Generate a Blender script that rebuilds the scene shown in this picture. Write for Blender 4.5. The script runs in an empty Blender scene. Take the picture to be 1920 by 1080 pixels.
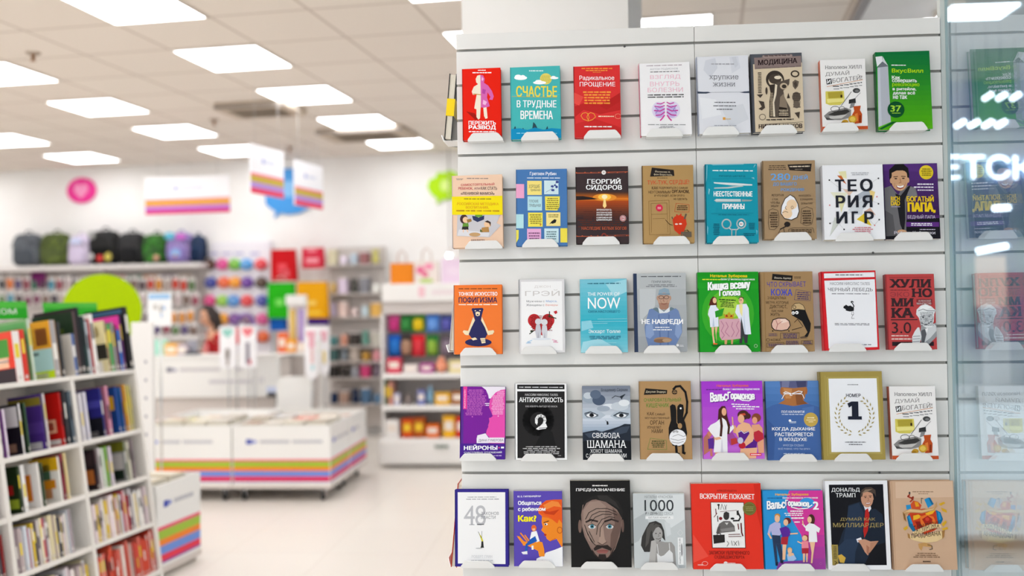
import bpy, math, random
import numpy as np
from mathutils import Matrix, Vector

S = bpy.context.scene
COL = S.collection
random.seed(11)

# ------------------------------------------------------------------ camera, world, exposure
CAM = Vector((0.3650, -2.8073, 1.4529))
PITCH, YAW, ROLL = 0.0172, -0.0764, -0.01362
FPX = 1867.0                                   # 35 mm lens on a 36 mm sensor, in pixels of a 1920 wide frame
def cam_axes():
    cp, sp, cy, sy = math.cos(PITCH), math.sin(PITCH), math.cos(YAW), math.sin(YAW)
    f = Vector((sy*cp, cy*cp, sp)); r = Vector((cy, -sy, 0)); u = r.cross(f)
    cr, sr = math.cos(ROLL), math.sin(ROLL)
    return r*cr + u*sr, u*cr - r*sr, f
RT, UP, FW = cam_axes()
cam_data = bpy.data.cameras.new('camera'); cam = bpy.data.objects.new('camera', cam_data); COL.objects.link(cam)
cam_data.lens = FPX/1920*36; cam_data.sensor_width = 36
m = Matrix((RT, UP, -FW)).transposed().to_4x4(); m.translation = CAM; cam.matrix_world = m
cam_data.dof.use_dof = True; cam_data.dof.focus_distance = 2.80; cam_data.dof.aperture_fstop = 1.35
cam_data.clip_start = 0.05
S.camera = cam

S.view_settings.view_transform = 'Standard'; S.view_settings.look = 'None'
S.view_settings.gamma = 1.0; S.view_settings.exposure = 0.0; S.view_settings.use_curve_mapping = False

W = bpy.data.worlds.new('world'); S.world = W; W.use_nodes = True
W.node_tree.nodes['Background'].inputs[0].default_value = (0.88, 0.94, 1.0, 1)
W.node_tree.nodes['Background'].inputs[1].default_value = 1.7
LAMP_STRENGTH = 7.6

# ------------------------------------------------------------------ where a point of the photograph lies in the shop
def ray(px, py): return FW + RT*((px-960)/FPX) - UP*((py-540)/FPX)
def at(px, py, Y):
    d = ray(px, py); return CAM + d*((Y-CAM.y)/d.y)
def atz(px, py, Z):
    d = ray(px, py); return CAM + d*((Z-CAM.z)/d.z)
def atx(px, py, X):
    d = ray(px, py); return CAM + d*((X-CAM.x)/d.x)
def atp(px, py, P, n):
    d = ray(px, py); return CAM + d*((P-CAM).dot(n)/d.dot(n))

ORD = ('first second third fourth fifth sixth seventh eighth ninth tenth eleventh twelfth thirteenth fourteenth fifteenth sixteenth seventeenth eighteenth nineteenth twentieth ' + ' '.join(t+'-'+u for t in ('twenty', 'thirty', 'forty') for u in 'first second third fourth fifth sixth seventh eighth ninth'.split())).split()
# ------------------------------------------------------------------ materials
def lin(c):
    c /= 255.0
    return c/12.92 if c <= .04045 else ((c+.055)/1.055)**2.4
def rgb(h):
    if len(h) == 3: h = ''.join(a+a for a in h)
    return tuple(lin(int(h[i:i+2], 16)) for i in (0, 2, 4)) + (1,)
MATS = {}
def mat(h, rough=.5, metal=0.0, spec=.15, emit=0.0):
    k = (h, rough, metal, spec, emit)
    if k in MATS: return MATS[k]
    m = bpy.data.materials.new('mat_' + h); m.use_nodes = True
    b = m.node_tree.nodes['Principled BSDF']
    b.inputs['Base Color'].default_value = rgb(h); b.inputs['Roughness'].default_value = rough
    b.inputs['Metallic'].default_value = metal; b.inputs['Specular IOR Level'].default_value = spec
    if emit:
        b.inputs['Emission Color'].default_value = rgb(h); b.inputs['Emission Strength'].default_value = emit
    MATS[k] = m; return m
def nodes_mat(name, rough=.5):
    m = bpy.data.materials.new(name); m.use_nodes = True
    b = m.node_tree.nodes['Principled BSDF']; b.inputs['Roughness'].default_value = rough
    return m, m.node_tree.nodes, m.node_tree.links, b
def noise_mat(name, h0, h1, scale, rough=.5, detail=4, stretch=(1, 1, 1), bump=0.0):
    m, N, Lk, b = nodes_mat(name, rough)
    tc = N.new('ShaderNodeTexCoord'); mp = N.new('ShaderNodeMapping'); mp.inputs['Scale'].default_value = stretch
    nz = N.new('ShaderNodeTexNoise'); nz.inputs['Scale'].default_value = scale; nz.inputs['Detail'].default_value = detail
    rp = N.new('ShaderNodeValToRGB'); rp.color_ramp.elements[0].position = .35; rp.color_ramp.elements[1].position = .65
    rp.color_ramp.elements[0].color = rgb(h0); rp.color_ramp.elements[1].color = rgb(h1)
    Lk.new(tc.outputs['Object'], mp.inputs[0]); Lk.new(mp.outputs[0], nz.inputs['Vector'])
    Lk.new(nz.outputs['Fac'], rp.inputs[0]); Lk.new(rp.outputs[0], b.inputs['Base Color'])
    if bump:
        bp = N.new('ShaderNodeBump'); bp.inputs['Strength'].default_value = bump; bp.inputs['Distance'].default_value = .002
        Lk.new(nz.outputs['Fac'], bp.inputs['Height']); Lk.new(bp.outputs[0], b.inputs['Normal'])
    return m
WHITE = mat('eeece8', .35)
PANEL = noise_mat('slatwall_melamine', 'e6e4e0', 'e9e7e3', 6, .32)
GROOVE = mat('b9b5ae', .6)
WALLM = noise_mat('wall_paint', 'f0edea', 'f3f1ee', 3, .7)
SHELFM = noise_mat('shelf_laminate', 'e6e0d8', 'eae5de', 8, .4)
PAGES = noise_mat('page_edges', 'e6e0d2', 'd2cab8', 60, .8, 2, (1, 40, 1))
CHROME = mat('c8c8c8', .25, .9)
DARK = mat('2a2a2c', .5)

# ------------------------------------------------------------------ mesh building
class MB:
    def __init__(s): s.v = []; s.f = []; s.mi = []; s.mats = []; s.sm = []
    def slot(s, m):
        if m not in s.mats: s.mats.append(m)
        return s.mats.index(m)
    def add(s, vs, fs, m, smooth=False, M=None):
        o = len(s.v); k = s.slot(m)
        s.v += [tuple(M @ Vector(v)) if M else tuple(v) for v in vs]
        for f in fs:
            s.f.append(tuple(i+o for i in f)); s.mi.append(k); s.sm.append(smooth)
        return s
    def box(s, x0, x1, y0, y1, z0, z1, m, M=None, b=0.0):
        if b > 0:                                # chamfered box
            vs = []; fs = []
            X, Y, Z = (x0, x1), (y0, y1), (z0, z1)
            idx = {}
            for i in (0, 1):
                for j in (0, 1):
                    for k in (0, 1):
                        c = Vector((X[i], Y[j], Z[k])); g = (1-2*i, 1-2*j, 1-2*k)
                        for a in range(3):
                            p = c.copy()
                            for q in range(3):
                                if q != a: p[q] += g[q]*b
                            idx[i, j, k, a] = len(vs); vs.append(p)
            I = idx
            for a, (u, w) in ((0, (1, 2)), (1, (0, 2)), (2, (0, 1))):
                for e in (0, 1):
                    q = []
                    for (p1, p2) in ((0, 0), (1, 0), (1, 1), (0, 1)):
                        t = [0, 0, 0]; t[a] = e; t[u] = p1; t[w] = p2; q.append(I[(*t, a)])
                    fs.append(q)
            for a in range(3):
                u, w = [q for q in range(3) if q != a]
                for p1 in (0, 1):
                    for p2 in (0, 1):
                        t0 = [0]*3; t1 = [0]*3; t0[u] = t1[u] = p1; t0[w] = t1[w] = p2; t1[a] = 1
                        fs.append([I[(*t0, u)], I[(*t1, u)], I[(*t1, w)], I[(*t0, w)]])
            for i in (0, 1):
                for j in (0, 1):
                    for k in (0, 1): fs.append([I[i, j, k, 0], I[i, j, k, 1], I[i, j, k, 2]])
            return s.add(vs, fs, m, False, M)
        vs = [(x0, y0, z0), (x1, y0, z0), (x1, y1, z0), (x0, y1, z0), (x0, y0, z1), (x1, y0, z1), (x1, y1, z1), (x0, y1, z1)]
        return s.add(vs, [(0, 3, 2, 1), (4, 5, 6, 7), (0, 1, 5, 4), (1, 2, 6, 5), (2, 3, 7, 6), (3, 0, 4, 7)], m, False, M)
    def tube(s, pts, r, m, n=8, cap=True):
        pts = [Vector(p) for p in pts]; rs = r if isinstance(r, (list, tuple)) else [r]*len(pts)
        vs = []; fs = []; up = None
        for i, p in enumerate(pts):
            t = (pts[min(i+1, len(pts)-1)] - pts[max(i-1, 0)]).normalized()
            if up is None: up = t.orthogonal().normalized()
            a = (up - t*up.dot(t)).normalized(); up = a; b = t.cross(a)
            for k in range(n):
                an = 2*math.pi*k/n; vs.append(p + (a*math.cos(an) + b*math.sin(an))*rs[i])
        for i in range(len(pts)-1):
            for k in range(n): fs.append((i*n+k, i*n+(k+1) % n, (i+1)*n+(k+1) % n, (i+1)*n+k))
        if cap: fs += [tuple(range(n))[::-1], tuple((len(pts)-1)*n+k for k in range(n))]
        return s.add(vs, fs, m, True)
    def ball(s, c, r, m, nu=16, nv=10, M=None, f=None):
        rx, ry, rz = r if isinstance(r, (list, tuple)) else (r, r, r)
        vs = []; fs = []
        for j in range(nv+1):
            t = math.pi*j/nv
            for i in range(nu):
                a = 2*math.pi*i/nu
                d = Vector((math.sin(t)*math.cos(a), math.sin(t)*math.sin(a), math.cos(t)))
                if f: d = f(d)
                vs.append((c[0]+rx*d.x, c[1]+ry*d.y, c[2]+rz*d.z))
        for j in range(nv):
            for i in range(nu): fs.append((j*nu+i, (j+1)*nu+i, (j+1)*nu+(i+1) % nu, j*nu+(i+1) % nu))
        return s.add(vs, fs, m, True, M)
    def prism(s, poly, fn, d0, d1, m, smooth=False):
        """poly of (a,b) pairs swept from d0 to d1; fn(a,b,d) gives the point"""
        n = len(poly)
        vs = [fn(a, b, d0) for a, b in poly] + [fn(a, b, d1) for a, b in poly]
        fs = [tuple(range(n))[::-1], tuple(range(n, 2*n))] + [(i, (i+1) % n, n+(i+1) % n, n+i) for i in range(n)]
        return s.add(vs, fs, m, smooth)
    def build(s, name, parent=None, M=None):
        me = bpy.data.meshes.new(name); me.from_pydata(s.v, [], s.f)
        for q in s.mats: me.materials.append(q)
        me.polygons.foreach_set('material_index', s.mi); me.polygons.foreach_set('use_smooth', s.sm); me.update()
        o = bpy.data.objects.new(name, me); COL.objects.link(o)
        if parent: o.parent = parent
        if M is not None: o.matrix_world = M
        return o
def tag(o, label, cat, group=None):
    o['label'] = label; o['category'] = cat
    if group: o['group'] = group
    return o
def thing(name, label, cat, M=None, group=None):
    o = bpy.data.objects.new(name, None); o.empty_display_size = .05; COL.objects.link(o)
    if M is not None: o.matrix_world = M
    return tag(o, label, cat, group)
def struct(o): o['kind'] = 'structure'; return o
def TR(x, y, z): return Matrix.Translation((x, y, z))
def RZ(a): return Matrix.Rotation(a, 4, 'Z')
def circle(cx, cy, rx, ry, n=24, a0=0.0, a1=2*math.pi):
    full = abs(a1-a0-2*math.pi) < 1e-6
    return [(cx+rx*math.cos(a0+(a1-a0)*i/(n if full else n-1)), cy+ry*math.sin(a0+(a1-a0)*i/(n if full else n-1))) for i in range(n)]

# ------------------------------------------------------------------ lettering
TXT = {}; CHARS = {}
def fill_outline(polys):
    """trapezoids covering the non-zero winding area of closed polygons (font outlines overlap themselves)"""
    E = []
    for P in polys:
        for (x0, y0), (x1, y1) in zip(P, P[1:]+P[:1]):
            if abs(y1-y0) < 1e-6: continue
            E.append((x0, y0, x1, y1, 1) if y1 > y0 else (x1, y1, x0, y0, -1))
    ys = {round(y, 5) for e in E for y in (e[1], e[3])}
    for i, a in enumerate(E):
        for b in E[i+1:]:
            lo, hi = max(a[1], b[1]), min(a[3], b[3])
            if hi-lo < 1e-5: continue
            fa = lambda e, y: e[0]+(e[2]-e[0])*(y-e[1])/(e[3]-e[1])
            d0, d1 = fa(a, lo)-fa(b, lo), fa(a, hi)-fa(b, hi)
            if d0*d1 < -1e-12: ys.add(round(lo+(hi-lo)*d0/(d0-d1), 5))
    ys = sorted(ys); quads = []; live = {}
    for ya, yb in zip(ys, ys[1:]):
        if yb-ya < 2e-5: continue
        ym = (ya+yb)/2; act = []
        for k, e in enumerate(E):
            if e[1] < ym < e[3]: act.append((e[0]+(e[2]-e[0])*(ym-e[1])/(e[3]-e[1]), k))
        act.sort(); w = 0; new = {}; l = None
        for x, k in act:
            if w == 0: l = k
            w += E[k][4]
            if w == 0:
                key = (l, k); new[key] = (live[key][0] if key in live else ya, yb)
        for key, v in live.items():
            if key not in new: quads.append((key, v))
        live = new
    quads += list(live.items())
    at_ = lambda k, y: E[k][0]+(E[k][2]-E[k][0])*(y-E[k][1])/(E[k][3]-E[k][1])
    return [[(at_(l, a), a), (at_(r, a), a), (at_(r, b), b), (at_(l, b), b)] for (l, r), (a, b) in quads]
def glyphs(text, serif=False):
    """filled outline of a text, scaled to the unit box; serif adds feet to the ends of upright strokes"""
    if (text, serif) not in TXT:
        cu = bpy.data.curves.new('lettering', 'FONT'); cu.body = text
        for i in range(len(text)): cu.materials.append(None)
        for i in range(len(text)): cu.body_format[i].material_index = i
        ob = bpy.data.objects.new('lettering', cu); COL.objects.link(ob)
        oe = ob.evaluated_get(bpy.context.evaluated_depsgraph_get()); sp = {}
        for s in oe.to_curve(bpy.context.evaluated_depsgraph_get()).splines:
            B = s.bezier_points; P = []
            for a, b in zip(B, list(B[1:])+[B[0]]):
                p0, h0, h1, p1 = a.co, a.handle_right, b.handle_left, b.co
                d = p1-p0; fl = max(abs(d.x*(h.y-p0.y)-d.y*(h.x-p0.x)) for h in (h0, h1)) < 1e-3*max(d.length, 1e-6)
                for t in ((0,) if fl else (0, .25, .5, .75)):
                    q = p0*(1-t)**3+h0*3*t*(1-t)**2+h1*3*t*t*(1-t)+p1*t**3; P.append((q.x, q.y))
            sp.setdefault(s.material_index, []).append(P)
        vs = []; fs = []
        for i, polys in sp.items():
            x0 = min(x for P in polys for x, y in P); c = text[i]
            if c not in CHARS: CHARS[c] = fill_outline([[(x-x0, y) for x, y in P] for P in polys])
            for q in CHARS[c]:
                o = len(vs); vs += [(x+x0, y) for x, y in q]; fs.append((o, o+1, o+2, o+3))
            if serif:
                top = .73 if c.isupper() or c in '48' else .55
                for q in CHARS[c]:
                    for (xa, ya), (xb, _), y1 in ((q[0], q[1], .035), (q[3], q[2], -.035)):
                        if .04 < xb-xa < .22 and (abs(ya) < .012 if y1 > 0 else abs(ya-top) < .03):
                            o = len(vs); vs += [(xa+x0-.06, ya), (xb+x0+.06, ya), (xb+x0+.06, ya+y1), (xa+x0-.06, ya+y1)]; fs.append((o, o+1, o+2, o+3))
        oe.to_curve_clear(); bpy.data.objects.remove(ob); bpy.data.curves.remove(cu)
        A = np.array(vs); lo, hi = A.min(0), A.max(0)
        TXT[text, serif] = ((A-lo)/(hi-lo), fs)
    return TXT[text, serif]

# ------------------------------------------------------------------ printed artwork: flat shapes in the artwork's own units, laid on a rectangle
def homog(src, dst):
    A = []
    for (x, y), (u, v) in zip(src, dst):
        A.append([x, y, 1, 0, 0, 0, -u*x, -u*y, -u]); A.append([0, 0, 0, x, y, 1, -v*x, -v*y, -v])
    return np.linalg.svd(np.array(A, float))[2][-1].reshape(3, 3)
class Art:
    """shapes drawn in the units of quad (TL,TR,BR,BL), printed on a w x h rectangle; fn(a, b, layer) gives the 3D point"""
    def __init__(s, quad, w, h, fn, ink=.3):
        s.H = homog(quad, [(-w/2, h), (w/2, h), (w/2, 0), (-w/2, 0)]); s.w, s.h, s.fn, s.k, s.ink = w, h, fn, 1, ink
        s.mb = MB(); s.parts = [('cover', s.mb)]
    def pt(s, x, y):
        q = s.H @ np.array([x, y, 1.0]); e = .0003
        return (min(max(q[0]/q[2], -s.w/2+e), s.w/2-e), min(max(q[1]/q[2], e), s.h-e))
    def put(s, pts, faces, col, layer=None):
        L = s.k if layer is None else layer
        s.mb.add([s.fn(*s.pt(x, y), L) for x, y in pts], faces, mat(col, s.ink, 0.0, .10)); s.k += 1
    def poly(s, pts, col): s.put(pts, [tuple(range(len(pts)))], col)
    def text(s, x0, x1, yt, yb, col, txt, bold=0.0, slope=0.0, rot=False, serif=False):
        vs, fs = glyphs(txt, serif)
        if rot:                                     # reading downwards
            s.put([(x1-(1-v)*(x1-x0), yt+u*(yb-yt)) for u, v in vs], fs, col); return
        d = abs(yb-yt)*min(bold, .06)*1.15         # heavier faces are overprinted with small shifts
        x0 += d; x1 -= d
        for dx, dy in (((0, 0),) if bold == 0 else ((-d, 0), (d, 0)) if bold < .02 else ((-d, -d*.5), (d, -d*.5), (-d, d*.5), (d, d*.5), (0, 0))):
            s.put([(x0+dx+u*(x1-x0), yb+dy-v*(yb-yt)+slope*u*(x1-x0)) for u, v in vs], fs, col)
    def stroke(s, pts, w, col):
        vs = []; fs = []
        for (x0, y0), (x1, y1) in zip(pts, pts[1:]):
            d = math.hypot(x1-x0, y1-y0) or 1; nx, ny = -(y1-y0)/d*w/2, (x1-x0)/d*w/2
            ex, ey = (x1-x0)/d*w*.3, (y1-y0)/d*w*.3
            o = len(vs); vs += [(x0-ex+nx, y0-ey+ny), (x1+ex+nx, y1+ey+ny), (x1+ex-nx, y1+ey-ny), (x0-ex-nx, y0-ey-ny)]; fs.append((o, o+1, o+2, o+3))
        s.put(vs, fs, col)
    def lines(s, x0, x1, y0, y1, n, col, slope=0.0):
        """lines of print too fine to read"""
        rr = random.Random(int(x0*7+y0)); vs = []; fs = []; p = (y1-y0)/n
        for i in range(n):
            ind = (x1-x0)*.12*rr.random() if n > 1 else 0
            x = x0+ind; e = x1-ind; ya = y0+p*i+p*.18; yb = y0+p*(i+1)-p*.26
            while x < e-1:
                wd = min((x1-x0)*(.08+.14*rr.random()), e-x); o = len(vs)
                j = (yb-ya)*.25*rr.random()
                vs += [(x, ya+j+slope*(x-x0)), (x+wd, ya+slope*(x-x0)), (x+wd, yb+slope*(x-x0)), (x, yb-j+slope*(x-x0))]; fs.append((o, o+1, o+2, o+3))
                x += wd+(x1-x0)*.025
        s.put(vs, fs, col)
    def grad(s, x0, y0, x1, y1, c0, c1, n):
        a = [int(c0[i:i+2], 16) for i in (0, 2, 4)]; b = [int(c1[i:i+2], 16) for i in (0, 2, 4)]
        for i in range(n):
            t = i/(n-1); c = '%02x%02x%02x' % tuple(round(a[j]+(b[j]-a[j])*t) for j in range(3))
            ya, yb = y0+(y1-y0)*i/n, y0+(y1-y0)*(i+1)/n
            s.put([(x0, ya), (x1, ya), (x1, yb), (x0, yb)], [(0, 1, 2, 3)], c, s.k)
            s.k -= 1
        s.k += 1
    def run(s, prog):
        for ln in prog.strip().splitlines():
            ln = ln.strip()
            if not ln: continue
            txt = None
            if '|' in ln: ln, txt = ln.split('|', 1)
            p = ln.split(); op = p[0]
            kw = dict(q.split('=') for q in p if '=' in q); p = [q for q in p if '=' not in q]
            XY = lambda q: [tuple(float(v) for v in z.split(',')) for z in q]
            if op == 'R':
                x0, y0, x1, y1 = map(float, p[2:6]); s.poly([(x0, y0), (x1, y0), (x1, y1), (x0, y1)], p[1])
            elif op == 'E':
                cx, cy, rx, ry = map(float, p[2:6]); s.poly(circle(cx, cy, rx, ry), p[1])
            elif op == 'O':
                cx, cy, rx, ry, w = map(float, p[2:7]); q = circle(cx, cy, rx, ry, 20); s.stroke(q+[q[0]], w, p[1])
            elif op == 'P': s.poly(XY(p[2:]), p[1])
            elif op == 'L': s.stroke(XY(p[3:]), float(p[2]), p[1])
            elif op == 'T':
                x0, x1, yt, yb = map(float, p[2:6])
                s.text(x0, x1, yt, yb, p[1], txt, float(kw.get('b', 0)), float(kw.get('s', 0)), 'v' in kw, 'f' in kw)
            elif op == 'M':
                x0, x1, y0, y1 = map(float, p[2:6]); s.lines(x0, x1, y0, y1, int(p[6]), p[1], float(kw.get('s', 0)))
            elif op == 'G':
                x0, y0, x1, y1 = map(float, p[1:5]); s.grad(x0, y0, x1, y1, p[5], p[6], int(p[7]))
            elif op == 'K':                       # from here on a part of its own
                s.mb = MB(); s.parts.append((p[1], s.mb))
            elif op == 'WREATH':
                cx, cy, r = map(float, p[2:5])
                for sd in (-1, 1):
                    for i in range(11):
                        t = math.radians(78-i*13.5); x = cx+sd*r*math.cos(t); y = cy+r*1.05*math.sin(t)
                        for o in (-1, 1):
                            ta = t+o*.5
                            dx, dy = sd*math.sin(ta), -math.cos(ta)
                            ax, ay = x+sd*o*9*math.cos(ta), y+o*9*math.sin(ta)
                            s.poly([(ax, ay), (ax+dx*15-dy*6, ay+dy*15+dx*6), (ax+dx*34, ay+dy*34), (ax+dx*15+dy*6, ay+dy*15-dx*6)], p[1])

# ------------------------------------------------------------------ slatwall book holders and the books standing on them
LIPM = mat('f1f0ee', .3)
def holder_mesh(mb, w, depth, M=None):
    """bent white plate: back leaf on the wall, a floor and an outward tilted lip with cut corners"""
    t = .002; hw = w/2
    mb.box(-hw*.8, hw*.8, -.004, -.002, 0, .07, LIPM, M)
    mb.box(-hw*.6, hw*.6, -.003, .004, .066, .070, LIPM, M)
    mb.box(-hw, hw, -depth, -.002, -t, 0, LIPM, M)
    tl = math.radians(24); L = .021
    poly = [(-hw, -.002), (hw, -.002), (hw-.001, .004), (hw-.012, L-.003), (hw-.017, L), (-hw+.017, L), (-hw+.012, L-.003), (-hw+.001, .004)]
    def fn(a, b, d): return (a, -depth - b*math.sin(tl) - d*math.cos(tl), b*math.cos(tl) - d*math.sin(tl)) if M is None else M @ Vector((a, -depth - b*math.sin(tl) - d*math.cos(tl), b*math.cos(tl) - d*math.sin(tl)))
    mb.prism(poly, fn, 0, .0025, LIPM)
def book_shell(mb, w, h, t, hard, front, spine, M=None):
    """cover boards and spine, front face at y = 0"""
    c = .0025 if hard else .0006
    fm, sm = mat(front, .3, 0.0, .10), mat(spine, .3, 0.0, .10)
    mb.box(-w/2, w/2, 0, c, 0, h, fm, M, b=.0005 if hard else 0)
    mb.box(-w/2, w/2, t-c, t, 0, h, fm, M, b=.0005 if hard else 0)
    mb.box(-w/2, -w/2+c, 0, t, 0, h, sm, M)
def page_block(w, h, t, hard, M=None):
    o = .003 if hard else .0004; c = .0025 if hard else .0006
    return MB().box(-w/2+(.003 if hard else .001), w/2-o, c+.0001, t-c-.0001, o if hard else .0002, h-o, PAGES, M)

# ------------------------------------------------------------------ the room: floor, ceiling, walls
GA = math.radians(6.7)                            # the building's grid is turned against the slatwall
AV = Vector((math.sin(GA), math.cos(GA), 0)); BV = Vector((math.cos(GA), -math.sin(GA), 0))
CZ = 3.2
LC = Vector((-1.92, 5.17, CZ))                    # middle of one ceiling lamp
def grid(i, j): return LC + AV*(1.25*i) + BV*(1.875*j)

m_floor, N, Lk, b = nodes_mat('floor_tiles', .28)
tc = N.new('ShaderNodeTexCoord'); br = N.new('ShaderNodeTexBrick'); br.offset = 0
br.inputs['Scale'].default_value = 1.0; br.inputs['Brick Width'].default_value = .6; br.inputs['Row Height'].default_value = .6
br.inputs['Mortar Size'].default_value = .0025
br.inputs['Color1'].default_value = rgb('e9e3da'); br.inputs['Color2'].default_value = rgb('e7e0d7'); br.inputs['Mortar'].default_value = rgb('d8cfc4')
Lk.new(tc.outputs['Object'], br.inputs['Vector']); Lk.new(br.outputs['Color'], b.inputs['Base Color'])
MB().box(-11, 9, -7, 13, -.1, 0, m_floor).build('floor')
struct(bpy.data.objects['floor'])

m_ceil, N, Lk, b = nodes_mat('ceiling_tiles', .9)
tc = N.new('ShaderNodeTexCoord'); br = N.new('ShaderNodeTexBrick'); br.offset = 0
mp = N.new('ShaderNodeMapping'); mp.inputs['Location'].default_value = (.3125, .3125, 0)
br.inputs['Scale'].default_value = 1.0; br.inputs['Brick Width'].default_value = .625; br.inputs['Row Height'].default_value = .625
br.inputs['Mortar Size'].default_value = .011; br.inputs['Mortar Smooth'].default_value = .2
br.inputs['Color1'].default_value = rgb('eee4d9'); br.inputs['Color2'].default_value = rgb('ece1d6'); br.inputs['Mortar'].default_value = rgb('cdbfb2')
nz = N.new('ShaderNodeTexNoise'); nz.inputs['Scale'].default_value = 90; bp = N.new('ShaderNodeBump'); bp.inputs['Strength'].default_value = .15; bp.inputs['Distance'].default_value = .002
Lk.new(tc.outputs['Object'], mp.inputs[0]); Lk.new(mp.outputs[0], br.inputs['Vector']); Lk.new(br.outputs['Color'], b.inputs['Base Color'])
Lk.new(tc.outputs['Object'], nz.inputs['Vector']); Lk.new(nz.outputs['Fac'], bp.inputs['Height']); Lk.new(bp.outputs[0], b.inputs['Normal'])
edge = atz(1592, 32, CZ)                           # the tiled ceiling ends along a rail above the slatwall's right half
e0 = (edge-LC).dot(BV)
struct(MB().box(-9, e0, -13, 5, 0, .06, m_ceil).build('ceiling', None, Matrix.Translation(LC) @ RZ(-GA)))
struct(MB().box(e0+.05, 9, -13, 5, -.04, .06, WALLM).build('ceiling_plasterboard', None, Matrix.Translation(LC) @ RZ(-GA)))
RAIL = mat('a8a09c', .4)
struct(MB().box(e0, e0+.05, -13, 5, -.05, .06, RAIL).build('trim_1', None, Matrix.Translation(LC) @ RZ(-GA)))

BW = at(560, 300, 8.45); BWP = Vector((-2.9, 8.55, 0))     # back wall runs along the building grid
struct(MB().box(-8, 4.4, 0, .15, 0, CZ, WALLM).build('wall_back', None, Matrix.Translation(BWP) @ RZ(-GA)))
struct(MB().box(-.15, 0, -14, .5, 0, CZ, WALLM).build('wall_left', None, Matrix.Translation((-9.6, 9.0, 0)) @ RZ(-GA)))
def atw(px, py, off=0.0):                          # a point on the plane off metres in front of the back wall
    return atp(px, py, BWP - AV*off, AV)
def wallM(p): return Matrix.Translation(p) @ RZ(-GA)   # local x along the wall to the right, y into the wall

# column behind the slatwall
c1 = at(1178, 40, .95); c0 = atp(866, 40, c1, AV); cw = (c1-c0).dot(BV)
cd = .62
for k in range(400):
    if abs((c1 + AV*(k*.004)).length) and True:
        q = c1 + AV*(k*.004) - CAM
        if 960+FPX*q.dot(RT)/q.dot(FW) > 1205: cd = k*.004; break
struct(MB().box(-cw, 0, 0, max(cd, .3), 0, CZ, noise_mat('column_paint', 'e9e6e1', 'ece9e5', 3, .7)).build('column', None, wallM(Vector((c1.x, c1.y, 0)))))

# ceiling lamps
DIFF = mat('fbfcff', .5, 0, .4, LAMP_STRENGTH)
FRAME = mat('e4ddd4', .4)
lamp0 = None
def lamp(p, label):
    global lamp0
    M = Matrix.Translation((p.x, p.y, CZ)) @ RZ(-GA)
    if lamp0 is None:
        t = thing('ceiling_light', label, 'ceiling light', M, 'square ceiling lights')
        fr = MB(); s = .309; q = .296
        for a in ((-s, s, -s, -q), (-s, s, q, s), (-s, -q, -q, q), (q, s, -q, q)): fr.box(a[0], a[1], a[2], a[3], -.012, -.001, FRAME)
        fr.build('frame', t); MB().box(-q, q, -q, q, -.008, -.002, DIFF).build('diffuser', t)
        lamp0 = t
    else:
        t = lamp0.copy(); COL.objects.link(t); t.matrix_world = M; t['label'] = label
        for ch in list(lamp0.children):
            c = ch.copy(); COL.objects.link(c); c.parent = t
rowname = {-3: 'outermost', -2: 'leftmost', -1: 'second', 0: 'third', 1: 'rightmost'}
for j in range(-3, 2):
    for i in range(-9, 3):
        p = grid(i, j)
        if p.x > .2 and p.y > -1: continue
        if p.x > 1.0 or p.y < -6.5 or p.x < -8.8: continue
        q = p-CAM; u_ = 960+FPX*q.dot(RT)/max(q.dot(FW), .1); v_ = 540-FPX*q.dot(UP)/max(q.dot(FW), .1)
        seen = q.dot(FW) > .5 and -60 < u_ < 1980 and v_ > -25
        if j == -3 and p.y < 2: continue
        lamp(p, 'glowing square ceiling light, %s from the back wall in the %s lamp line' % (ORD[2-i], rowname[j]) if seen else 'square ceiling light outside the picture, above and behind the viewpoint')
r = atz(1335, 24, CZ); lamp(Vector((r.x, r.y, CZ)) - BV*.30 + AV*.30, 'glowing square ceiling light just right of the white column')
# strip light right above the glass
s_ = atz(1772, 33, CZ-.04)
SL = thing('strip_light', 'bright white ceiling strip light above the slatwall, ending at the glass', 'ceiling light', Matrix.Translation((s_.x, s_.y, CZ-.04)))
MB().box(-.12, -.01, 0, .75, -.012, -.004, DIFF).build('diffuser', SL); MB().box(-.13, -.003, -.012, .762, -.006, 0, FRAME).build('housing', SL)

# ceiling fittings
CAS = mat('c9b9a6', .6)
for (x, y, sx, sy, lab) in ((490, 199, .46, .45, 'beige ceiling air vent with a dark lower lip, above the angled hanging signs'), (690, 246, .62, .55, 'large beige ceiling air conditioner between two lamps near the slatwall')):
    p = atz(x, y, CZ)
    t = thing('ceiling_vent', lab, 'air vent', Matrix.Translation(p) @ RZ(-GA))
    MB().box(-sx/1.4, sx/1.4, -sy/2, sy/2, -.06, -.001, CAS, b=.008).build('housing', t)
    g = MB()
    for k in range(9): g.box(-sx*.5, sx*.5, -sy*.38+k*sy*.085, -sy*.38+k*sy*.085+.012, -.066, -.06, mat('8d8174', .6))
    g.build('grille', t)
    MB().box(-sx/1.4, sx/1.4, -sy/2-.004, -sy/2, -.055, -.03, mat('8d8580', .5)).build('lip', t)
for k, (x, y, lab) in enumerate(((62, 99, 'small brass ceiling sprinkler at the far left'), (401, 224, 'small ceiling sprinkler left of the beige air vent'), (543, 275, 'small ceiling sprinkler above the two angled signs'))):
    p = atz(x, y, CZ)
    t = thing('sprinkler', lab, 'sprinkler', Matrix.Translation(p))
    MB().tube([(0, 0, 0), (0, 0, -.012)], [.05, .038], mat('b8a898', .5), 14).build('rose', t)
    MB().tube([(0, 0, -.012), (0, 0, -.05), (0, 0, -.055)], [.014, .010, .022], mat('b08058', .4, .5), 10).build('head', t)

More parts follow.
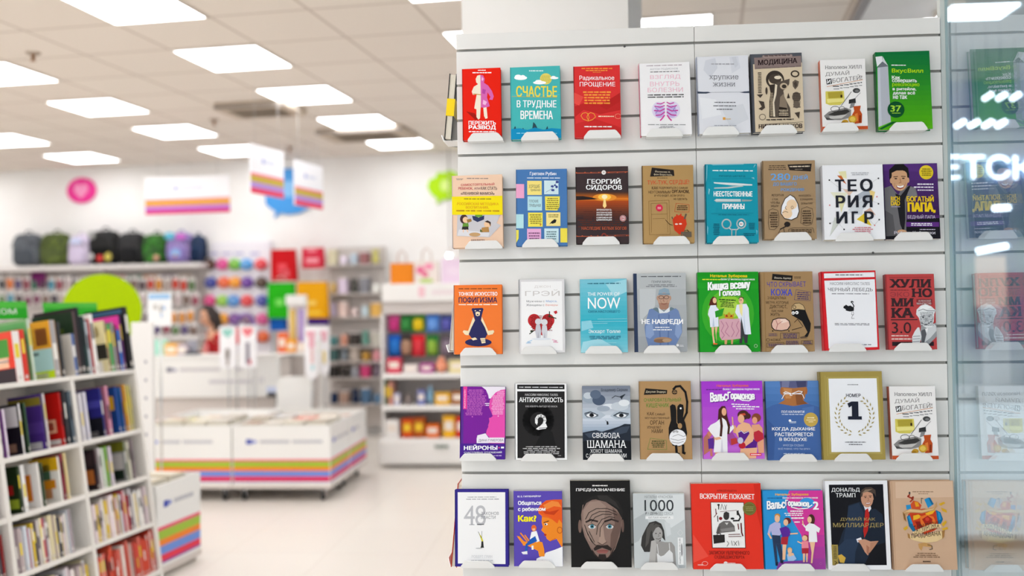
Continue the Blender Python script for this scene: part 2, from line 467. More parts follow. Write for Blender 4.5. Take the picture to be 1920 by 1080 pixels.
# ------------------------------------------------------------------ the slatwall
XM, XR, PT = .672, 1.3414, 2.228
PANELS = []
def slat_panel(x0, x1, label):
    t = thing('slatwall_panel', label, 'display wall', TR(x0, 0, 0), 'white slatwall panels'); PANELS.append(t)
    w = x1-x0-.0012; mb = MB()
    zs = [2.18-.1*k for k in range(22)]
    edges = [PT] + zs + [0.02]
    for a, bz in zip(edges, edges[1:]):
        top = a - (.0036 if a != PT else 0); bot = bz + (.0036 if bz != .02 else 0)
        # board with a rebated back so that the slot widens behind its mouth
        mb.box(0, w, 0, .007, bot, top, PANEL, b=.0006)
        mb.box(0, w, .007, .012, bot+(.006 if bz != .02 else 0), top-(.006 if a != PT else 0), PANEL)
    mb.build('slats', t)
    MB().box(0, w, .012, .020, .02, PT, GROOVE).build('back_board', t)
slat_panel(0, XM, 'left white slatwall panel, below the column')
slat_panel(XM, XR, 'right white slatwall panel, beside the glass')
g = thing('display_stand', 'white display stand body carrying the slatwall', 'display stand', TR(0, 0, 0))
MB().box(.004, XR-.002, .021, .45, .02, PT-.004, WHITE).build('body', g)
MB().box(-.004, XR, .0005+.02, .46, PT-.003, PT+.003, WHITE).build('top_cap', g)
MB().box(.01, XR-.01, .03, .44, 0, .02, DARK).build('plinth', g)
for (x, y) in ((1171, 87), (1637, 474), (1649, 886), (1313, 684)):
    p = at(x, y, 0); X = p.x - (XM if p.x > XM else 0); MB().tube([(X, -.0015, p.z), (X, 0, p.z)], [.0028, .0034], mat('5a5a5a', .3, .7), 10).build('screw', PANELS[p.x > XM])

# books and holders on the stand's left flank, seen edge on
def side_book(px, pyt, pyb, th, front, spine, label, band=None):
    p = at(px, pyb, .12); h = (at(px, pyt, .12)-p).length; w = .135
    lean = math.radians(5.5)
    M = TR(-.024-th, .12, p.z) @ RZ(-math.pi/2) @ Matrix.Rotation(-lean, 4, 'X')
    bk = thing('book', label, 'book', M, 'books on the flank of the slatwall stand')
    mb = MB(); book_shell(mb, w, h, th, 1, front, spine); mb.build('cover', bk); page_block(w, h, th, 1).build('page_block', bk)
    if band:
        q = MB(); q.box(-w/2-.0006, w/2+.0006, -.0006, th+.0006, h*.36, h*.62, mat(band, .35)); q.build('belly_band', bk)['label'] = 'yellow paper band'
    hb = MB(); holder_mesh(hb, .10, .024+th+.0015)
    tag(hb.build('book_holder', None, TR(-.0005, .12, p.z-.0008) @ RZ(-math.pi/2)), 'white lip holder under the ' + label.split(' seen')[0], 'book holder', 'white book holders on the slatwall')
side_book(848, 147, 268, .022, '2c2c2e', '2c2c2e', 'black book with a yellow band seen edge on beside the top row', 'f2d21c')
side_book(850, 540, 657, .016, 'c8c4c4', 'b0acac', 'grey book seen edge on beside the third row')
side_book(856, 898, 1052, .018, 'b4341c', '5a1a12', 'orange red book seen edge on beside the bottom row')

# ------------------------------------------------------------------ glass shop front at the right and the mall behind it
XG = XR+.013
gm, N, Lk, b = nodes_mat('shop_glass'); N.remove(b)
out = [n for n in N if n.type == 'OUTPUT_MATERIAL'][0]
tr = N.new('ShaderNodeBsdfTransparent'); tr.inputs[0].default_value = (.86, .93, .96, 1)
gl = N.new('ShaderNodeBsdfGlossy'); gl.inputs['Roughness'].default_value = 0.0; gl.inputs[0].default_value = (.93, .97, 1, 1)
def mth(op, a, b_=None):
    n = N.new('ShaderNodeMath'); n.operation = op
    for i, q in enumerate((a, b_)):
        if q is None: continue
        if isinstance(q, (int, float)): n.inputs[i].default_value = q
        else: Lk.new(q, n.inputs[i])
    return n.outputs[0]
ge = N.new('ShaderNodeNewGeometry'); dt = N.new('ShaderNodeVectorMath'); dt.operation = 'DOT_PRODUCT'
Lk.new(ge.outputs['Normal'], dt.inputs[0]); Lk.new(ge.outputs['Incoming'], dt.inputs[1])
fac = mth('ADD', mth('MULTIPLY', mth('POWER', mth('SUBTRACT', 1.0, mth('ABSOLUTE', dt.outputs['Value'])), 2.6), .92), .05)
mx = N.new('ShaderNodeMixShader'); Lk.new(fac, mx.inputs[0]); Lk.new(tr.outputs[0], mx.inputs[1]); Lk.new(gl.outputs[0], mx.inputs[2]); Lk.new(mx.outputs[0], out.inputs[0])
struct(MB().box(XG, XG+.008, -4.5, .004, .03, CZ-.045, gm).build('window_1'))
EDGE = mat('a9bcb8', .25); EDGE2 = mat('ccd2ce', .3)
struct(MB().box(XR+.0015, XG+.008, .006, .03, .0, CZ-.05, EDGE2).build('window_frame'))
struct(MB().box(XG-.003, XG+.011, -4.5, .004, 0, .03, CHROME).build('window_frame_sill'))
struct(MB().box(XG+.0005, XG+.0075, .0045, .0058, .03, CZ-.05, EDGE).build('trim_2'))
# ------------------------------------------------------------------ the face-out books: cover artwork, in the units of one enlarged view per part of the wall
FR = {}
for _c, (_x, _s) in {'a': (820, 4.908), 'b': (1170, 4.908), 'c': (1500, 4.571)}.items():
    for _r, _y in enumerate((60, 280, 480, 680, 860)): FR[_c+str(_r+1)] = (_x, _y, _s)
HILL = '''
T 5d5a5a 827 1147 255 285 b=.01 f=1|Наполеон ХИЛЛ
T 8a8583 828 1040 305 352 s=-.04 f=1|ДУМАЙ
T 8a8583 888 1150 360 408 s=-.1 b=.01 f=1|БОГАТЕЙ!
P 222222 832,375 878,368 884,415 838,422
T ffffff 842 872 378 412 b=.03|И
L d0843a 4 840,440 1150,385
M 666666 890 1145 430 448 1 s=-.12
M 999999 895 1145 455 470 1 s=-.12
P d9cc5e 825,482 985,480 990,570 950,605 860,605 825,590
P b3a23a 845,490 970,485 975,540 850,545
P efe48a 835,550 985,548 985,575 840,585
R 332211 955 515 970 540
L 666666 5 960,610 1050,490
E 444444 1095 480 32 22
E 777777 1100 484 18 12
L 666677 3 1130,500 1080,550
P 333333 1028,560 1085,548 1088,590 1025,596
P 8a8a8a 1045,590 1080,590 1070,625 1030,640
P 8b8886 805,700 850,662 1000,630 1045,650 1040,720 950,740 830,735
P 3a3836 840,690 900,665 1010,645 1035,665 990,690 900,700
P c9c6c2 850,705 930,700 1010,690 960,725 860,728
P 4a4846 815,712 850,720 900,738 830,737
O 222222 905 640 38 24 4
O 333333 965 640 26 20 4
P c0501f 1065,620 1130,615 1122,655 1140,690 1135,770 1075,775 1050,700 1072,660
P e0803a 1075,690 1100,680 1105,750 1080,755
P 8a3210 1115,700 1130,700 1128,765 1110,768
E d0a030 1055 735 36 34
E e8c85a 1055 735 24 22
E c99a30 990 757 28 20
E b0801f 975 765 20 12
R c8552a 785 797 1192 832
'''
# key, view, corners of the front (TL TR BR BL), holder lip (left, right), thickness, hard cover?, front colour, spine colour, label, artwork
BOOKS = [
('a1', '232,340 583,328 593,985 232,1000', (280, 607), .020, 1, 'e8200c', '7a1208', 'red hardback with a half white, half pink child silhouette, first book in the top row', '''
M ffffff 378 450 345 360 1
M ffffff 328 500 366 383 1
P a01408 268,728 345,745 385,800 350,805
P f3e6d0 400,393 372,400 357,430 362,462 378,478 340,500 320,545 330,575 365,572 360,600 352,640 342,700 362,708 362,780 380,805 395,790 400,710 402,690 405,560
P d866b0 400,393 425,398 440,430 432,465 470,490 505,540 522,590 510,622 480,618 492,595 465,552 460,600 485,680 440,695 405,690
P f0b8dc 415,410 430,430 420,450 410,440
P b848a0 420,520 450,530 440,570 415,560
P f0b8dc 425,620 460,640 445,670 420,660
P f3e6d0 425,694 455,688 465,790 445,797 432,770
L c89030 7 335,567 405,574
T ffffff 288 540 816 852 b=.03|ПЕРЕЖИТЬ
T ffffff 288 541 858 900 b=.05|РАЗВОД
M ffffff 290 540 908 926 1
'''),
('a1', '672,326 1132,310 1140,975 678,992', (770, 1115), .022, 1, '48b6b6', '2f8f96', 'teal hardback with clouds, a yellow sun and shark fins', '''
M d8f0f0 848 978 348 368 1
E e3d56a 1002 432 54 52
M c8b850 955 1050 400 470 5
E ffffff 770 422 60 20
E ffffff 748 412 32 20
E ffffff 790 412 22 16
E ffffff 945 467 60 16
E ffffff 935 455 30 14
E ffffff 1080 424 38 11
E ffffff 1072 415 20 10
T f2dc4a 728 1104 498 598 b=.02|СЧАСТЬЕ
L c8b040 4 690,594 1100,604
L 6ac8c8 3 690,582 1134,576
T ffffff 733 1098 630 708 b=.015|В ТРУДНЫЕ
T ffffff 767 1065 726 802 b=.02|ВРЕМЕНА
P 2c4a55 875,890 885,830 905,850 924,890
P 2c4a55 700,898 718,866 728,898
P 2c4a55 780,902 790,882 802,902
P 2c4a55 998,897 1014,865 1022,897
P 0f8fc0 672,895 760,888 830,902 900,880 980,900 1050,885 1142,892 1142,980 672,995
M 7cc8e0 730 1102 924 944 1
'''),
('a1', '1258,318 1690,303 1692,960 1265,975', (1348, 1690), .018, 1, 'dc3535', '8a1a1e', 'red hardback with two gold heart outlines, third in the top row', '''
P c02828 1262,690 1400,640 1560,690 1692,600 1692,720 1500,760 1350,720 1265,790
P b82424 1500,680 1692,560 1692,640 1560,720
P cc2c2c 1265,850 1450,800 1692,880 1692,960 1265,972
P e85048 1265,560 1350,600 1310,680 1265,660
M f5a040 1335 1620 328 346 1
M f5a040 1375 1575 348 364 1
M e89040 1440 1515 366 378 1
T ffffff 1315 1637 403 452 b=.005|Радикальное
T ffffff 1317 1645 462 512 b=.005|ПРОЩЕНИЕ
M f5a040 1330 1620 545 672 5
L f2b040 5 1390,755 1368,745 1340,752 1325,775 1345,805 1390,822 1430,810 1460,785 1445,755 1415,745 1390,760 1380,785 1395,822
L f2b040 4 1390,755 1400,790 1390,822
M ffe0c0 1485 1625 770 790 1
O f0a080 1665 778 28 22 4
M ffffff 1355 1605 864 884 1
'''),
('b1', '140,285 615,280 625,940 155,960', (205, 542), .022, 1, 'f4f2f3', 'd41f5c', 'white book with a magenta spine and purple lungs on the cover', '''
M b8a8b0 215 545 300 316 1
T a8a8ae 250 508 332 352 |АНТОН РОДИОНОВ
M 666666 250 520 360 374 1
T f0bccd 250 530 396 440 |ВЗГЛЯД
T f0bccd 248 520 458 500 |ВНУТРЬ
T f0bccd 225 550 514 556 |БОЛЕЗНИ
M 555555 220 560 572 612 2
E e2d8f0 325 720 62 75
E e2d8f0 455 720 65 78
E c8b4e4 335 735 45 58
E c8b4e4 445 735 45 58
L c83a9c 9 380,650 345,665 310,660
L c83a9c 9 380,680 340,695 290,685
L c83a9c 10 380,710 340,730 285,725
L c83a9c 10 380,740 345,765 300,770
L d84aa0 12 378,770 355,800 340,815
L c83a9c 9 402,650 430,665 465,655
L c83a9c 9 402,680 440,695 490,680
L c83a9c 10 402,710 445,730 500,725
L c83a9c 10 402,740 440,765 485,770
L d84aa0 12 404,770 425,800 440,815
L f4f0f6 10 391,640 391,790
L 6a6ab8 4 290,690 320,720 300,750
L 6a6ab8 4 480,690 460,720 490,750
M 999999 225 568 848 862 1
M 999999 320 480 866 890 2
'''),
('b1', '675,230 1150,212 1168,925 685,942', (722, 1058), .024, 1, 'e2e3e9', 'a8b0c4', 'pale grey marbled book with a dark brush line across its middle', '''
P d4d6de 760,260 850,240 870,330 800,420 740,350
P d8dae2 980,230 1060,225 1080,330 1000,380
P cfd2da 1000,230 1040,225 1060,300 1030,330
P ebecf0 700,600 850,620 900,760 720,800
P d8dae0 900,700 1100,660 1150,800 980,880
M a8a8b0 810 1025 284 306 1
T 7a7a80 790 1060 398 446  f=1|хрупкие
T 7a7a80 822 1030 464 500  f=1|жизни
L 8a8e98 3 680,556 1160,550
P 3d4658 680,546 740,550 780,549 805,557 760,566 680,566
P 3d4658 1160,542 1110,546 1070,554 1110,560 1160,560
M 7a7a80 835 1030 638 656 1
M 7a7a80 825 1035 670 688 1
M 7a7a80 855 1005 702 720 1
R e0a040 912 784 936 808
M d8b880 940 985 792 808 1
M a8a8b0 830 1040 854 868 1
'''),
('b1', '1168,208 1645,185 1662,915 1185,930', (1255, 1592), .026, 1, '55585f', '4a4d54', 'grey and cream hardback with an engraved anatomy profile', '''
P d8c6aa 1195,300 1650,278 1665,912 1210,922
P 8d7a76 1205,240 1275,236 1285,216 1555,202 1562,222 1638,216 1640,318 1210,346
P a08e88 1285,220 1552,206 1555,228 1290,240
M 5a4a48 1300 1535 212 232 1 s=-.05
T 2e2024 1238 1605 262 316 s=-.07 b=.03 f=1|МОДИЦИНА
M 5a4a48 1215 1635 332 338 1 s=-.06
E 3d352f 1395 440 84 84
E d8c6aa 1400 450 66 60
E 4a4038 1395 435 58 46
E e6d8c0 1420 420 32 16
P 3d352f 1340,490 1400,480 1395,560 1380,640 1385,790 1338,790 1340,640 1352,560
P 5a4f46 1400,470 1530,430 1525,480 1500,520 1470,540 1480,600 1530,700 1535,790 1385,790 1385,640 1410,540
P e6d8c0 1395,480 1415,490 1405,580 1385,650 1392,780 1375,780 1372,650 1388,560
E c8b498 1475 500 36 30
E 3d352f 1478 502 22 18
P 8a7a68 1440,600 1470,570 1500,650 1510,720 1470,760 1430,700
P 2e2620 1430,690 1500,700 1520,785 1420,785
M d8c6aa 1425 1515 715 775 4
M c8b498 1345 1375 560 780 18
R 4a4038 1238 375 1270 565
M d8c6aa 1236 1272 380 560 12
P 4a4038 1225,580 1285,575 1258,610
O 4a4038 1580 385 34 26 12
P 6a5e52 1555,460 1580,440 1615,455 1605,500 1580,530 1558,500
P 4a4038 1565,470 1590,455 1600,490 1580,515
E 6a5e52 1590 600 40 48
M 3d352f 1555 1630 560 700 9
E 6a5e52 1590 670 30 32
P 4a4038 1570,745 1620,735 1610,800
P 4a4038 1240,635 1290,645 1300,700 1270,725 1240,710 1270,690
O 6a5e52 1275 785 28 26 5
E 4a4038 1315 545 10 34
P 3d352f 1515,560 1530,610 1502,612
M 3d352f 1310 1560 800 822 1 s=-.03
L 4a4038 3 1240,855 1645,828
T 2e2024 1240 1640 852 892 s=-.02 b=.03|НИКИТА ЖУКОВ
'''),
('c1', '178,242 565,228 583,835 192,845', (195, 500), .022, 0, 'f4f1ef', 'c8603a', 'white paperback with a yellow bottle and orange flask, seventh in the top row', HILL),
('c1', '650,175 1113,157 1140,830 670,840', (762, 1090), .024, 1, '0f7a3a', '0a5a2a', 'green hardback with a white milk carton, last book in the top row', '''
G 640 150 1150 845 0a703a 56b40a 16
P b4b8c2 668,305 758,294 778,770 672,815
P e8eaee 650,215 708,208 712,252 665,300
P 70747e 668,306 712,252 760,295
P d4d8dc 712,208 735,250 760,292 712,254
P c4c8d2 668,310 690,307 700,800 672,814
P 0a5a2a 675,830 790,768 830,768 700,835
M ffffff 787 910 278 292 1
T b8e010 790 1058 314 356 b=.02|ВкусВилл
T ffffff 790 860 374 404 b=.02|Как
T ffffff 791 1003 406 438 b=.02|совершить
T a8e010 792 1025 440 472 b=.02|революцию
T ffffff 795 997 474 506 b=.02|в ритейле,
T ffffff 797 987 508 540 b=.02|делая всё
T ffffff 797 918 544 574 b=.02|не так
E 0a5028 821 665 72 70
T a8dc40 774 866 630 682 b=.03 f=1|37
M a8dc40 786 860 690 702 1
'''),
('a2', '130,245 598,228 605,895 140,910', (255, 600), .026, 1, 'f0ccb0', 'bdb6bc', 'peach hardback with a yellow paper band, first book in the second row', '''
M 8a7a78 170 238 268 286 2
M 8a7a78 270 470 262 276 1
T c43a48 215 525 314 340 s=-.03 b=.02|САМОСТОЯТЕЛЬНЫЙ
T c43a48 193 328 350 376 b=.02|РЕБЕНОК,
T 8a4a5a 342 390 352 372 |или
T 4a3a44 400 550 344 374 b=.01|КАК СТАТЬ
T 4a3a44 215 527 388 420 b=.01|«ЛЕНИВОЙ МАМОЙ»
P cbc8cc 185,605 580,605 545,680 585,700 480,810 180,800
P dedce0 200,740 480,770 470,806 185,798
E 4a3030 245 645 36 42
E f0c8a0 260 652 26 28
P 6a9a3a 235,685 285,680 290,715 232,722
P 33302e 230,715 285,712 288,742 226,742
L f0c8a0 8 240,742 240,765
L f0c8a0 8 272,742 282,762
P a07840 270,650 310,640 318,665 280,680
P 6aa03a 345,596 420,594 412,628 350,628
P 2f3a5e 320,615 350,618 380,632 412,618 432,610 430,648 370,672 330,652
E f0c8a0 462 692 32 32
P 3a2a28 435,668 462,656 492,672 488,712 478,682
P b88a50 410,722 470,715 478,762 400,766
P 5a6a3a 395,735 420,760 392,762
E c8a070 345 786 52 18
T 7a5a5a 310 437 828 846 b=.01|АННА БЫКОВА
K belly_band
P f5df12 120,440 620,428 620,603 120,607
M 8a7a20 245 495 452 468 1
T d88a20 180 565 488 520 b=.01 f=1|РОССИЙСКАЯ МЕТОДИКА
T d88a20 263 475 526 552 b=.01 f=1|ВОСПИТАНИЯ,
M b88020 175 570 560 580 1
'''),
('a2', '727,188 1195,177 1198,885 725,890', (780, 1115), .022, 1, '4a7ab4', '2f558a', 'blue hardback covered in yellow, pink and pale blue sticky notes', '''
T ffffff 855 1097 208 246 b=.01|Гретхен Рубин
M d8e4f0 828 1132 256 272 1
R f3e080 830 290 963 420
T 4a4a40 845 945 324 358 |ХОРОШИЕ
T 4a4a40 860 948 366 390 |привычки
R cfe6ec 985 287 1117 413
L 6a6a9a 3 1000,395 1060,360 1100,300
E 3a4a90 1105 300 14 12
E 3a4a90 1060 340 14 10
E 3a4a90 1065 375 16 10
E 3a4a90 1100 345 12 12
E 3a4a90 1085 330 10 8
R b8dfe6 832 432 965 563
T 4a4a50 848 932 464 490 |ПЛОХИЕ
T 4a4a50 848 952 502 530 |ПРИВЫЧКИ
P efe25a 992,432 1130,432 1125,530 1105,563 995,560
M 8a7a30 1005 1120 445 555 6
R efe25a 836 582 970 712
M 8a7a30 845 965 595 690 5
P c8402a 940,690 960,688 950,704
R f3e090 1003 580 1134 706
M 8a7a30 1015 1125 596 630 2
P 222222 1030,690 1055,660 1080,642 1098,650 1090,675 1060,685 1050,680
R eab0d8 826 730 955 840
M 8a5a80 838 945 760 835 3
R cfe8ee 985 728 1117 860
M 5a7a80 1000 1100 750 835 4
R f0a8cc 727 320 802 450
R b5e0e6 725 597 795 727
P efe25a 725,742 750,742 748,820 725,862
R f0de50 1133 726 1198 858
'''),
('a2', '1272,165 1752,153 1768,862 1275,868', (1335, 1678), .024, 1, '3d3133', '2e2526', 'dark brown hardback with a glowing orange sunset over water', '''
L b85a3e 13 1280,216 1758,208
M 3d3133 1285 1755 205 218 1
E f0ece8 1530 212 20 20
E c8c0b8 1530 212 8 8
T ffffff 1375 1688 262 314 b=.03 f=1|ГЕОРГИЙ
T ffffff 1368 1697 326 376 b=.03 f=1|СИДОРОВ
G 1274 385 1762 445 45302c c8661e 6
G 1274 445 1764 470 e08028 c8661e 3
G 1274 470 1766 640 a8481e 3d2a2c 9
E e89030 1538 440 110 34
E ffc850 1538 436 60 28
E fff0c0 1538 434 26 20
P ffdc90 1530,455 1546,455 1556,520 1538,540 1522,520
P 2a2020 1276,428 1340,428 1420,440 1480,456 1276,466
M 5a2e24 1290 1750 560 720 8
T ffffff 1463 1605 546 562 b=.02|ХРОНОЛОГО-
T ffffff 1463 1605 570 585 b=.02|ЭЗОТЕРИЧЕСКИЙ
T ffffff 1463 1605 592 608 b=.02|АНАЛИЗ РАЗВИТИЯ
T ffffff 1463 1605 615 632 b=.02|СОВРЕМЕННОЙ
T ffffff 1463 1605 639 656 b=.02|ЦИВИЛИЗАЦИИ
E d8d0d0 1708 633 29 29
O c83038 1708 633 23 23 6
T c83038 1693 1724 622 644 b=.03|18+
T c8603e 1325 1742 712 744 b=.01 f=1|НАСЛЕДИЕ БЕЛЫХ БОГОВ
L b85a3e 13 1282,798 1762,792
M 3d3133 1285 1760 786 802 1
E 8a3a30 1533 794 25 25
E 3d3133 1533 794 12 12
'''),
('b2', '175,152 650,142 650,860 175,865', (270, 607), .022, 1, 'b3905c', '6a5030', 'tan hardback with a red heart carrying a case beside a door', '''
P 2a2422 268,168 470,190 475,245 250,252
T d8c8a8 298 440 192 212 s=.04 b=.01|Йоханнес К.
T d8c8a8 285 455 222 242 s=.03 b=.01|фон Борстель
M 4a3a28 315 412 260 270 1
T d8442a 225 610 288 334 s=-.02 |ТУК-ТУК, СЕРДЦЕ!
T 3a2a20 265 322 343 370 b=.01|КАК
T 3a2a20 330 595 346 370 |ПОДРУЖИТЬСЯ С САМЫМ
T 3a2a20 233 435 382 408 |НЕУТОМИМЫМ
T 3a2a20 448 610 374 408 b=.02|ОРГАНОМ,
T 3a2a20 287 565 418 440 |И ЧТО БУДЕТ, ЕСЛИ ЭТОГО
T 3a2a20 463 588 450 472 |НЕ СДЕЛАТЬ
L 8a6a3c 3 235,785 235,478 420,470 425,785 235,785
L 8a6a3c 3 255,765 255,500 400,495 405,765
L 8a6a3c 3 255,600 400,596
L 8a6a3c 3 268,640 380,636
E d83050 330 540 32 33
M f0c0c8 310 350 530 555 2
L c84a2a 3 485,498 605,512 603,580 470,576 485,498
M 5a3a28 490 592 515 565 3
P d03a1c 450,650 470,620 520,605 570,630 580,690 545,775 510,785 465,745
L d03a1c 14 495,620 490,605
L d03a1c 12 525,610 528,598
L 6a5a4a 16 560,640 575,600
L 6a5a4a 10 450,640 445,625
E f0e0d0 485 690 14 7
E f0e0d0 522 688 14 7
L 2a1810 4 450,700 420,690 385,650
L 2a1810 4 580,740 600,760
R 6a5e50 525 760 622 808
L 3a3028 4 560,760 560,748 590,748 590,760
L c08050 5 510,785 505,805
L c08050 5 535,780 538,805
'''),
('b2', '745,140 1225,128 1242,858 755,860', (815, 1150), .026, 1, '1697ad', '0e7488', 'shrink-wrapped turquoise book with surgical tweezers and scissors on the cover', '''
M e8f4f4 815 1185 188 206 1
T 0e4a58 875 1115 238 256 |РИЧАРД ШЕПЕРД
L 0e7a90 3 815,272 1190,266
P d8e2e2 825,302 1000,308 1180,320 1180,332 1000,332 830,314
P b8c8c8 830,352 950,346 1080,330 1100,340 960,360 830,362
T ffffff 825 1182 386 432 b=.03|НЕЕСТЕСТВЕННЫЕ
P b8c6c6 828,470 850,455 1075,457 1075,482 850,484
P dfe8e8 845,462 1070,462 1070,468 845,470
P 98a8a8 1085,460 1185,464 1165,476 1085,480
T ffffff 905 1108 500 548 b=.03|ПРИЧИНЫ
L 0e7a90 3 800,590 1190,585
M 0e6a80 865 1145 596 608 1
O c8d4d4 942 686 40 42 12
O c8d4d4 1078 684 40 42 12
L c8d4d4 10 965,722 985,738 1040,738 1058,722
L b0bcbc 9 990,738 990,805
L b0bcbc 9 1030,738 1026,805
E f4f6f6 1078 687 22 22
T a03a3a 1065 1092 678 696 b=.02|18+
M 0c5a70 818 880 680 790 7
M 0c5a70 1145 1205 675 740 5
M 0c5a70 1090 1215 770 800 2
P 8accd8 762,150 768,148 764,260 758,300
P 8accd8 780,360 792,370 782,420 776,400
P 7ac0d0 1200,140 1215,138 1190,170
P 7ac0d0 1170,260 1195,255 1200,275
P 7ac0d0 800,140 1100,133 1100,140 820,150
P 6ab8cc 765,700 775,720 770,790 762,760
P 6ab8cc 1215,740 1230,750 1222,790
'''),  # the pale slivers near the edges are shrink-wrap glints painted as colour
('b2', '1290,103 1775,103 1775,825 1285,825', (1380, 1725), .026, 1, 'a68a68', '8a7050', 'brown craft-paper hardback with a baby inside an egg', '''
M 5a4838 1345 1512 142 192 3
P 2a2422 1523,140 1745,135 1735,206 1540,192
M d8c8b0 1540 1728 150 170 1 s=-.01
M a89880 1590 1660 180 190 1
T 6aa4e0 1365 1545 222 284 b=.02|280
T 6aa4e0 1565 1705 234 284 b=.02|ДНЕЙ
T 6aa4e0 1385 1602 304 338 b=.02|ДО ВАШЕГО
T 6aa4e0 1455 1668 358 390 b=.02|РОЖДЕНИЯ
T 3a2e24 1370 1482 410 432 |РЕПОРТАЖ
T 3a2e24 1372 1428 450 470 |О ТОМ,
T 3a2e24 1358 1442 480 500 |ЧТО ВЫ
T 3a2e24 1358 1428 510 530 |ЗАБЫЛИ
T 3a2e24 1618 1730 418 440 |НАХОДЯСЬ
T 3a2e24 1632 1745 454 474 |В ЭПИЦЕНТРЕ
T 3a2e24 1638 1742 486 508 |СОБЫТИЙ
P 3a2e24 1540,415 1580,440 1612,500 1622,570 1600,630 1545,655 1480,640 1446,590 1455,520 1490,450
P f0f0f4 1540,422 1576,446 1606,504 1615,570 1595,624 1545,647 1484,633 1453,588 1461,523 1494,456
E f0d0aa 1552 508 48 46
E f0d0aa 1508 590 46 46
P f0d0aa 1500,520 1490,545 1510,570 1560,560
L 5a4030 4 1500,520 1490,540 1505,556
L 5a4030 4 1462,585 1490,570 1515,580
O 5a4030 1555 535 10 12 3
L 3a2e24 3 1340,560 1375,545 1420,560 1432,620 1425,700 1385,740 1340,735 1330,680 1340,560
M 4a3a2c 1345 1420 575 720 7
L 3a2e24 3 1640,550 1690,530 1740,550 1748,620 1730,690 1680,705 1630,680 1635,620 1640,550
M 4a3a2c 1645 1730 560 690 6
E 2a2422 1505 690 28 24
L 2a2422 10 1490,710 1440,735
L 2a2422 5 1470,725 1480,780
L 2a2422 4 1440,735 1420,780
L 3a2e24 3 1520,780 1515,740 1560,722 1740,725 1750,770
M 4a3a2c 1535 1735 735 775 3
'''),
('c2', '207,135 722,130 732,770 210,775', (302, 628), .030, 0, 'f3f3f6', 'e0e0e6', 'white paperback with scattered triangles behind large black letters', '''
P ece6b4 345,190 410,185 415,250 365,240
P c8642a 333,222 370,225 412,300 385,280
P f0d488 600,345 655,365 630,450 590,420
P b4bac4 480,400 600,330 620,430 540,520
P d8dce2 420,520 560,400 540,560 460,560
P e6c8b4 380,340 480,345 430,400
P e6c83a 490,600 560,545 618,655 600,650
P e0b8a4 560,530 610,500 655,565
P d4d8d0 300,580 360,610 255,745
P ecead0 270,365 420,370 350,470
P e8e2b0 330,400 400,430 360,540
L bbbbbb 2 265,262 350,330 480,360
L bbbbbb 2 685,250 600,300 520,300
L bbbbbb 2 680,465 600,430 480,470
L bbbbbb 2 262,635 380,560 500,520
L bbbbbb 2 682,605 640,650 560,560
L bbbbbb 2 380,685 340,640
L bbbbbb 2 255,745 360,590
E 2a2a30 265 262 7 7
E 2a2a30 685 250 7 7
E 2a2a30 680 467 7 7
E 2a2a30 260 634 7 7
E 2a2a30 683 603 7 7
E 2a2a30 380 686 7 7
E d87070 262 477 6 6
E d87070 668 407 6 6
E d87070 643 652 6 6
T 24262f 312 392 260 357 b=.045|Т
T 24262f 420 498 260 357 b=.045|Е
T 24262f 526 634 256 358 b=.045|О
T 24262f 314 396 397 495 b=.045|Р
T 24262f 418 510 397 495 b=.045|И
T 24262f 540 628 397 495 b=.045|Я
T 24262f 315 410 535 633 b=.045|И
T 24262f 447 502 535 633 b=.045|Г
T 24262f 555 636 535 633 b=.045|Р
M c0c0c4 440 612 196 226 2
M d88088 450 628 664 726 4
'''),
('c2', '728,130 1187,116 1208,765 735,772', (803, 1135), .018, 0, '4c2668', '2a1440', 'purple paperback with a smiling man in a grey suit, last book in the second row', '''
G 726 112 1210 560 56307a 3a1c52 6
P 16131a 905,600 1210,585 1210,775 735,775 735,740 905,715
P 6f6d70 735,330 790,310 850,390 900,300 1000,325 1015,395 920,430 915,600 910,720 735,745
P 59575a 735,520 800,560 820,740 735,745
P 7c7a7d 930,310 990,325 1008,390 930,410
P 1c1a1f 826,375 870,395 935,315 960,305 905,430 905,600 890,720 860,640
P 1a1618 778,240 780,175 830,130 900,122 940,160 948,215 942,275 920,300 790,300
E cfa07a 864 262 70 92
P cfa07a 800,180 925,185 935,270 800,280
E cfa07a 795 268 12 22
E cfa07a 936 262 12 22
P 1a1618 790,200 800,165 860,150 920,165 930,205 905,180 840,182 805,200
P e0b890 835,300 900,300 885,345 850,345
L 3a221a 6 815,236 850,232
L 3a221a 6 880,230 915,232
E 2a1a16 833 250 12 5
E 2a1a16 897 247 12 5
L a8744f 6 868,250 876,282 860,286
P 9a3e34 832,306 870,312 908,300 895,330 868,340 842,330
P ffffff 838,309 870,314 902,304 892,322 868,328 846,322
L b88060 4 822,290 815,320
L b88060 4 915,285 920,312
E e3c82c 1093 195 60 60
M 7a6a10 1048 1140 160 228 4
M f0e8f4 1015 1152 285 308 1
M f0e8f4 985 1152 312 332 1
M f0e8f4 1015 1152 338 356 1
T f2cb1c 785 862 402 438 b=.03|RICH
T f2cb1c 785 862 441 478 b=.03|DAD
M c8b8d8 788 862 484 496 1
T f2cb1c 920 1152 388 444 b=.03|БОГАТЫЙ
T f2cb1c 925 1166 454 542 b=.06|ПАПА,
T d4ccdc 925 1163 555 596 |БЕДНЫЙ ПАПА
R 5e2c80 910 622 1195 662
M ffffff 935 1150 628 656 2
M d8d0e0 1025 1160 680 694 1
E d8a880 872 705 40 18
T ece8f4 803 1162 700 734 b=.005 f=1|Роберт Кийосаки
'''),
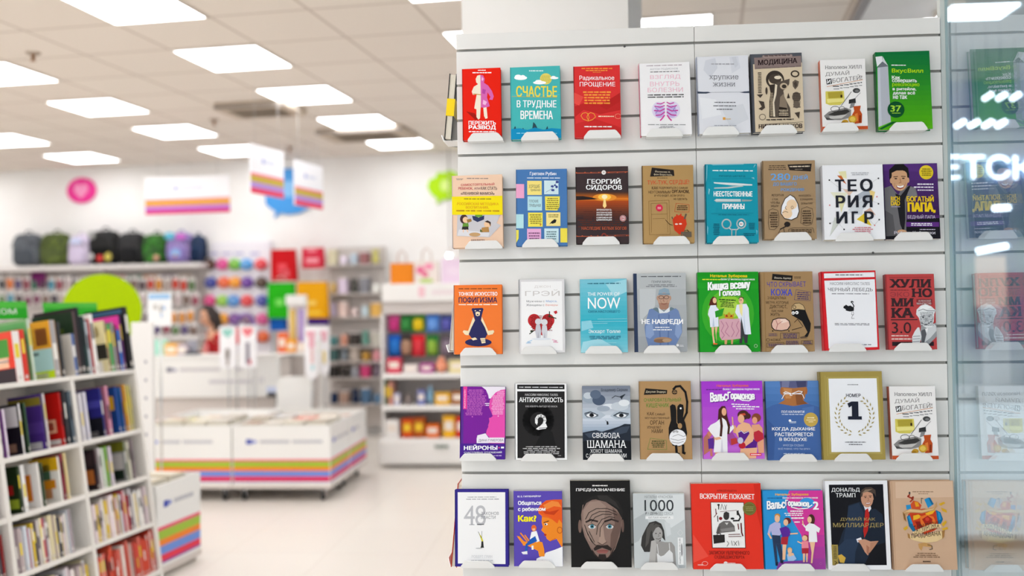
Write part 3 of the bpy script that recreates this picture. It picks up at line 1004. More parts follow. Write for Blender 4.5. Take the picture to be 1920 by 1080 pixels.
('a3', '150,268 597,263 597,900 150,905', (210, 545), .022, 1, 'f47c34', 'b8b0b0', 'orange hardback with a dark blue bear sitting in a yoga pose', '''
M 8a4420 198 555 294 310 1
T ffffff 198 555 332 366 b=.02|ТОНКОЕ ИСКУССТВО
T 2f2a58 198 553 378 432 b=.02|ПОФИГИЗМА
M fff0e0 198 555 440 458 1
E 2b2a5c 332 495 14 14
E 2b2a5c 412 493 14 14
P 2b2a5c 322,500 345,482 405,480 424,500 412,545 402,595 350,595 336,545
P f3dfb8 352,520 372,512 395,520 392,548 372,556 356,548
E 2b2a5c 373 540 8 6
E f3dfb8 352 505 8 5
E f3dfb8 395 503 8 5
P f3dfb8 332,560 352,600 318,680 290,730 262,728 235,700 245,684 285,690
P f3dfb8 412,560 405,600 440,680 470,730 500,724 526,700 515,684 470,690
P 2b2a5c 350,590 402,590 440,660 462,720 440,760 320,760 290,720 315,660
P f3dfb8 240,686 290,690 282,722 250,722
P f3dfb8 470,690 522,686 512,722 478,722
E 2b2a5c 378 795 122 36
P f3dfb8 310,760 350,750 370,768 330,778
P f3dfb8 395,758 440,755 445,800 410,806
L 2b2a5c 3 400,772 440,770
L 2b2a5c 3 402,786 442,784
M ffffff 250 510 850 864 1
'''),
('a3', '753,215 1172,212 1180,888 752,893', (765, 1100), .018, 1, 'dcdadb', 'b8b8bc', 'white book with two grey figures in front of a red rose heart', '''
P f5f4f4 775,235 1150,233 1156,870 772,872
T dad4d2 898 1045 270 296 |ДЖОН
T cfcac8 812 1128 308 366 |ГРЭЙ
T 6a6a6e 825 990 405 428 |Мужчины с
T 6a9ad0 1003 1105 405 428 |Марса,
T 6a6a6e 822 988 438 462 |Женщины с
T e08a70 1000 1110 440 462 |Венеры
E bf2a2e 893 590 58 60
E bf2a2e 1022 590 58 60
P bf2a2e 838,610 1078,610 1040,670 965,730 880,665
M 7a1518 850 1070 545 690 11
L 2a3a24 9 1035,510 1035,560
L 2a3a24 9 1020,550 1095,572
P c02a34 1072,510 1100,500 1108,522 1088,534
L 2a3a24 8 850,715 890,685
E 2a3a24 868 690 12 8
E d4d4da 931 602 29 29
E dadade 987 607 30 29
P c8c8d0 912,630 948,632 958,690 950,755 915,755 902,690
P d4d4da 968,636 1008,636 1016,690 1008,755 975,758 962,690
P a8a8b2 930,690 935,752 925,752
P b0b0ba 990,690 994,754 984,754
L b8d4ec 8 870,775 830,790 860,798 820,800
L f0b8cc 8 1060,770 1100,780 1070,790 1110,795
E e4e8ee 960 762 90 10
R e8743a 930 834 950 844
R d8b83a 950 834 972 844
R 3a9ac8 972 834 1000 844
'''),
('a3', '1320,212 1750,210 1755,885 1320,890', (1360, 1700), .016, 0, '5fbfd2', '2f8fa6', 'turquoise paperback with large white capital letters and pale streaks', '''
G 1318 208 1758 580 7cc6d8 40b4c8 9
G 1318 580 1758 890 34b0c6 7fc9d8 9
P a0d8e4 1560,260 1750,215 1750,330 1640,380
P a4dae6 1340,790 1500,760 1640,840 1560,885 1320,885
P 8ed0e0 1330,600 1420,590 1440,660 1330,690
M 2a6a80 1390 1692 244 262 1
T ffffff 1392 1686 334 364  f=1|THE POWER OF
T ffffff 1392 1690 382 484 b=.005|NOW
T 1f5a78 1395 1687 500 524 b=.01 f=1|СИЛА НАСТОЯЩЕГО
L a8e0e8 3 1480,580 1750,578
L a8e0e8 3 1400,604 1750,600
L a8e0e8 3 1380,622 1570,618
T ffffff 1395 1688 676 716 b=.005 f=1|Экхарт Толле
M 1f5a78 1400 1690 734 746 1
M 1f5a78 1390 1700 746 768 2
L a8e0e8 3 1480,800 1650,798
L a8e0e8 3 1500,825 1620,823
'''),
('b3', '95,160 573,155 587,880 97,885', (180, 517), .024, 1, 'b4b8bb', '2f3c58', 'grey hardback with a surgeon in blue scrubs clasping his hands', '''
G 95 155 590 885 b8bcbe a0a4a8 5
P 2f3c58 95,150 126,150 130,890 95,890
M 55585c 165 530 181 196 1
T 4a4d52 262 440 226 246 |ГЕНРИ МАРШ
M 77797c 200 500 258 286 2
P c4c8ca 150,300 300,300 290,460 150,600
E b8917a 318 385 12 22
E b8917a 428 385 12 22
E bf9a84 372 400 56 74
P 8fa6b6 322,350 330,310 378,292 418,305 428,350 375,335
P 7a94a6 322,342 428,342 428,356 322,356
P a87e6a 325,430 420,430 412,490 335,490
O 3a3030 348 378 22 14 4
O 3a3030 396 378 22 14 4
L 9a6e5a 5 372,385 366,412 380,415
L 8a4e44 5 350,436 375,442 398,434
L 8a6a5a 3 340,405 350,430
L 8a6a5a 3 405,405 398,430
P 6a7f8a 250,490 300,470 372,500 440,468 490,492 372,560
P dfe4e8 318,470 372,510 425,465 425,520 330,525
P 7188b4 235,490 262,480 330,525 400,520 478,478 505,500 535,600 538,700 500,780 470,830 225,830 200,740 190,650
P 8aa0c8 205,640 260,600 280,720 240,760 200,740
P 8aa0c8 520,600 480,620 470,720 500,760 535,700
P 5f76a4 330,530 345,820 330,830 318,540
P 5f76a4 410,530 400,820 412,830 425,540
E a88468 360 770 84 26
E 8a6850 335 780 60 18
E b89878 395 776 40 18
T ffffff 165 547 580 630 b=.04|НЕ НАВРЕДИ
M ffffff 290 420 648 662 1
M ffffff 268 442 668 686 1
E ffffff 495 820 12 12
M e8e8e8 510 552 815 835 2
'''),
('b3', '682,152 1243,142 1255,880 690,882', (835, 1172), .030, 1, '1c9c24', '0f6a18', 'bright green hardback with two people in white coats beside a pink crowned shape', '''
G 680 140 1258 300 18961f 1fa025 3
E 3aac2a 960 530 240 270
E 62be30 960 520 190 210
E 96d038 970 500 130 140
E b8dc50 985 490 80 80
T f7d51d 800 1140 170 202 b=.03|Наталья Зубарева
M d8e83a 728 895 208 228 1
T ffffff 898 1210 204 226 b=.01|более 2,7 миллиона подписчиков
T 147a1a 784 1176 250 342 s=-.06 b=.05|Кишка всему
T ffffff 776 1168 244 336 s=-.06 b=.04|Кишка всему
T 147a1a 888 1082 318 374 s=-.03 b=.06|Голова
T ffffff 880 1075 312 368 s=-.03 b=.05|Голова
M 2a4a1a 878 1030 392 412 1 s=.05
M 2a4a1a 885 1025 414 470 4 s=.08
P 5a241a 800,400 825,372 855,385 858,470 868,520 845,470 805,460 785,455
E f0c09a 838 410 18 26
P e6ecf8 800,455 850,452 862,500 870,560 872,650 795,655 790,570 775,540 782,500
P c0cce0 825,560 835,650 815,650
L e6ecf8 14 855,480 885,520
P 2a9a2a 840,510 925,480 905,550 845,568
P f0c09a 805,655 830,655 826,730 838,800 822,815
P f0c09a 838,655 862,652 850,720 852,800
P e8642a 820,800 860,805 855,820 822,822
P 3a241a 1060,385 1085,372 1105,385 1105,410 1095,395 1065,405
E f0c09a 1082 412 22 30
O 2a2a2a 1076 405 10 6 3
P e6ecf8 1040,450 1075,442 1130,440 1150,480 1155,560 1170,720 1110,725 1075,640 1050,560 1025,520
P f5e8a0 1060,445 1095,445 1090,560 1070,520
P c0cce0 1105,500 1120,720 1108,722
P 3a3a40 1080,560 1110,720 1140,725 1135,800 1112,805 1095,730 1085,805 1060,805
P d8a8b4 875,585 920,575 1000,580 1065,575 1075,620 1072,760 1000,770 900,775 880,740
L b87890 6 895,600 920,640 895,690 925,730 900,760
L b87890 6 1055,600 1035,640 1058,690 1030,740
L b87890 6 940,610 960,650 930,700 970,740
L b87890 6 1000,610 990,650 1015,700 990,745
P c8a02a 930,575 920,530 945,545 968,515 990,545 1015,528 1008,578
P a01818 935,560 945,535 960,560
P a01818 975,560 992,540 1000,560
P e0a878 925,770 950,768 945,815 925,812
P e0a878 985,768 1005,766 1000,812 985,812
P 0f6a18 800,815 1130,810 1160,830 820,835
O b8dcb0 1212 828 14 14 5
'''),
('b3', '1255,150 1742,138 1757,878 1265,880', (1350, 1692), .022, 1, 'a6855c', '7c6240', 'brown craft-paper hardback with a black mole in a miner helmet', '''
L 967648 6 1298,160 1306,880
P 1f1a18 1375,165 1560,180 1555,230 1368,222
T e8dcc8 1392 1545 190 214 s=.01|Йаэль Адлер
M 4a3a28 1568 1640 185 208 2
T 3c3aa4 1325 1680 240 286 s=-.02|ЧТО СКРЫВАЕТ
T 2a44c4 1360 1555 303 365 b=.015|КОЖА
T 3a2a1e 1328 1497 372 404 |2 КВАДРАТНЫХ
T 3a2a1e 1312 1520 416 444 |МЕТРА, КОТОРЫЕ
T 3a2a1e 1345 1505 450 488 |ДИКТУЮТ,
T 3a2a1e 1363 1467 494 516 |КАК НАМ
T 3a2a1e 1350 1438 524 552 |ЖИТЬ
L 4a3a6a 3 1590,308 1725,330 1718,410 1572,402 1590,308
M 4a3a6a 1590 1715 325 400 4 s=.05
P 151212 1545,490 1600,478 1670,490 1700,570 1722,620 1715,690 1690,745 1655,745 1690,700 1660,640 1640,600 1600,575 1548,545
P c8aa7c 1545,495 1550,460 1580,436 1620,432 1655,455 1672,495 1610,488
L 151212 4 1545,497 1550,460 1580,436 1620,432 1655,455 1672,495
O 3a3028 1572 470 14 14 5
E ffffff 1560 524 15 15
E 151212 1558 526 6 6
E ffffff 1594 520 15 15
E 151212 1592 522 6 6
P a6855c 1570,610 1600,580 1630,620 1650,650 1600,690 1570,650
L 151212 5 1570,610 1600,580 1650,650
L 151212 6 1548,680 1640,655
P 6a5440 1620,745 1660,735 1690,755 1625,760
P 151212 1355,625 1370,585 1420,568 1490,570 1525,595 1535,640 1510,680 1450,692 1385,685 1360,660
P e6bcaa 1362,628 1376,592 1422,576 1488,577 1518,600 1527,640 1504,673 1450,684 1390,678 1368,656
P f2d6c8 1440,580 1488,580 1510,605 1450,620
L a85a5a 5 1400,680 1415,630 1400,590
L a85a5a 4 1415,630 1460,600
E 151212 1370 690 6 6
E 151212 1518 690 6 6
R 9a7a58 1325 710 1415 740
M 5a4a6a 1330 1412 712 738 2
L 3a2a1e 3 1440,708 1612,706 1610,760 1440,765 1440,708
M 4a3a6a 1450 1605 712 760 3
O 3a2a1e 1325 772 16 12 3
T 3a2a1e 1352 1438 760 784 |КОЖА
M 4a3a6a 1485 1610 778 830 4
L 3a2a1e 3 1315,800 1470,796 1470,840 1315,840 1315,800
M 4a3a6a 1322 1465 805 835 2
L 3a2a1e 3 1632,780 1735,776 1735,815 1632,818 1632,780
M 4a3a6a 1640 1730 783 812 2
'''),
('c3', '200,135 665,123 685,800 205,812', (245, 565), .028, 1, 'd8232b', 'd8232b', 'white and red hardback with a small black swan in its middle', '''
P f3f3f7 228,150 655,138 656,178 228,190
P f3f3f7 229,210 657,197 668,778 245,795
M 6a6a6e 325 560 154 170 1
T 7a7a80 275 615 222 246  f=1|НАССИМ НИКОЛАС ТАЛЕБ
T 3a3a3e 255 637 262 304  f=1|ЧЕРНЫЙ ЛЕБЕДЬ
M 8a8a90 288 606 314 328 1
P 1a1a1c 382,440 388,425 400,420 405,412 425,425 445,420 462,432 474,440 472,466 440,472 420,468 400,462 405,455
L 1a1a1c 8 464,445 474,425 462,402 450,390 458,384 470,392
L 5a5a60 3 455,470 452,500 470,500
L 5a5a60 3 465,470 470,490 452,520 452,532 475,530
M 77777c 300 606 571 593 2
M 77777c 297 622 751 766 1
'''),
('c3', '742,158 1160,152 1177,800 755,802', (803, 1128), .022, 1, 'c04545', '8a2c30', 'brick red book with an engraved grey man giving a thumbs up', '''
L a83a3c 5 752,165 764,800
L 7a2a30 3 778,186 1140,180
T 3a2428 778 1137 200 268 b=.06 f=1|ХУЛИ
M 8a3438 785 945 284 302 1
T 963a40 782 946 308 350 b=.01|ЭКО
T 3a2428 965 1142 280 350 b=.06 f=1|НО
T 3a2428 787 983 364 430 b=.06 f=1|МИ
T 3a2428 785 985 448 527 b=.06 f=1|КА
R 8a3438 1005 368 1140 420
T d8c8c8 1022 1128 374 392 b=.01|АЛЕКСЕЙ
T d8c8c8 1008 1132 398 416 b=.01|МАРКОВ
L 3a2428 8 785,547 1010,545
T 3a2428 790 955 568 662 |3.0
M f0e0d8 785 930 676 692 1
M f0e0d8 785 960 702 722 1
R 2a1c20 790 735 1147 770
P 9a9da0 1040,600 1130,590 1176,570 1177,690 1110,752 1085,762 1045,765 1030,690
P cfd2d4 1090,610 1150,580 1176,600 1177,640 1120,700 1070,740 1050,700
P e4e6e8 1005,460 1040,425 1080,412 1130,430 1168,465 1155,500 1150,560 1135,610 1085,615 1040,590 1022,530 1000,500
P f4f4f6 1040,430 1090,418 1130,440 1090,460 1030,470
L 6a6c70 5 1020,470 1060,455 1100,470 1160,470
L 4a4c50 6 1045,520 1075,512
L 4a4c50 6 1095,510 1130,505
E 3a3c40 1060 528 9 5
E 3a3c40 1112 520 9 5
P b8bcc0 1075,530 1095,528 1105,560 1072,565
L 4a4c50 7 1045,575 1085,590 1128,562
L 7a7c80 4 1035,540 1040,575
L 7a7c80 4 1140,530 1135,570
M 8a8c90 1030 1150 480 600 10
P f0f0f2 1072,625 1100,618 1090,660
P 5a5c60 1040,640 1072,625 1085,670 1060,760 1045,760
P e4e6e8 985,645 1010,612 1025,612 1032,650 1042,690 1020,768 962,765 962,690
L 6a6c70 4 970,690 1030,685
L 6a6c70 4 968,712 1028,708
L 6a6c70 4 966,735 1024,730
'''),
('a4', '205,217 618,222 622,893 205,885', (205, 545), .020, 1, '5a2d90', '3a1a60', 'purple and pink hardback with two facing head profiles', '''
P f0e8f3 400,212 622,212 622,250 560,300 500,330 460,330 440,280
P e84fae 622,247 575,252 530,275 495,315 475,345 470,420 485,450 505,490 468,512 475,540 466,570 455,600 445,655 480,692 622,692
P 7a1f98 236,212 400,217 440,250 462,300 470,345 465,400 485,440 505,492 488,506 470,508 474,535 462,560 466,590 440,645 365,665 358,742 236,742
M c868c0 270 425 245 300 4
M c868c0 255 445 300 400 8
M c868c0 250 415 400 485 6
M f8b8e0 540 612 258 300 4
M f8b8e0 490 612 300 400 9
M f8b8e0 490 612 400 480 6
R f4e4f4 432 372 474 380
R f4e4f4 440 388 470 396
E c868c0 318 496 6 6
E f8b8e0 556 492 6 6
R e83f9a 232 218 268 426
T f4d8ec 240 258 248 415 b=.02 v=1|НЕЙРОНОРМ
R f0e8f3 360 690 614 740
P f0e8f3 366,668 440,650 470,690 362,692
T 4a3a50 378 606 703 730 |ДИНА ГУМЕРОВА
R 4a2290 200 742 622 900
L e83f9a 4 470,740 622,742
T ffffff 243 552 755 802 b=.04|НЕЙРОНЫ
E e8508a 567 783 7 7
R ffffff 585 774 612 790
T ffffff 245 592 814 834 b=.01|СЧАСТЛИВЫХ ОТНОШЕНИЙ
M c8b0e0 430 590 848 866 1
'''),
('a4', '712,195 1190,190 1195,895 712,893', (770, 1100), .026, 1, 'f2f2f2', 'd8d8d8', 'white-bordered black hardback with a white swan-shaped figure two', '''
P 201e1e 737,203 1172,200 1172,244 737,244
P 232121 737,265 1173,263 1173,878 737,878
M e8e8e8 752 1155 220 234 1
O 161515 930 530 110 110 70
P 161515 1000,600 1060,640 1090,760 900,760 930,700
T e0dede 808 1110 285 305  f=1|НАССИМ НИКОЛАС ТАЛЕБ
T ffffff 752 1158 320 362 b=.02 f=1|АНТИХРУПКОСТЬ
T d0cece 812 1106 394 412  f=1|КАК ИЗВЛЕЧЬ ВЫГОДУ ИЗ ХАОСА
L f4f4f4 24 912,550 912,515 928,492 955,486 982,500 992,530 980,565 955,590
P f4f4f4 930,590 980,570 1000,560 1012,592 998,606 960,612 930,618 908,610
P f4f4f4 905,530 922,540 918,575 906,560
P 232121 935,600 1010,594 1010,598 935,606
M c8c6c6 785 1130 766 846 5
M a8a6a6 1110 1138 850 862 1
'''),
('a4', '1348,212 1787,215 1788,895 1338,895', (1380, 1720), .022, 0, '5c6674', '1e2026', 'dark blue-grey paperback with two eyes in a cloudy sky', '''
G 1335 205 1792 480 7c8494 c4ccd6 8
G 1335 480 1792 640 d8dee8 98a8bc 6
E 9aa6b4 1420 320 72 50
E c4ccd4 1400 300 40 30
E 4c5a70 1500 340 60 50
E 5c6a80 1470 290 50 40
E dfe4ea 1600 400 70 24
E c8d0d8 1690 400 80 40
E e4e8ec 1730 370 50 30
E a0aab8 1540 420 60 26
P b4c0cc 1345,420 1500,440 1560,480 1500,520 1345,510
P b4c0cc 1790,430 1640,450 1600,490 1660,520 1790,510
P 6a7480 1360,470 1400,455 1460,458 1492,490 1440,505 1385,500
E eef0f2 1428 480 46 17
E 16181c 1430 479 21 17
P 6a7480 1630,490 1660,462 1720,458 1775,475 1740,505 1680,508
E eef0f2 1702 485 46 17
E 16181c 1703 483 21 17
L 2a3038 7 1365,462 1420,448 1490,480
L 2a3038 7 1632,484 1690,454 1770,468
P 252c38 1338,640 1400,628 1470,618 1520,632 1600,610 1680,585 1730,562 1790,565 1790,900 1338,900
P 3c4656 1360,650 1480,628 1600,640 1700,590 1780,580 1750,640 1600,680 1400,690
P 15181e 1338,720 1500,700 1790,720 1790,900 1338,900
P 16181c 1565,535 1580,538 1585,565 1568,570
L 16181c 3 1555,525 1575,545
T 3c4450 1522 1765 236 270  f=1|Владимир Серкин
L 2c323a 6 1620,325 1650,305 1690,315 1740,292
P 2c323a 1690,312 1745,290 1715,325 1710,340
T ffffff 1432 1687 643 698 b=.005 f=1|СВОБОДА
T ffffff 1378 1745 712 782 b=.005 f=1|ШАМАНА
T ffffff 1408 1706 795 828  f=1|ХОХОТ ШАМАНА
T ffffff 1368 1745 836 872  f=1|С НОВЫМИ ГЛАВАМИ
'''),
('b4', '145,173 622,168 630,890 150,890', (205, 545), .020, 1, 'b28c5e', '8a6a40', 'tan hardback with a long-tailed black creature and a round white belly', '''
P 1c1815 205,237 405,252 402,288 190,297
T e8d8b8 208 392 258 282 |Джулия Эндерс
T 3f8a2a 190 530 320 360 s=-.01|ОЧАРОВАТЕЛЬНЫЙ
T 3f8a2a 212 420 374 412 s=-.01|КИШЕЧНИК
T 3a2c1c 218 282 455 486 |КАК
T 3a2c1c 290 380 460 486 |САМЫЙ
T 3a2c1c 198 420 496 522 |МОГУЩЕСТВЕННЫЙ
T 3a2c1c 244 370 532 572 |ОРГАН
T 3a2c1c 215 347 584 608 |УПРАВЛЯЕТ
T 3a2c1c 257 358 612 648 |НАМИ
L 4f8a3a 3 245,695 390,715 394,800 217,797 245,695
M 3a4a24 250 380 715 785 4
L 181412 20 552,520 582,460 588,360 572,270 525,215 485,220 462,245
O 181412 472 270 22 20 5
M 181412 452 495 255 290 2
P 181412 428,400 450,382 478,392 486,430 492,450 498,400 520,378 550,388 557,430 548,500 570,560 584,650 560,740 515,772 450,765 414,695 414,600 436,530 432,450
E f0f0f2 527 420 9 9
L b28c5e 5 490,390 490,550 505,575
E f2f2f5 497 690 78 76
E b28c5e 518 582 20 26
L 2a2422 3 450,640 480,625 500,640
L 2a2422 3 450,680 500,660 550,680 570,670
L 2a2422 3 430,700 500,715 565,700
L 2a2422 3 440,730 500,740 550,725
O 2a2422 462 635 10 8 3
O 2a2422 490 635 10 8 3
L 181412 22 480,765 485,835 505,842
L 181412 22 545,760 545,828 560,834
M 4a3a28 240 370 838 850 1
'''),
('b4', '728,170 1285,168 1297,885 730,888', (805, 1148), .026, 1, 'b244d4', '8a2fa8', 'violet hardback with a dark-haired woman in a white coat and women in swimsuits', '''
G 726 165 1300 890 a83cd0 c868d8 6
T f0703a 868 1158 200 226 b=.03|Наталья Зубарева
M 6a2a90 770 918 238 256 1
T ffffff 925 1260 232 256 b=.01|более 1 миллиона подписчиков
T 6a1a90 812 972 284 366 s=-.08 b=.05|Вальс
T ffffff 805 965 276 360 s=-.08 b=.04|Вальс
T 6a1a90 972 1222 276 356 s=.02 b=.05|Гормонов
T ffffff 965 1215 268 350 s=.02 b=.04|Гормонов
L ffffff 9 1040,318 1100,345 1160,350 1210,325
M ffffff 1000 1160 372 390 1 s=.04
M ffffff 1010 1255 392 412 1 s=.02
M ffffff 1040 1210 414 432 1 s=.02
E d0806a 790 655 22 26
P b87060 735,690 770,650 800,700 860,660 860,760 735,850
P 5a2a90 775,700 830,690 835,790 780,795
P c87868 790,790 812,790 815,860 795,860
P a0489a 940,660 1000,640 1040,700 980,760
P c03a3a 985,700 1040,690 1050,740 990,760
P e8a878 1040,600 1075,595 1060,660 1010,640 1012,585 1030,570
E 8a4630 1225 505 42 40
E e8a480 1210 530 24 32
P e8a480 1180,570 1250,565 1280,600 1285,680 1190,650
P c02a3a 1195,640 1245,620 1285,650 1290,700 1210,740
P e8a480 1230,735 1290,700 1290,830 1240,830
P 4a2218 880,430 910,398 940,398 955,440 958,500 985,580 975,650 940,560 900,500 905,660 885,640 870,540
E eab08a 930 450 22 36
P f4f2f6 855,545 905,500 935,520 990,590 1010,560 1020,600 975,650 955,640 955,830 825,825 840,690 800,640 775,605 805,570
P d8d4e0 905,690 915,825 890,825
L 4a2218 22 895,480 905,580 895,670
L 4a2218 20 950,500 972,590 965,650
L eab08a 12 1010,570 1005,500
P eab08a 830,690 885,680 900,700 850,712
P eab08a 840,825 940,828 940,885 830,885
E 4a2420 1105 480 52 44
E 4a2420 1150 490 24 26
P c84a30 1070,470 1120,462 1130,480 1080,490
E eeb48e 1085 515 30 40
P eeb48e 1060,570 1110,545 1160,560 1195,620 1200,700 1150,770 1120,770 1050,680 1030,640 1040,600
P 5a1f88 1055,640 1080,620 1110,640 1150,625 1175,690 1230,730 1215,790 1130,790 1090,740 1060,690
L ffffff 4 1060,640 1085,625 1110,650 1150,630
P eeb48e 1075,790 1230,780 1215,880 1060,885
P eeb48e 1160,650 1200,640 1190,720 1120,770 1090,755
E c02030 1090 760 32 30
E c8c8e0 1075 715 26 30
R f4f0f6 880 828 1110 850
M 8a4a90 890 1100 834 846 1
R e83a50 1160 832 1265 856
M ffffff 1170 1260 838 852 1
'''),
('b4', '1312,172 1805,165 1818,895 1325,900', (1430, 1775), .018, 0, '4f7ab6', '3a5c90', 'blue paperback showing the back of a surgeon tied mask and neck', '''
G 1310 160 1820 420 5a86c4 4a76b4 4
P 5c5f86 1448,168 1705,163 1700,225 1575,232 1455,228
P 7a7da0 1470,172 1540,170 1530,228 1465,226
P 44466a 1600,170 1690,168 1690,222 1610,228
E a8683e 1462 262 12 34
E a8683e 1690 258 12 34
P b0713f 1465,226 1575,234 1690,224 1680,320 1660,350 1720,385 1570,400 1420,385 1490,345 1470,310
P c88a54 1480,235 1560,240 1550,330 1500,330
P 8a5430 1590,300 1670,260 1655,340 1700,380 1600,390
L f2f2f6 6 1465,335 1490,290 1550,285
L f2f2f6 6 1670,330 1655,290 1560,285
L f2f2f6 7 1550,285 1500,268 1480,280 1545,290
L f2f2f6 7 1560,285 1620,262 1655,268 1640,282 1560,290
L f2f2f6 6 1550,290 1540,302 1560,302
P 4568a6 1318,425 1380,392 1440,378 1570,402 1700,378 1760,395 1814,412 1818,892 1325,898
P 3c5c98 1325,520 1400,600 1380,890 1325,896
P 4f74b2 1650,420 1760,400 1740,600 1680,620
T ffffff 1458 1668 442 464 b=.01|ПОЛ КАЛАНИТИ
M c8d4e8 1460 1665 470 486 1
E c9a952 1728 525 65 65
M fff0c8 1695 1760 500 518 1
M fff0c8 1685 1772 522 536 1
M fff0c8 1705 1750 540 552 1
E ffffff 1535 535 12 12
M e8f0f8 1525 1598 540 560 2
T ffffff 1368 1764 596 630 b=.02|КОГДА ДЫХАНИЕ
T ffffff 1393 1742 644 678 b=.02|РАСТВОРЯЕТСЯ
T ffffff 1433 1686 692 726 b=.02|В ВОЗДУХЕ
T c0d0ea 1468 1656 752 773 |ИНОГДА СУДЬБЕ
T c0d0ea 1422 1712 782 804 |ВСЁ РАВНО, ЧТО ТЫ ВРАЧ
M d8e4f4 1450 1680 830 862 2
'''),
('c4', '180,80 718,72 733,830 198,835', (292, 615), .030, 1, 'a8944c', '8a7838', 'large gold-bordered hardback with a laurel wreath around a black figure one', '''
L b6a45c 5 228,112 240,800
P b4a25a 240,125 690,120 705,782 255,785
P f2f3f7 257,138 672,134 688,765 272,768
M 6a6a70 420 512 184 196 1
T 2a2c36 406 532 268 297 b=.03|НОМЕР
WREATH a3904e 475 455 148
P 1d2030 415,352 450,335 508,335 508,462 536,462 536,490 418,490 418,462 452,462 452,372 428,388
M 6a6a70 388 565 676 690 1
M 6a6a70 420 535 696 710 1
'''),
('c4', '782,205 1175,200 1190,828 790,830', (820, 1135), .022, 0, 'f4f1ef', 'c8603a', 'white paperback with a yellow bottle and orange flask, last in the fourth row', HILL),
('a5', '163,285 655,287 657,995 163,993', (215, 530), .026, 1, '34298a', '34298a', 'white hardback with a blue border and large grey numerals, first book in the bottom row', '''
P f3f2f2 190,308 628,310 627,970 190,965
M 9a9aa0 280 545 348 360 1
M 9a9aa0 268 570 366 380 1
T bcbcc0 246 347 432 612  f=1|4
T bcbcc0 352 448 430 614  f=1|8
T 7a7a7e 405 568 490 518  f=1|ЗАКОНОВ
T 7a7a7e 405 540 526 554  f=1|ВЛАСТИ
P d8d030 395,700 408,715 425,760 412,765 400,735
P e8e050 385,680 400,710 405,740 395,720
L 3a3a30 3 378,672 405,730
L 3a3a30 3 412,668 410,730
P 2a2a28 408,760 424,762 428,810 432,820 398,820 404,805
E c4c4c4 385 825 32 6
T d0d0d2 318 506 888 914 |РОБЕРТ ГРИН
M c8c8cc 310 512 930 946 1
'''),
('a5', '707,295 1155,300 1155,992 707,990', (750, 1085), .020, 0, '5c4ab2', '43348a', 'purple paperback with an orange-haired face looking at a small boy on a hand', '''
T ffffff 745 962 335 354 b=.02|Ю. Б. ГИППЕНРЕЙТЕР
P f08a24 985,470 1060,420 1160,400 1160,830 1100,740 1040,762 1010,740 1005,720 992,712 1000,700 985,685 960,660 975,630 965,590 968,540
P e85a1c 930,470 960,420 1010,385 1080,378 1160,378 1160,600 1125,560 1110,600 1060,560 1010,540 960,520 940,510
P f28a3a 980,430 1060,390 1120,400 1150,450 1080,440 1010,470
P c83e12 960,470 1040,490 1130,470 1080,520 1000,510
P e86a20 940,500 975,540 1060,550 990,520
O c85a18 1130 660 22 28 6
L 3a1a10 7 985,590 1030,575
E f4f0f0 1005 605 16 10
E 2a1a18 1000 606 7 8
P b02a18 990,690 1010,700 1000,716 985,704
L c85a18 5 1040,762 1090,735
P f2f2f4 985,890 1000,865 1080,840 1160,810 1160,992 905,992 915,920
P d8d8e0 965,920 1000,990 975,990
P f29028 735,710 760,715 800,760 850,770 862,745 885,760 930,760 970,770 985,830 988,900 940,900 930,850 830,800 790,800 790,790 745,730
L f29028 12 770,685 830,760
L f29028 12 810,705 850,760
E e86a2a 893 640 24 30
P f0c090 878,645 905,640 905,662 882,665
P f4f4f6 870,675 918,665 945,760 915,770 900,720 880,760 855,740
P 1f5cb8 862,740 905,712 922,760 880,780 835,800 830,850 808,850 815,790
P f0f0f0 775,860 830,850 832,880 790,880
R f0f0f0 870 800 888 838
P f29028 935,850 985,830 990,890 940,900
T ffffff 748 964 388 432 b=.03|Общаться
T ffffff 748 1002 446 490 b=.03|с ребенком
T f8e81a 747 918 522 578 b=.07|Как?
'''),
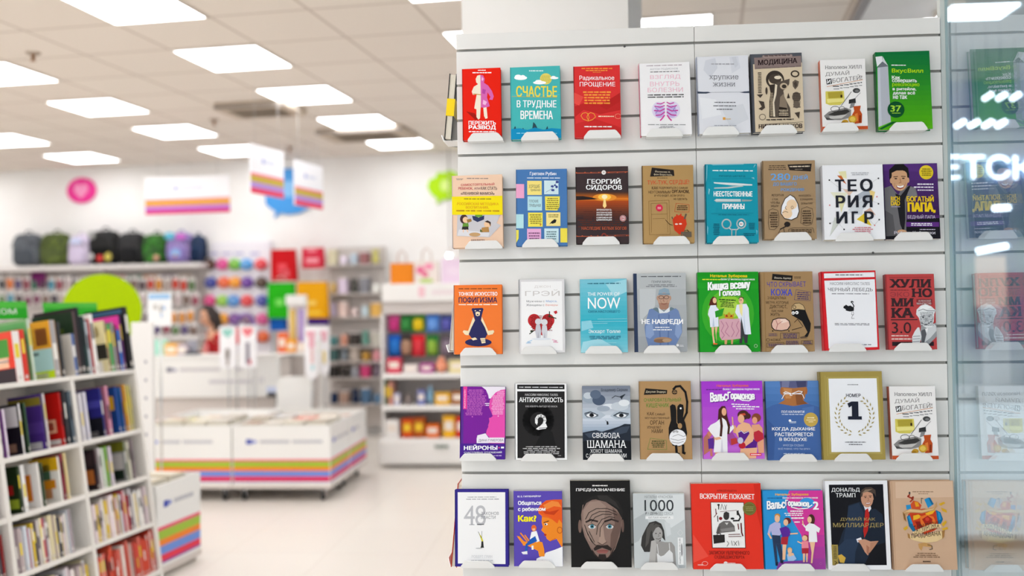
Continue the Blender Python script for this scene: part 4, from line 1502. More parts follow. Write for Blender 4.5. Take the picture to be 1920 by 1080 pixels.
('a5', '1230,203 1785,200 1788,1000 1235,1000', (1320, 1660), .022, 0, '1c1a19', '121110', 'large black paperback with a man face crossed by curved black lines', '''
P 8a7268 1345,430 1400,385 1480,375 1580,380 1660,430 1705,520 1700,620 1680,720 1640,830 1590,900 1530,925 1480,905 1420,840 1360,720 1335,620 1330,520
P 9c8478 1350,480 1410,400 1500,390 1560,440 1520,700 1480,800 1400,760 1350,640
P 6a544c 1620,450 1700,530 1695,640 1640,820 1590,880 1600,700 1640,600
E 7a6258 1318 625 16 60
E 6a544c 1712 620 12 60
P 23201f 1340,480 1360,400 1430,350 1520,330 1600,335 1680,400 1715,480 1712,560 1660,470 1560,400 1450,372 1380,410
P 33302e 1480,340 1570,340 1650,400 1690,470 1600,410 1500,380
L 3a2e2a 16 1375,585 1420,565 1480,580
L 3a2e2a 16 1550,580 1610,560 1670,580
E d8d4d2 1430 628 34 20
E 4a8a9a 1430 626 19 19
E 16181a 1430 626 9 9
E d8d4d2 1592 628 34 20
E 4a8a9a 1592 626 19 19
E 16181a 1592 626 9 9
L 2a201e 5 1392,618 1430,602 1468,622
L 2a201e 5 1555,620 1592,602 1630,620
P a88e80 1500,600 1530,600 1545,740 1560,770 1520,790 1485,770 1495,730
L 5a463e 6 1480,770 1520,795 1562,768
P 2e2522 1440,830 1470,795 1520,800 1570,795 1610,830 1600,850 1520,820 1450,850
P 9a5e58 1465,848 1520,832 1580,846 1560,872 1480,872
L 5a2e2a 4 1465,850 1580,848
P 2e2522 1490,880 1550,880 1560,925 1525,945 1480,915
P 352a26 1420,820 1450,870 1480,920 1440,880
P 352a26 1640,800 1600,870 1560,925 1610,880
L 1c1816 5 1370,560 1400,500 1470,462 1570,460 1650,490
L 1c1816 5 1395,580 1430,520 1500,488 1590,490 1660,520
L 1c1816 5 1420,590 1460,540 1530,512 1610,515
L 1c1816 5 1470,700 1480,620 1520,560 1590,535 1640,545
L 1c1816 5 1500,720 1505,640 1545,580 1610,555
L 1c1816 5 1360,610 1390,700 1440,780
L 1c1816 5 1375,660 1420,760 1460,800
L 1c1816 5 1400,670 1450,770
M e8e4e0 1437 1577 238 260 1
T f4f2f0 1283 1737 274 304 b=.03 f=1|ПРЕДНАЗНАЧЕНИЕ
'''),
('b5', '90,318 568,318 572,1008 97,1008', (155, 497), .020, 0, 'c8cdce', 'a8aeb0', 'grey paperback with a black and white photo of a long-haired woman', '''
P dde1e2 300,330 560,330 565,560 440,640 380,560
P b4babc 100,560 200,500 240,600 140,760 100,780
P d4d8da 380,580 430,600 440,700 400,720
T 8a8e90 200 462 338 364 |НАТАЛЬЯ КРАСНОВА
T 33363a 198 467 380 484 |1000
T 44474a 205 318 492 520 b=.01|И 1 ДЕНЬ
T 9a9ea0 326 463 492 520 |БЕЗ СЕКСА
R f0f1f1 205 530 464 558
T 7a7e80 235 435 536 552 |БЕЛАЯ КНИГА
P 3a3836 210,640 240,590 300,575 350,600 375,660 385,760 350,720 330,830 300,800 240,860 190,860 160,800 170,720
P 55524f 215,650 250,600 290,590 250,680 230,780 200,820
E a8a5a2 315 695 46 66
P a8a5a2 270,660 300,640 350,660 350,720 320,770 290,770
P 55524f 250,640 300,600 345,620 300,640 270,690
E 2a2826 300 690 8 4
E 2a2826 338 688 8 4
L 5a5652 5 300,738 325,742 345,732
L 7a7672 4 322,695 328,715 318,718
P 9c9996 290,770 340,760 380,770 440,770 470,810 480,1008 215,1008 250,900
P e6e6e6 305,870 340,900 370,890 420,840 450,870 455,950 310,960
L e6e6e6 5 320,880 310,790
L e6e6e6 5 425,850 420,780
P b8b5b2 255,760 290,750 305,790 300,830 285,1000 225,1000
L dcdcdc 3 522,655 548,685 522,712 498,685 522,655
R f0f1f1 498 728 548 975
T 3a3a3c 508 524 735 965 v=1|ЧЕГО ХОТЯТ ЖЕНЩИНЫ
M 7a7a7c 528 542 740 960 1
M 9a9ea0 500 565 982 1004 2
'''),
('b5', '620,235 1265,222 1285,1015 640,1020', (790, 1125), .024, 0, 'e83625', 'b02416', 'large red book with a framed collage of a man, a case and medical tools', '''
P ef5040 640,700 780,900 640,960
P d82c1c 1200,230 1262,226 1280,700 1230,500
T 5a1a14 862 1042 282 304 |АЛЕКСЕЙ РЕШЕТУН
T fff4f0 705 1207 324 372 b=.02 f=1|ВСКРЫТИЕ ПОКАЖЕТ
P 3a1c18 800,402 1110,400 1122,824 812,826
P f3f1ef 806,406 1105,405 1116,818 818,820
P 2a2624 870,420 882,420 880,470 872,470
E 2a2624 875 427 12 9
L 2a2624 4 895,470 905,420 925,470
L 2a2624 4 930,425 945,470
L 2a2624 4 950,425 935,470
L 6a2024 8 848,465 852,510
L 6a2024 6 832,540 860,505
L 6a2024 4 890,490 1040,475
E 8a2028 893 552 16 15
L 2a2624 8 865,530 868,580
E 2a2624 1002 552 18 10
L 2a2624 14 1050,490 1075,540 1060,570 1010,572
P 2a2624 1040,480 1060,475 1058,520 1042,520
E 3a3634 945 530 27 36
P 3a3634 922,500 945,488 972,500 972,530 922,530
P 6e6a68 880,600 920,575 980,575 1020,620 1025,670 890,685 855,690 862,640
P d8d6d4 930,590 965,590 950,612
P 8a8684 890,650 1010,630 1020,660 900,675
P 55524f 862,640 890,620 880,690 850,690
P 2a2624 822,705 928,700 930,770 828,785
L 2a2624 7 858,705 862,690 890,690 892,702
L 6a2024 9 1052,600 1058,650
L 6a2024 12 1080,595 1085,680 1095,710
L 6a2024 6 965,700 1070,695
L 6a2024 6 965,718 1080,715
L 2a2624 4 950,760 965,780 948,808
L 2a2624 4 990,755 998,800
L 2a2624 4 1010,760 1040,800
L 2a2624 4 1040,760 1012,800
L 2a2624 4 1052,755 1058,800
E 6f6a30 1160 458 62 62
O 8a8448 1160 458 52 52 4
M 9a945a 1120 1200 435 485 3
T 4a1612 783 1155 850 882  f=1|ЗАПИСКИ УВЛЕЧЕННОГО
T 4a1612 832 1110 892 924  f=1|СУДМЕДЭКСПЕРТА
E ffffff 935 960 18 14
M ffffff 955 1025 954 968 1
O f8c0b8 745 965 26 18 4
M f8c0b8 680 730 968 990 1
'''),
('b5', '1287,292 1845,292 1860,1018 1293,1020', (1415, 1755), .022, 1, '2e96d8', '1f70a8', 'half blue, half pink hardback with a cartoon family and a woman in white', '''
P d83c9c 1540,285 1850,285 1865,1025 1700,1025 1640,700 1560,560 1520,480 1500,400
G 1700 700 1865 1025 c03c9c a0409c 3
P 8a48a8 1430,950 1700,930 1720,1022 1400,1022
T f8b82a 1410 1715 318 344 b=.03|Наталья Зубарева
M 1a5a9a 1335 1475 354 370 1
T ffffff 1478 1800 350 372 b=.01|более 2 миллионов подписчиков
E 3a9ae0 1700 410 70 50
T 1a5a9a 1336 1506 396 472 s=-.08 b=.05|Вальс
T ffffff 1330 1500 390 466 s=-.08 b=.04|Вальс
T 1a5a9a 1506 1726 384 450 s=.05 b=.05|Гормонов
T ffffff 1500 1720 378 444 s=.05 b=.04|Гормонов
T ffffff 1752 1806 396 466 b=.05|2
L ffffff 9 1560,445 1620,462 1700,455 1745,425
M ffffff 1545 1660 472 492 1
M ffffff 1480 1670 494 528 2
M ffffff 1550 1668 532 560 1
M ffffff 1580 1630 572 592 1
E c88a3a 1425 525 26 22
E f0c09a 1422 550 24 34
P b8b8e0 1350,610 1400,580 1450,590 1455,690 1430,715 1370,700
L b8b8e0 24 1360,620 1340,690
L f0c09a 16 1338,690 1360,730
P 2a3a58 1370,700 1445,705 1450,780 1470,940 1440,945 1405,780 1415,960 1395,975 1380,820
P 1a2438 1395,955 1420,950 1415,985 1395,985
P 1a2438 1438,930 1468,940 1465,962 1440,960
E 6a2a2a 1515 570 34 30
E f0c09a 1500 585 22 30
P 5a2a98 1440,640 1500,620 1530,640 1545,690 1520,720 1465,720
L f0c09a 12 1540,690 1605,685
P b02a38 1455,720 1520,715 1510,790 1450,785
P f0c09a 1465,788 1500,788 1485,930 1460,930
E 4a2a20 1735 560 32 50
E f0c09a 1718 560 20 30
P f4f2f6 1680,620 1715,590 1760,600 1815,640 1800,680 1780,665 1785,765 1705,765 1710,670 1680,660
L f4f2f6 14 1690,640 1655,600
L f0c09a 10 1660,610 1655,570
P f0c09a 1715,765 1765,765 1745,880 1735,960 1720,960 1730,860
P 8a3a2a 1650,720 1670,695 1700,705 1708,760 1690,740 1655,745
E f0c09a 1670 730 24 26
P f08a9a 1640,760 1700,755 1705,820 1640,825
P b02a38 1640,822 1705,820 1700,870 1642,872
L f0c09a 10 1645,780 1605,760
P f0c09a 1650,870 1670,870 1665,950 1650,950
P f0c09a 1680,870 1695,868 1690,950 1678,950
E e8b070 1530 835 22 20
E f0c09a 1530 850 20 22
P a8c8ec 1500,880 1560,870 1590,920 1560,940 1510,940
P f0c09a 1510,870 1560,865 1570,885 1520,900
R f4f2f6 1450 975 1700 1000
M 8a6a9a 1460 1690 980 994 1
O c878c0 1812 962 10 10 3
'''),
('c5', '232,188 768,188 782,950 245,952', (265, 595), .024, 0, 'f3f3f6', 'dcdce2', 'white-bordered black book with a seated man in a dark suit and red tie', '''
P 131117 266,222 732,220 745,912 280,915
P 1e2838 430,400 530,370 600,440 660,430 720,480 735,620 735,720 640,740 560,900 480,910 300,910 330,760 370,640 410,560
P 26344a 430,410 520,380 560,470 540,660 450,720 380,700 410,560
P 2a3950 300,910 330,760 400,690 520,690 480,800 470,908
P 1a2230 560,640 640,560 735,620 735,720 600,760
P e8e8f0 556,390 610,360 625,430 590,480 572,440
P b82420 575,440 598,425 608,480 600,560 590,620 560,680 552,620 565,520
E c89478 592 345 52 74
P c89478 545,310 640,300 648,350 600,400 560,385
P 4a3c34 535,320 545,270 580,248 630,245 665,270 668,330 655,300 600,285 560,290 550,330
P 8a7460 545,300 580,265 640,262 600,282
L 5a382c 5 565,325 588,322
L 5a382c 5 608,320 632,318
E 2a1a18 578 334 8 4
E 2a1a18 620 330 8 4
L a8705a 5 600,335 605,360 594,364
P 9a4a40 575,378 600,380 625,370 612,392 588,394
P ffffff 580,380 600,383 620,375 610,386 588,388
P e8e8f0 490,690 530,675 540,700 500,720
P c89478 500,700 560,690 610,710 680,705 660,725 610,735 600,800 585,830 560,800 530,740
P a87058 575,740 600,760 592,825 575,805
P b88468 610,720 680,705 640,760 600,810
P d8b048 328,830 360,820 395,850 380,895 345,890
P a08c48 274,738 330,738 332,912 280,914
M 4a3e20 290 320 750 860 8
L 2a2418 5 300,880 318,890 302,905
T ffffff 287 530 250 288 b=.005 f=1|ДОНАЛЬД
T ffffff 323 494 295 330 b=.005 f=1|ТРАМП
T b09c60 357 658 500 536  f=1|ДУМАЙ КАК
T b09c60 290 726 552 594  f=1|МИЛЛИАРДЕР
'''),
('c5', '787,192 1338,188 1352,952 802,955', (902, 1228), .028, 1, 'd0ac8e', 'b08c70', 'large beige book with a red and blue heart wrapped in ribbons', '''
L c49c7c 6 808,195 822,955
P dcbca0 840,200 1330,195 1335,330 840,340
M 9a7a60 985 1168 278 292 1
M 9a7a60 1035 1120 296 308 1
L b0402a 14 960,310 945,325 975,340 990,330 985,350 965,370
E 4a4440 960 296 8 12
L 3a342c 5 1060,385 1060,340 1075,345
P d0522a 960,400 990,360 1030,370 1060,400 1040,450 980,440
P e8a020 1000,370 1030,375 1040,410 1010,415
P 2a90c8 1085,350 1120,335 1150,400 1115,425
P 1a6a98 1120,335 1135,335 1165,390 1150,400
P 2a90c8 925,400 965,395 970,430 930,440
P c8401c 940,480 990,440 1080,430 1170,440 1225,500 1220,570 1160,620 1080,650 990,610 945,560
P 1a6a98 930,500 955,480 985,580 1020,640 980,630 945,580
P 2a90c8 940,500 955,490 980,560 960,560
P 1a6a98 1180,440 1220,460 1240,520 1220,560 1195,560
P 2a90c8 1195,450 1215,470 1225,520 1205,530
P f0b428 985,490 1030,480 1060,500 1020,520 985,530
P f0b428 1090,470 1150,445 1180,440 1150,475 1100,490
P e8742a 1040,500 1100,480 1160,500 1180,550 1120,590 1050,570
P a82414 1060,520 1110,490 1150,520 1140,560 1090,575
E d0402a 1105 520 18 16
P 8a1c14 1000,540 1040,540 1070,600 1030,610
P c89a68 895,460 960,430 1060,440 1160,420 1190,370 1195,410 1165,445 1060,470 960,465 920,490 905,540
P e0bc88 900,465 960,436 1060,446 1160,428 1185,385 1160,438 1060,462 960,456
P 8a6034 895,460 915,480 925,545 905,520
P e6c894 975,630 1060,590 1140,560 1215,560 1225,590 1150,600 1070,630 990,665
P e6c894 930,640 990,672 1080,660 1180,630 1250,612 1240,680 1180,710 1080,725 980,700 935,680
P a87a44 930,640 950,650 955,690 935,680
P a87a44 1225,620 1252,612 1245,670 1228,690
T 4a3420 985 1205 578 648 s=-.22|ТАТУИРОВКА
T 4a3420 965 1215 645 692 s=-.1 b=.01|ПРОДАВАНА
P c8985c 1020,730 1070,720 1120,730 1140,760 1060,752 1045,790 1025,765
L 3a342c 5 1100,740 1135,745 1140,775 1115,780
P d8a82a 1205,390 1250,370 1265,382 1225,405
P d8a82a 1225,420 1270,440 1275,465 1235,450
P d8a82a 1225,560 1260,530 1272,545 1240,585
P d8a82a 1225,600 1275,585 1280,605 1235,615
P d8a82a 895,600 930,575 935,600 910,618
M 8a6a50 1010 1165 806 820 1
M 8a6a50 965 1210 822 852 2
M 5a4634 1055 1120 872 892 1
'''),
]

GAP = .020

ROWS = ['top row', 'second row', 'third row', 'fourth row', 'bottom row']
cnt = {}
for view, quad, lip, th, hard, front, spine, label, prog in BOOKS:
    fx, fy, fs = FR[view]
    Q = [tuple(float(v) for v in q.split(',')) for q in quad.split()]
    px = [(fx+x/fs, fy+y/fs) for x, y in Q]
    yb = -(GAP+th)
    TL, TRr = at(*px[0], yb+.017), at(*px[1], yb+.017); BR, BL = at(*px[2], yb), at(*px[3], yb)
    w = ((TRr-TL).length+(BR-BL).length)/2; h = ((TL-BL).length+(TRr-BR).length)/2
    roll = math.atan2(BR.z-BL.z, BR.x-BL.x)*.6
    lean = math.asin(.017/h)
    base = (BL+BR)/2
    M = TR(base.x, base.y, base.z) @ Matrix.Rotation(-lean, 4, 'X') @ Matrix.Rotation(-roll, 4, 'Y')
    bk = thing('book', label, 'book', M, 'face-out books on the slatwall')
    aq = Q
    if prog is HILL: aq = [(782, 205), (1175, 200), (1190, 828), (790, 830)]
    A = Art(aq, w, h, lambda a, b, k: (a, -.00003*k-.0001, b))
    book_shell(A.mb, w, h, th, hard, front, spine)
    A.run(prog)
    for nm, mb in A.parts:
        o = mb.build(nm, bk)
        if nm == 'belly_band':
            o['label'] = 'yellow paper band'
    page_block(w, h, th, hard).build('page_block', bk)
    # its holder
    xl = at(fx+lip[0]/fs, px[3][1], yb).x; xr = at(fx+lip[1]/fs, px[2][1], yb).x
    hb = MB(); depth = -base.y+.0015
    holder_mesh(hb, xr-xl, depth)
    row = int(view[1]); cnt[row] = cnt.get(row, 0)+1
    hm = hb.build('book_holder', None, TR((xl+xr)/2, 0, base.z-.0006-abs(math.sin(roll))*w/2))
    tag(hm, 'white lip holder carrying the %s book of the %s on the slatwall' % (ORD[cnt[row]-1], ROWS[row-1]), 'book holder', 'white book holders on the slatwall')
MW = noise_mat('mall_fascia', '9cc8c6', '8c9cd0', 2, .5)
MY = 5.2                                            # shop front on the far side of the mall walkway
struct(MB().box(1.9, 8.8, MY, MY+.2, 0, 4.2, MW).build('wall_right'))
struct(MB().box(XG+.25, 8.8, -7, MY, 4.2, 4.3, mat('7f92a0', .8)).build('ceiling_mall'))
struct(MB().box(8.8, 9, -7, MY+.2, 0, 4.3, mat('9aa8b8', .8)).build('wall_mall'))
# luminous letters on that shop front
sign = thing('shop_sign', 'glowing white sign letters on the blue shop front beyond the glass', 'sign')
GLOW = mat('f4f6ff', .5, 0, .4, 6.0)
for ch, x0, x1 in (('Е', 1766, 1799), ('Т', 1804, 1846), ('С', 1851, 1893), ('К', 1901, 1942)):
    pa, pb = at(x0, 336, MY-.06), at(x1, 291, MY-.06)
    vs, fs = glyphs(ch); w_, h_ = pb.x-pa.x, pb.z-pa.z
    mb = MB(); n = len(vs)
    P = [(u*w_, 0, v*h_) for u, v in vs]; mb.add(P, fs, GLOW); mb.add([(a, .04, c) for a, _, c in P], [f[::-1] for f in fs], GLOW)
    o = mb.build('letter', sign, TR(pa.x, MY-.06, pa.z))
    cnts = {}
    for f in fs:
        for a, c in zip(f, f[1:]+f[:1]): cnts[(a, c)] = 1
    me = MB(); me.add(P + [(a, .04, c) for a, _, c in P], [(c, a, a+n, c+n) for (a, c) in cnts if (c, a) not in cnts], mat('d0d8f0', .4)); me.build('letter_side', o)
    o['label'] = 'letter ' + ch
FILL_GLOW = mat('e8f2ff', .5, 0, .4, 11.0)  # unseen fill panels, added over the walkway to brighten the slatwall
fill0 = None
for y in (-5.6, -4.2, -2.8, -1.4, 0.0, 1.4, 2.8):
    for x in (2.6, 4.4):
        M = TR(x, y, 4.2)
        if fill0 is None:
            fill0 = t = thing('ceiling_light', 'added mall fill light', 'ceiling light', M, 'added mall fill lights')
            MB().box(-.6, .6, -.15, .15, -.012, -.006, FILL_GLOW).build('diffuser', t); MB().box(-.62, .62, -.17, .17, -.006, -.0005, FRAME).build('housing', t)
        else:
            t = fill0.copy(); COL.objects.link(t); t.matrix_world = M
            for ch in list(fill0.children): c = ch.copy(); COL.objects.link(c); c.parent = t
        t['label'] = 'added fill light panel out of sight above the walkway beyond the glass'
# lit shop window, pale panels and a white counter under the sign
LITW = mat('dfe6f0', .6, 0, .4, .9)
def mall_box(name, label, cat, x0, y0, x1, y1, Y, d, m, parts=None):
    a, b2 = at(x0, y1, Y), at(x1, y0, Y)
    t = thing(name, label, cat, TR(a.x, Y, a.z))
    MB().box(0, b2.x-a.x, 0, d, 0, b2.z-a.z, m, b=.004).build('panel', t)
    MB().box(-.02, b2.x-a.x+.02, -.012, -.001, -.03, 0, mat('b8c4d0', .4)).build('lower_edge', t)
    return t
mall_box('poster_panel', 'pale peach lit panel in the shop window beyond the glass', 'poster', 1832, 480, 1886, 575, MY-.03, .025, mat('f0d4c4', .6, 0, .4, .6))
sd0 = at(1856, 900, MY-.3); sd1 = at(1892, 575, MY-.3)
t = thing('shop_display', 'white shop display column beyond the glass', 'display', TR(sd0.x, MY-.3, 0))
MB().box(0, sd1.x-sd0.x, 0, .1, .05, sd1.z, mat('e4e8f0', .5), b=.004).build('panel', t); MB().box(-.03, sd1.x-sd0.x+.03, -.03, .13, 0, .05, mat('b8c4d0', .4)).build('foot', t)
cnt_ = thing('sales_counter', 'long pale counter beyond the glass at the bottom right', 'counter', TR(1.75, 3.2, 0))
MB().box(0, 4, .002, .6, .05, .86, mat('dfe6ec', .5)).build('body', cnt_); MB().box(.0, 4, 0, .0018, .08, .84, mat('e6eef2', .4, 0, .4, .45)).build('added_glow', cnt_); MB().box(-.02, 4.02, -.02, .62, .861, .90, mat('eef2f6', .3)).build('worktop', cnt_)  # glowing sheet added on the counter front to brighten the lower glass
a, b2 = at(1786, 14, 3.0), at(1912, -6, 3.0)
t = thing('light_box', 'long bright white light box hanging above the walkway beyond the glass', 'ceiling light', Matrix.Translation(a))
MB().box(0, b2.x-a.x, 0, .28, 0, .012, mat('f4f8ff', .5, 0, .4, 7.0)).build('diffuser', t); MB().box(-.01, b2.x-a.x+.01, -.01, .29, .0125, .05, FRAME).build('housing', t)
for x in (.06, b2.x-a.x-.06): MB().tube([(x, .14, .05), (x, .14, 4.2-a.z)], .003, CHROME, 5).build('hanger', t)
# rows of slanting tube lights under the mall ceiling
k = 0
for (y, xs) in ((181, (1852, 1878, 1904)), (232, (1800, 1826, 1852, 1877))):
    for x in xs:
        p = at(x, y, 3.9 if y < 200 else 3.5); k += 1
        t = thing('tube_light', '%s slanting tube light of the %s row beyond the glass' % (ORD[xs.index(x)], 'upper' if y < 200 else 'lower'), 'ceiling light', Matrix.Translation(p), 'mall tube lights')
        MB().tube([(-.028, 0, -.018), (.028, 0, .018)], .016, mat('f4f8ff', .5, 0, .4, 7.0), 8).build('tube', t)
        MB().tube([(0, 0, .014), (0, 0, 4.2-p.z)], .0015, mat('8a98a8', .5), 5).build('hanger', t)
for x, y, x2, y2, lab in ((1832, 471, 1888, 461, 'long white tube light, lower one beyond the glass'), (1862, 391, 1893, 389, 'short white tube light just under the glowing letters')):
    a, b2 = at(x, y, 4.4), at(x2, y2, 4.4)
    t = thing('tube_light', lab, 'ceiling light', Matrix.Translation(a))
    MB().tube([(0, 0, 0), tuple(b2-a)], .02, mat('f4f8ff', .5, 0, .4, 7.0), 8).build('tube', t)
    MB().tube([(0, 0, .018), (0, 0, 4.2-a.z)], .002, mat('8a98a8', .5), 5).build('hanger', t)
# ------------------------------------------------------------------ the slanted bookcase at the left
BA, BT = math.radians(7), math.radians(8)
bn = Vector((math.cos(BA), -math.sin(BA), 0)); bd = Vector((math.sin(BA), math.cos(BA), 0))
bu = -bn*math.sin(BT) + Vector((0, 0, math.cos(BT)))
bf = bd.cross(bu)                                   # outwards, square to the slanted front
P0 = Vector((-1.95, 2.1, .1))
BCM = Matrix((bf, bd, bu)).transposed().to_4x4(); BCM.translation = P0   # local x out of the shelf, y along it, z up the slant
SH = [-.02, .232, .480, .730, 1.050]
UPR = [-1.37, -.83, -.29, .245]
DEP = .24
bc = thing('bookcase', 'white slanted bookcase full of books at the left edge', 'bookcase', BCM)
for i, y in enumerate(UPR):
    ub = MB(); ub.box(-DEP-.01, .004, y-.012, y+.012, -.085, 1.05, SHELFM, b=.002); ub.build('upright', bc)
for y0, y1 in zip(UPR, UPR[1:]):
    for z in SH: MB().box(-DEP, .002, y0+.0121, y1-.0121, z-.022, z, SHELFM, b=.001).build('shelf', bc)
    MB().box(-DEP-.008, -DEP-.001, y0+.0121, y1-.0121, -.08, 1.049, SHELFM).build('back_panel', bc)
# the flank of the case towards the far end, perforated
ep = MB(); ep.box(-.30, -.012, .258, .275, -.06, 1.12, WHITE)
ep.build('end_panel', bc)
PAL = ['8e2a2a', 'c23a2e', '2f4a8a', '4a3a7a', '1f1f22', 'e8e2d8', 'f0ece4', 'd8b03a', '3a6a3a', '7a8a94', 'b8447a', '5a7ab0', '2a2a3a', 'c8c0b4', 'd86a2e', '8a6a4a', '303a30', 'e0d0d8', 'a89ac0', '6a2a4a']
PALE = ['e8e2da', 'dcd4cc', 'f0ece6', 'd8c8cc', 'c8c4c8', 'e4d8b0', 'b8a8a8', 'e8d8dc', '9a8a90', 'd0d4dc', 'c03a4a', 'e0c040', '4a4a52', 'f0e8e4']
REDP = ['d8503a', 'c8402e', 'e0604a', 'b83a30', 'd87060', 'e8e0d8', 'c04a3a', '8a3028', 'd0c8c4', 'e05a40']
HUE = {}
def huename(h):
    r, g, b = [int(h[i:i+2], 16) for i in (0, 2, 4)]
    mx_, mn = max(r, g, b), min(r, g, b); s = (mx_-mn)/(mx_+1)
    if mx_ < 60: return 'black'
    if s < .16: return 'white' if mn > 205 else ('pale grey' if mn > 150 else ('grey' if mn > 80 else 'dark grey'))
    import colorsys
    hh, ss, vv = colorsys.rgb_to_hsv(r/255, g/255, b/255); d = hh*360
    n = 'red' if d < 12 or d > 345 else 'orange' if d < 35 else 'yellow' if d < 65 else 'green' if d < 165 else 'blue' if d < 245 else 'purple' if d < 290 else 'pink'
    if n in ('orange', 'yellow') and vv < .62: n = 'brown'
    elif n in ('orange', 'yellow') and ss < .35: n = 'cream'
    elif n == 'pink' and vv < .5: n = 'plum'
    return ('dark ' if vv < .42 else 'pale ' if ss < .35 else '') + n if n not in ('brown', 'cream', 'plum') else n
def shelf_book(y, z, th, h, dp, spine, front, where, art=None, tilt=0.0, set_back=.006, grp='books in the slanted bookcase'):
    """spine outwards; the front board, seen from the walkway, faces the near end of the case"""
    M = BCM @ TR(-set_back, y, z+.0005) @ Matrix.Rotation(tilt, 4, 'X')
    bk = thing('book', '%s-spined book, %s' % (huename(spine), where), 'book', M, grp)
    c = .002; mb = MB(); fm, sm = mat(front, .4), mat(spine, .4)
    mb.box(-dp, 0, 0, c, 0, h, fm); mb.box(-dp, 0, th-c, th, 0, h, fm); mb.box(-c, 0, c, th-c, 0, h, sm)
    rr = random.Random(int(y*9000+z*777))
    if art: patches = art
    else:
        pc = rr.choice(PAL); pc2 = rr.choice(['f0ece4', 'e8d040', '222226', 'd8503a', 'e8e8f0'])
        a0 = .35+.3*rr.random(); patches = [(.1, .9, a0, a0+.25, pc), (.2, .8, .78, .9, pc2), (.12, .5, .04, .16, 'ece8e2')]
    for (u0, u1, v0, v1, col) in patches:
        mb.add([(-dp*(1-u0), -.0003, v0*h), (-dp*(1-u1), -.0003, v0*h), (-dp*(1-u1), -.0003, v1*h), (-dp*(1-u0), -.0003, v1*h)], [(0, 1, 2, 3)], mat(col, .4))
    sc = rr.choice(['f0ece4', '222226', 'e8d040', spine]); v0 = .3+.3*rr.random()
    mb.add([(.0003, th*.2, v0*h), (.0003, th*.8, v0*h), (.0003, th*.8, (v0+.28)*h), (.0003, th*.2, (v0+.28)*h)], [(0, 1, 2, 3)], mat(sc, .4))
    mb.add([(.0003, th*.25, .05*h), (.0003, th*.75, .05*h), (.0003, th*.75, .12*h), (.0003, th*.25, .12*h)], [(0, 1, 2, 3)], mat('d8d0c8', .4))
    mb.build('cover', bk)
    MB().box(-dp+.003, -c-.0002, c+.0002, th-c-.0002, .003, h-.003, PAGES).build('page_block', bk)
    return bk
bays = {0: 'near', 1: 'middle', 2: 'far'}
LV = {3: 'upper', 2: 'second', 1: 'third', 0: 'lowest'}
def fill(bay, lev, pal, hmin, hmax, tmin, tmax, y0=None, y1=None, dmax=.21):
    y = (UPR[bay]+.016) if y0 is None else y0; end = (UPR[bay+1]-.016) if y1 is None else y1; n = 0
    rr = random.Random(bay*31+lev*7+5)
    while True:
        th = tmin+(tmax-tmin)*rr.random()
        if y+th > end: break
        h = hmin+(hmax-hmin)*rr.random(); dp = min(dmax, h*(.66+.08*rr.random()))
        n += 1; s = rr.choice(pal)
        shelf_book(y, SH[lev], th, h, dp, s, s if rr.random() < .55 else rr.choice(pal), '%s along the %s shelf of the %s bay' % (ORD[n-1], LV[lev], bays[bay]), set_back=.003+.02*rr.random())
        y += th+.0012
MID = PAL
def sy(px, py): return (atp(px, py, P0, bf)-P0).dot(bd)
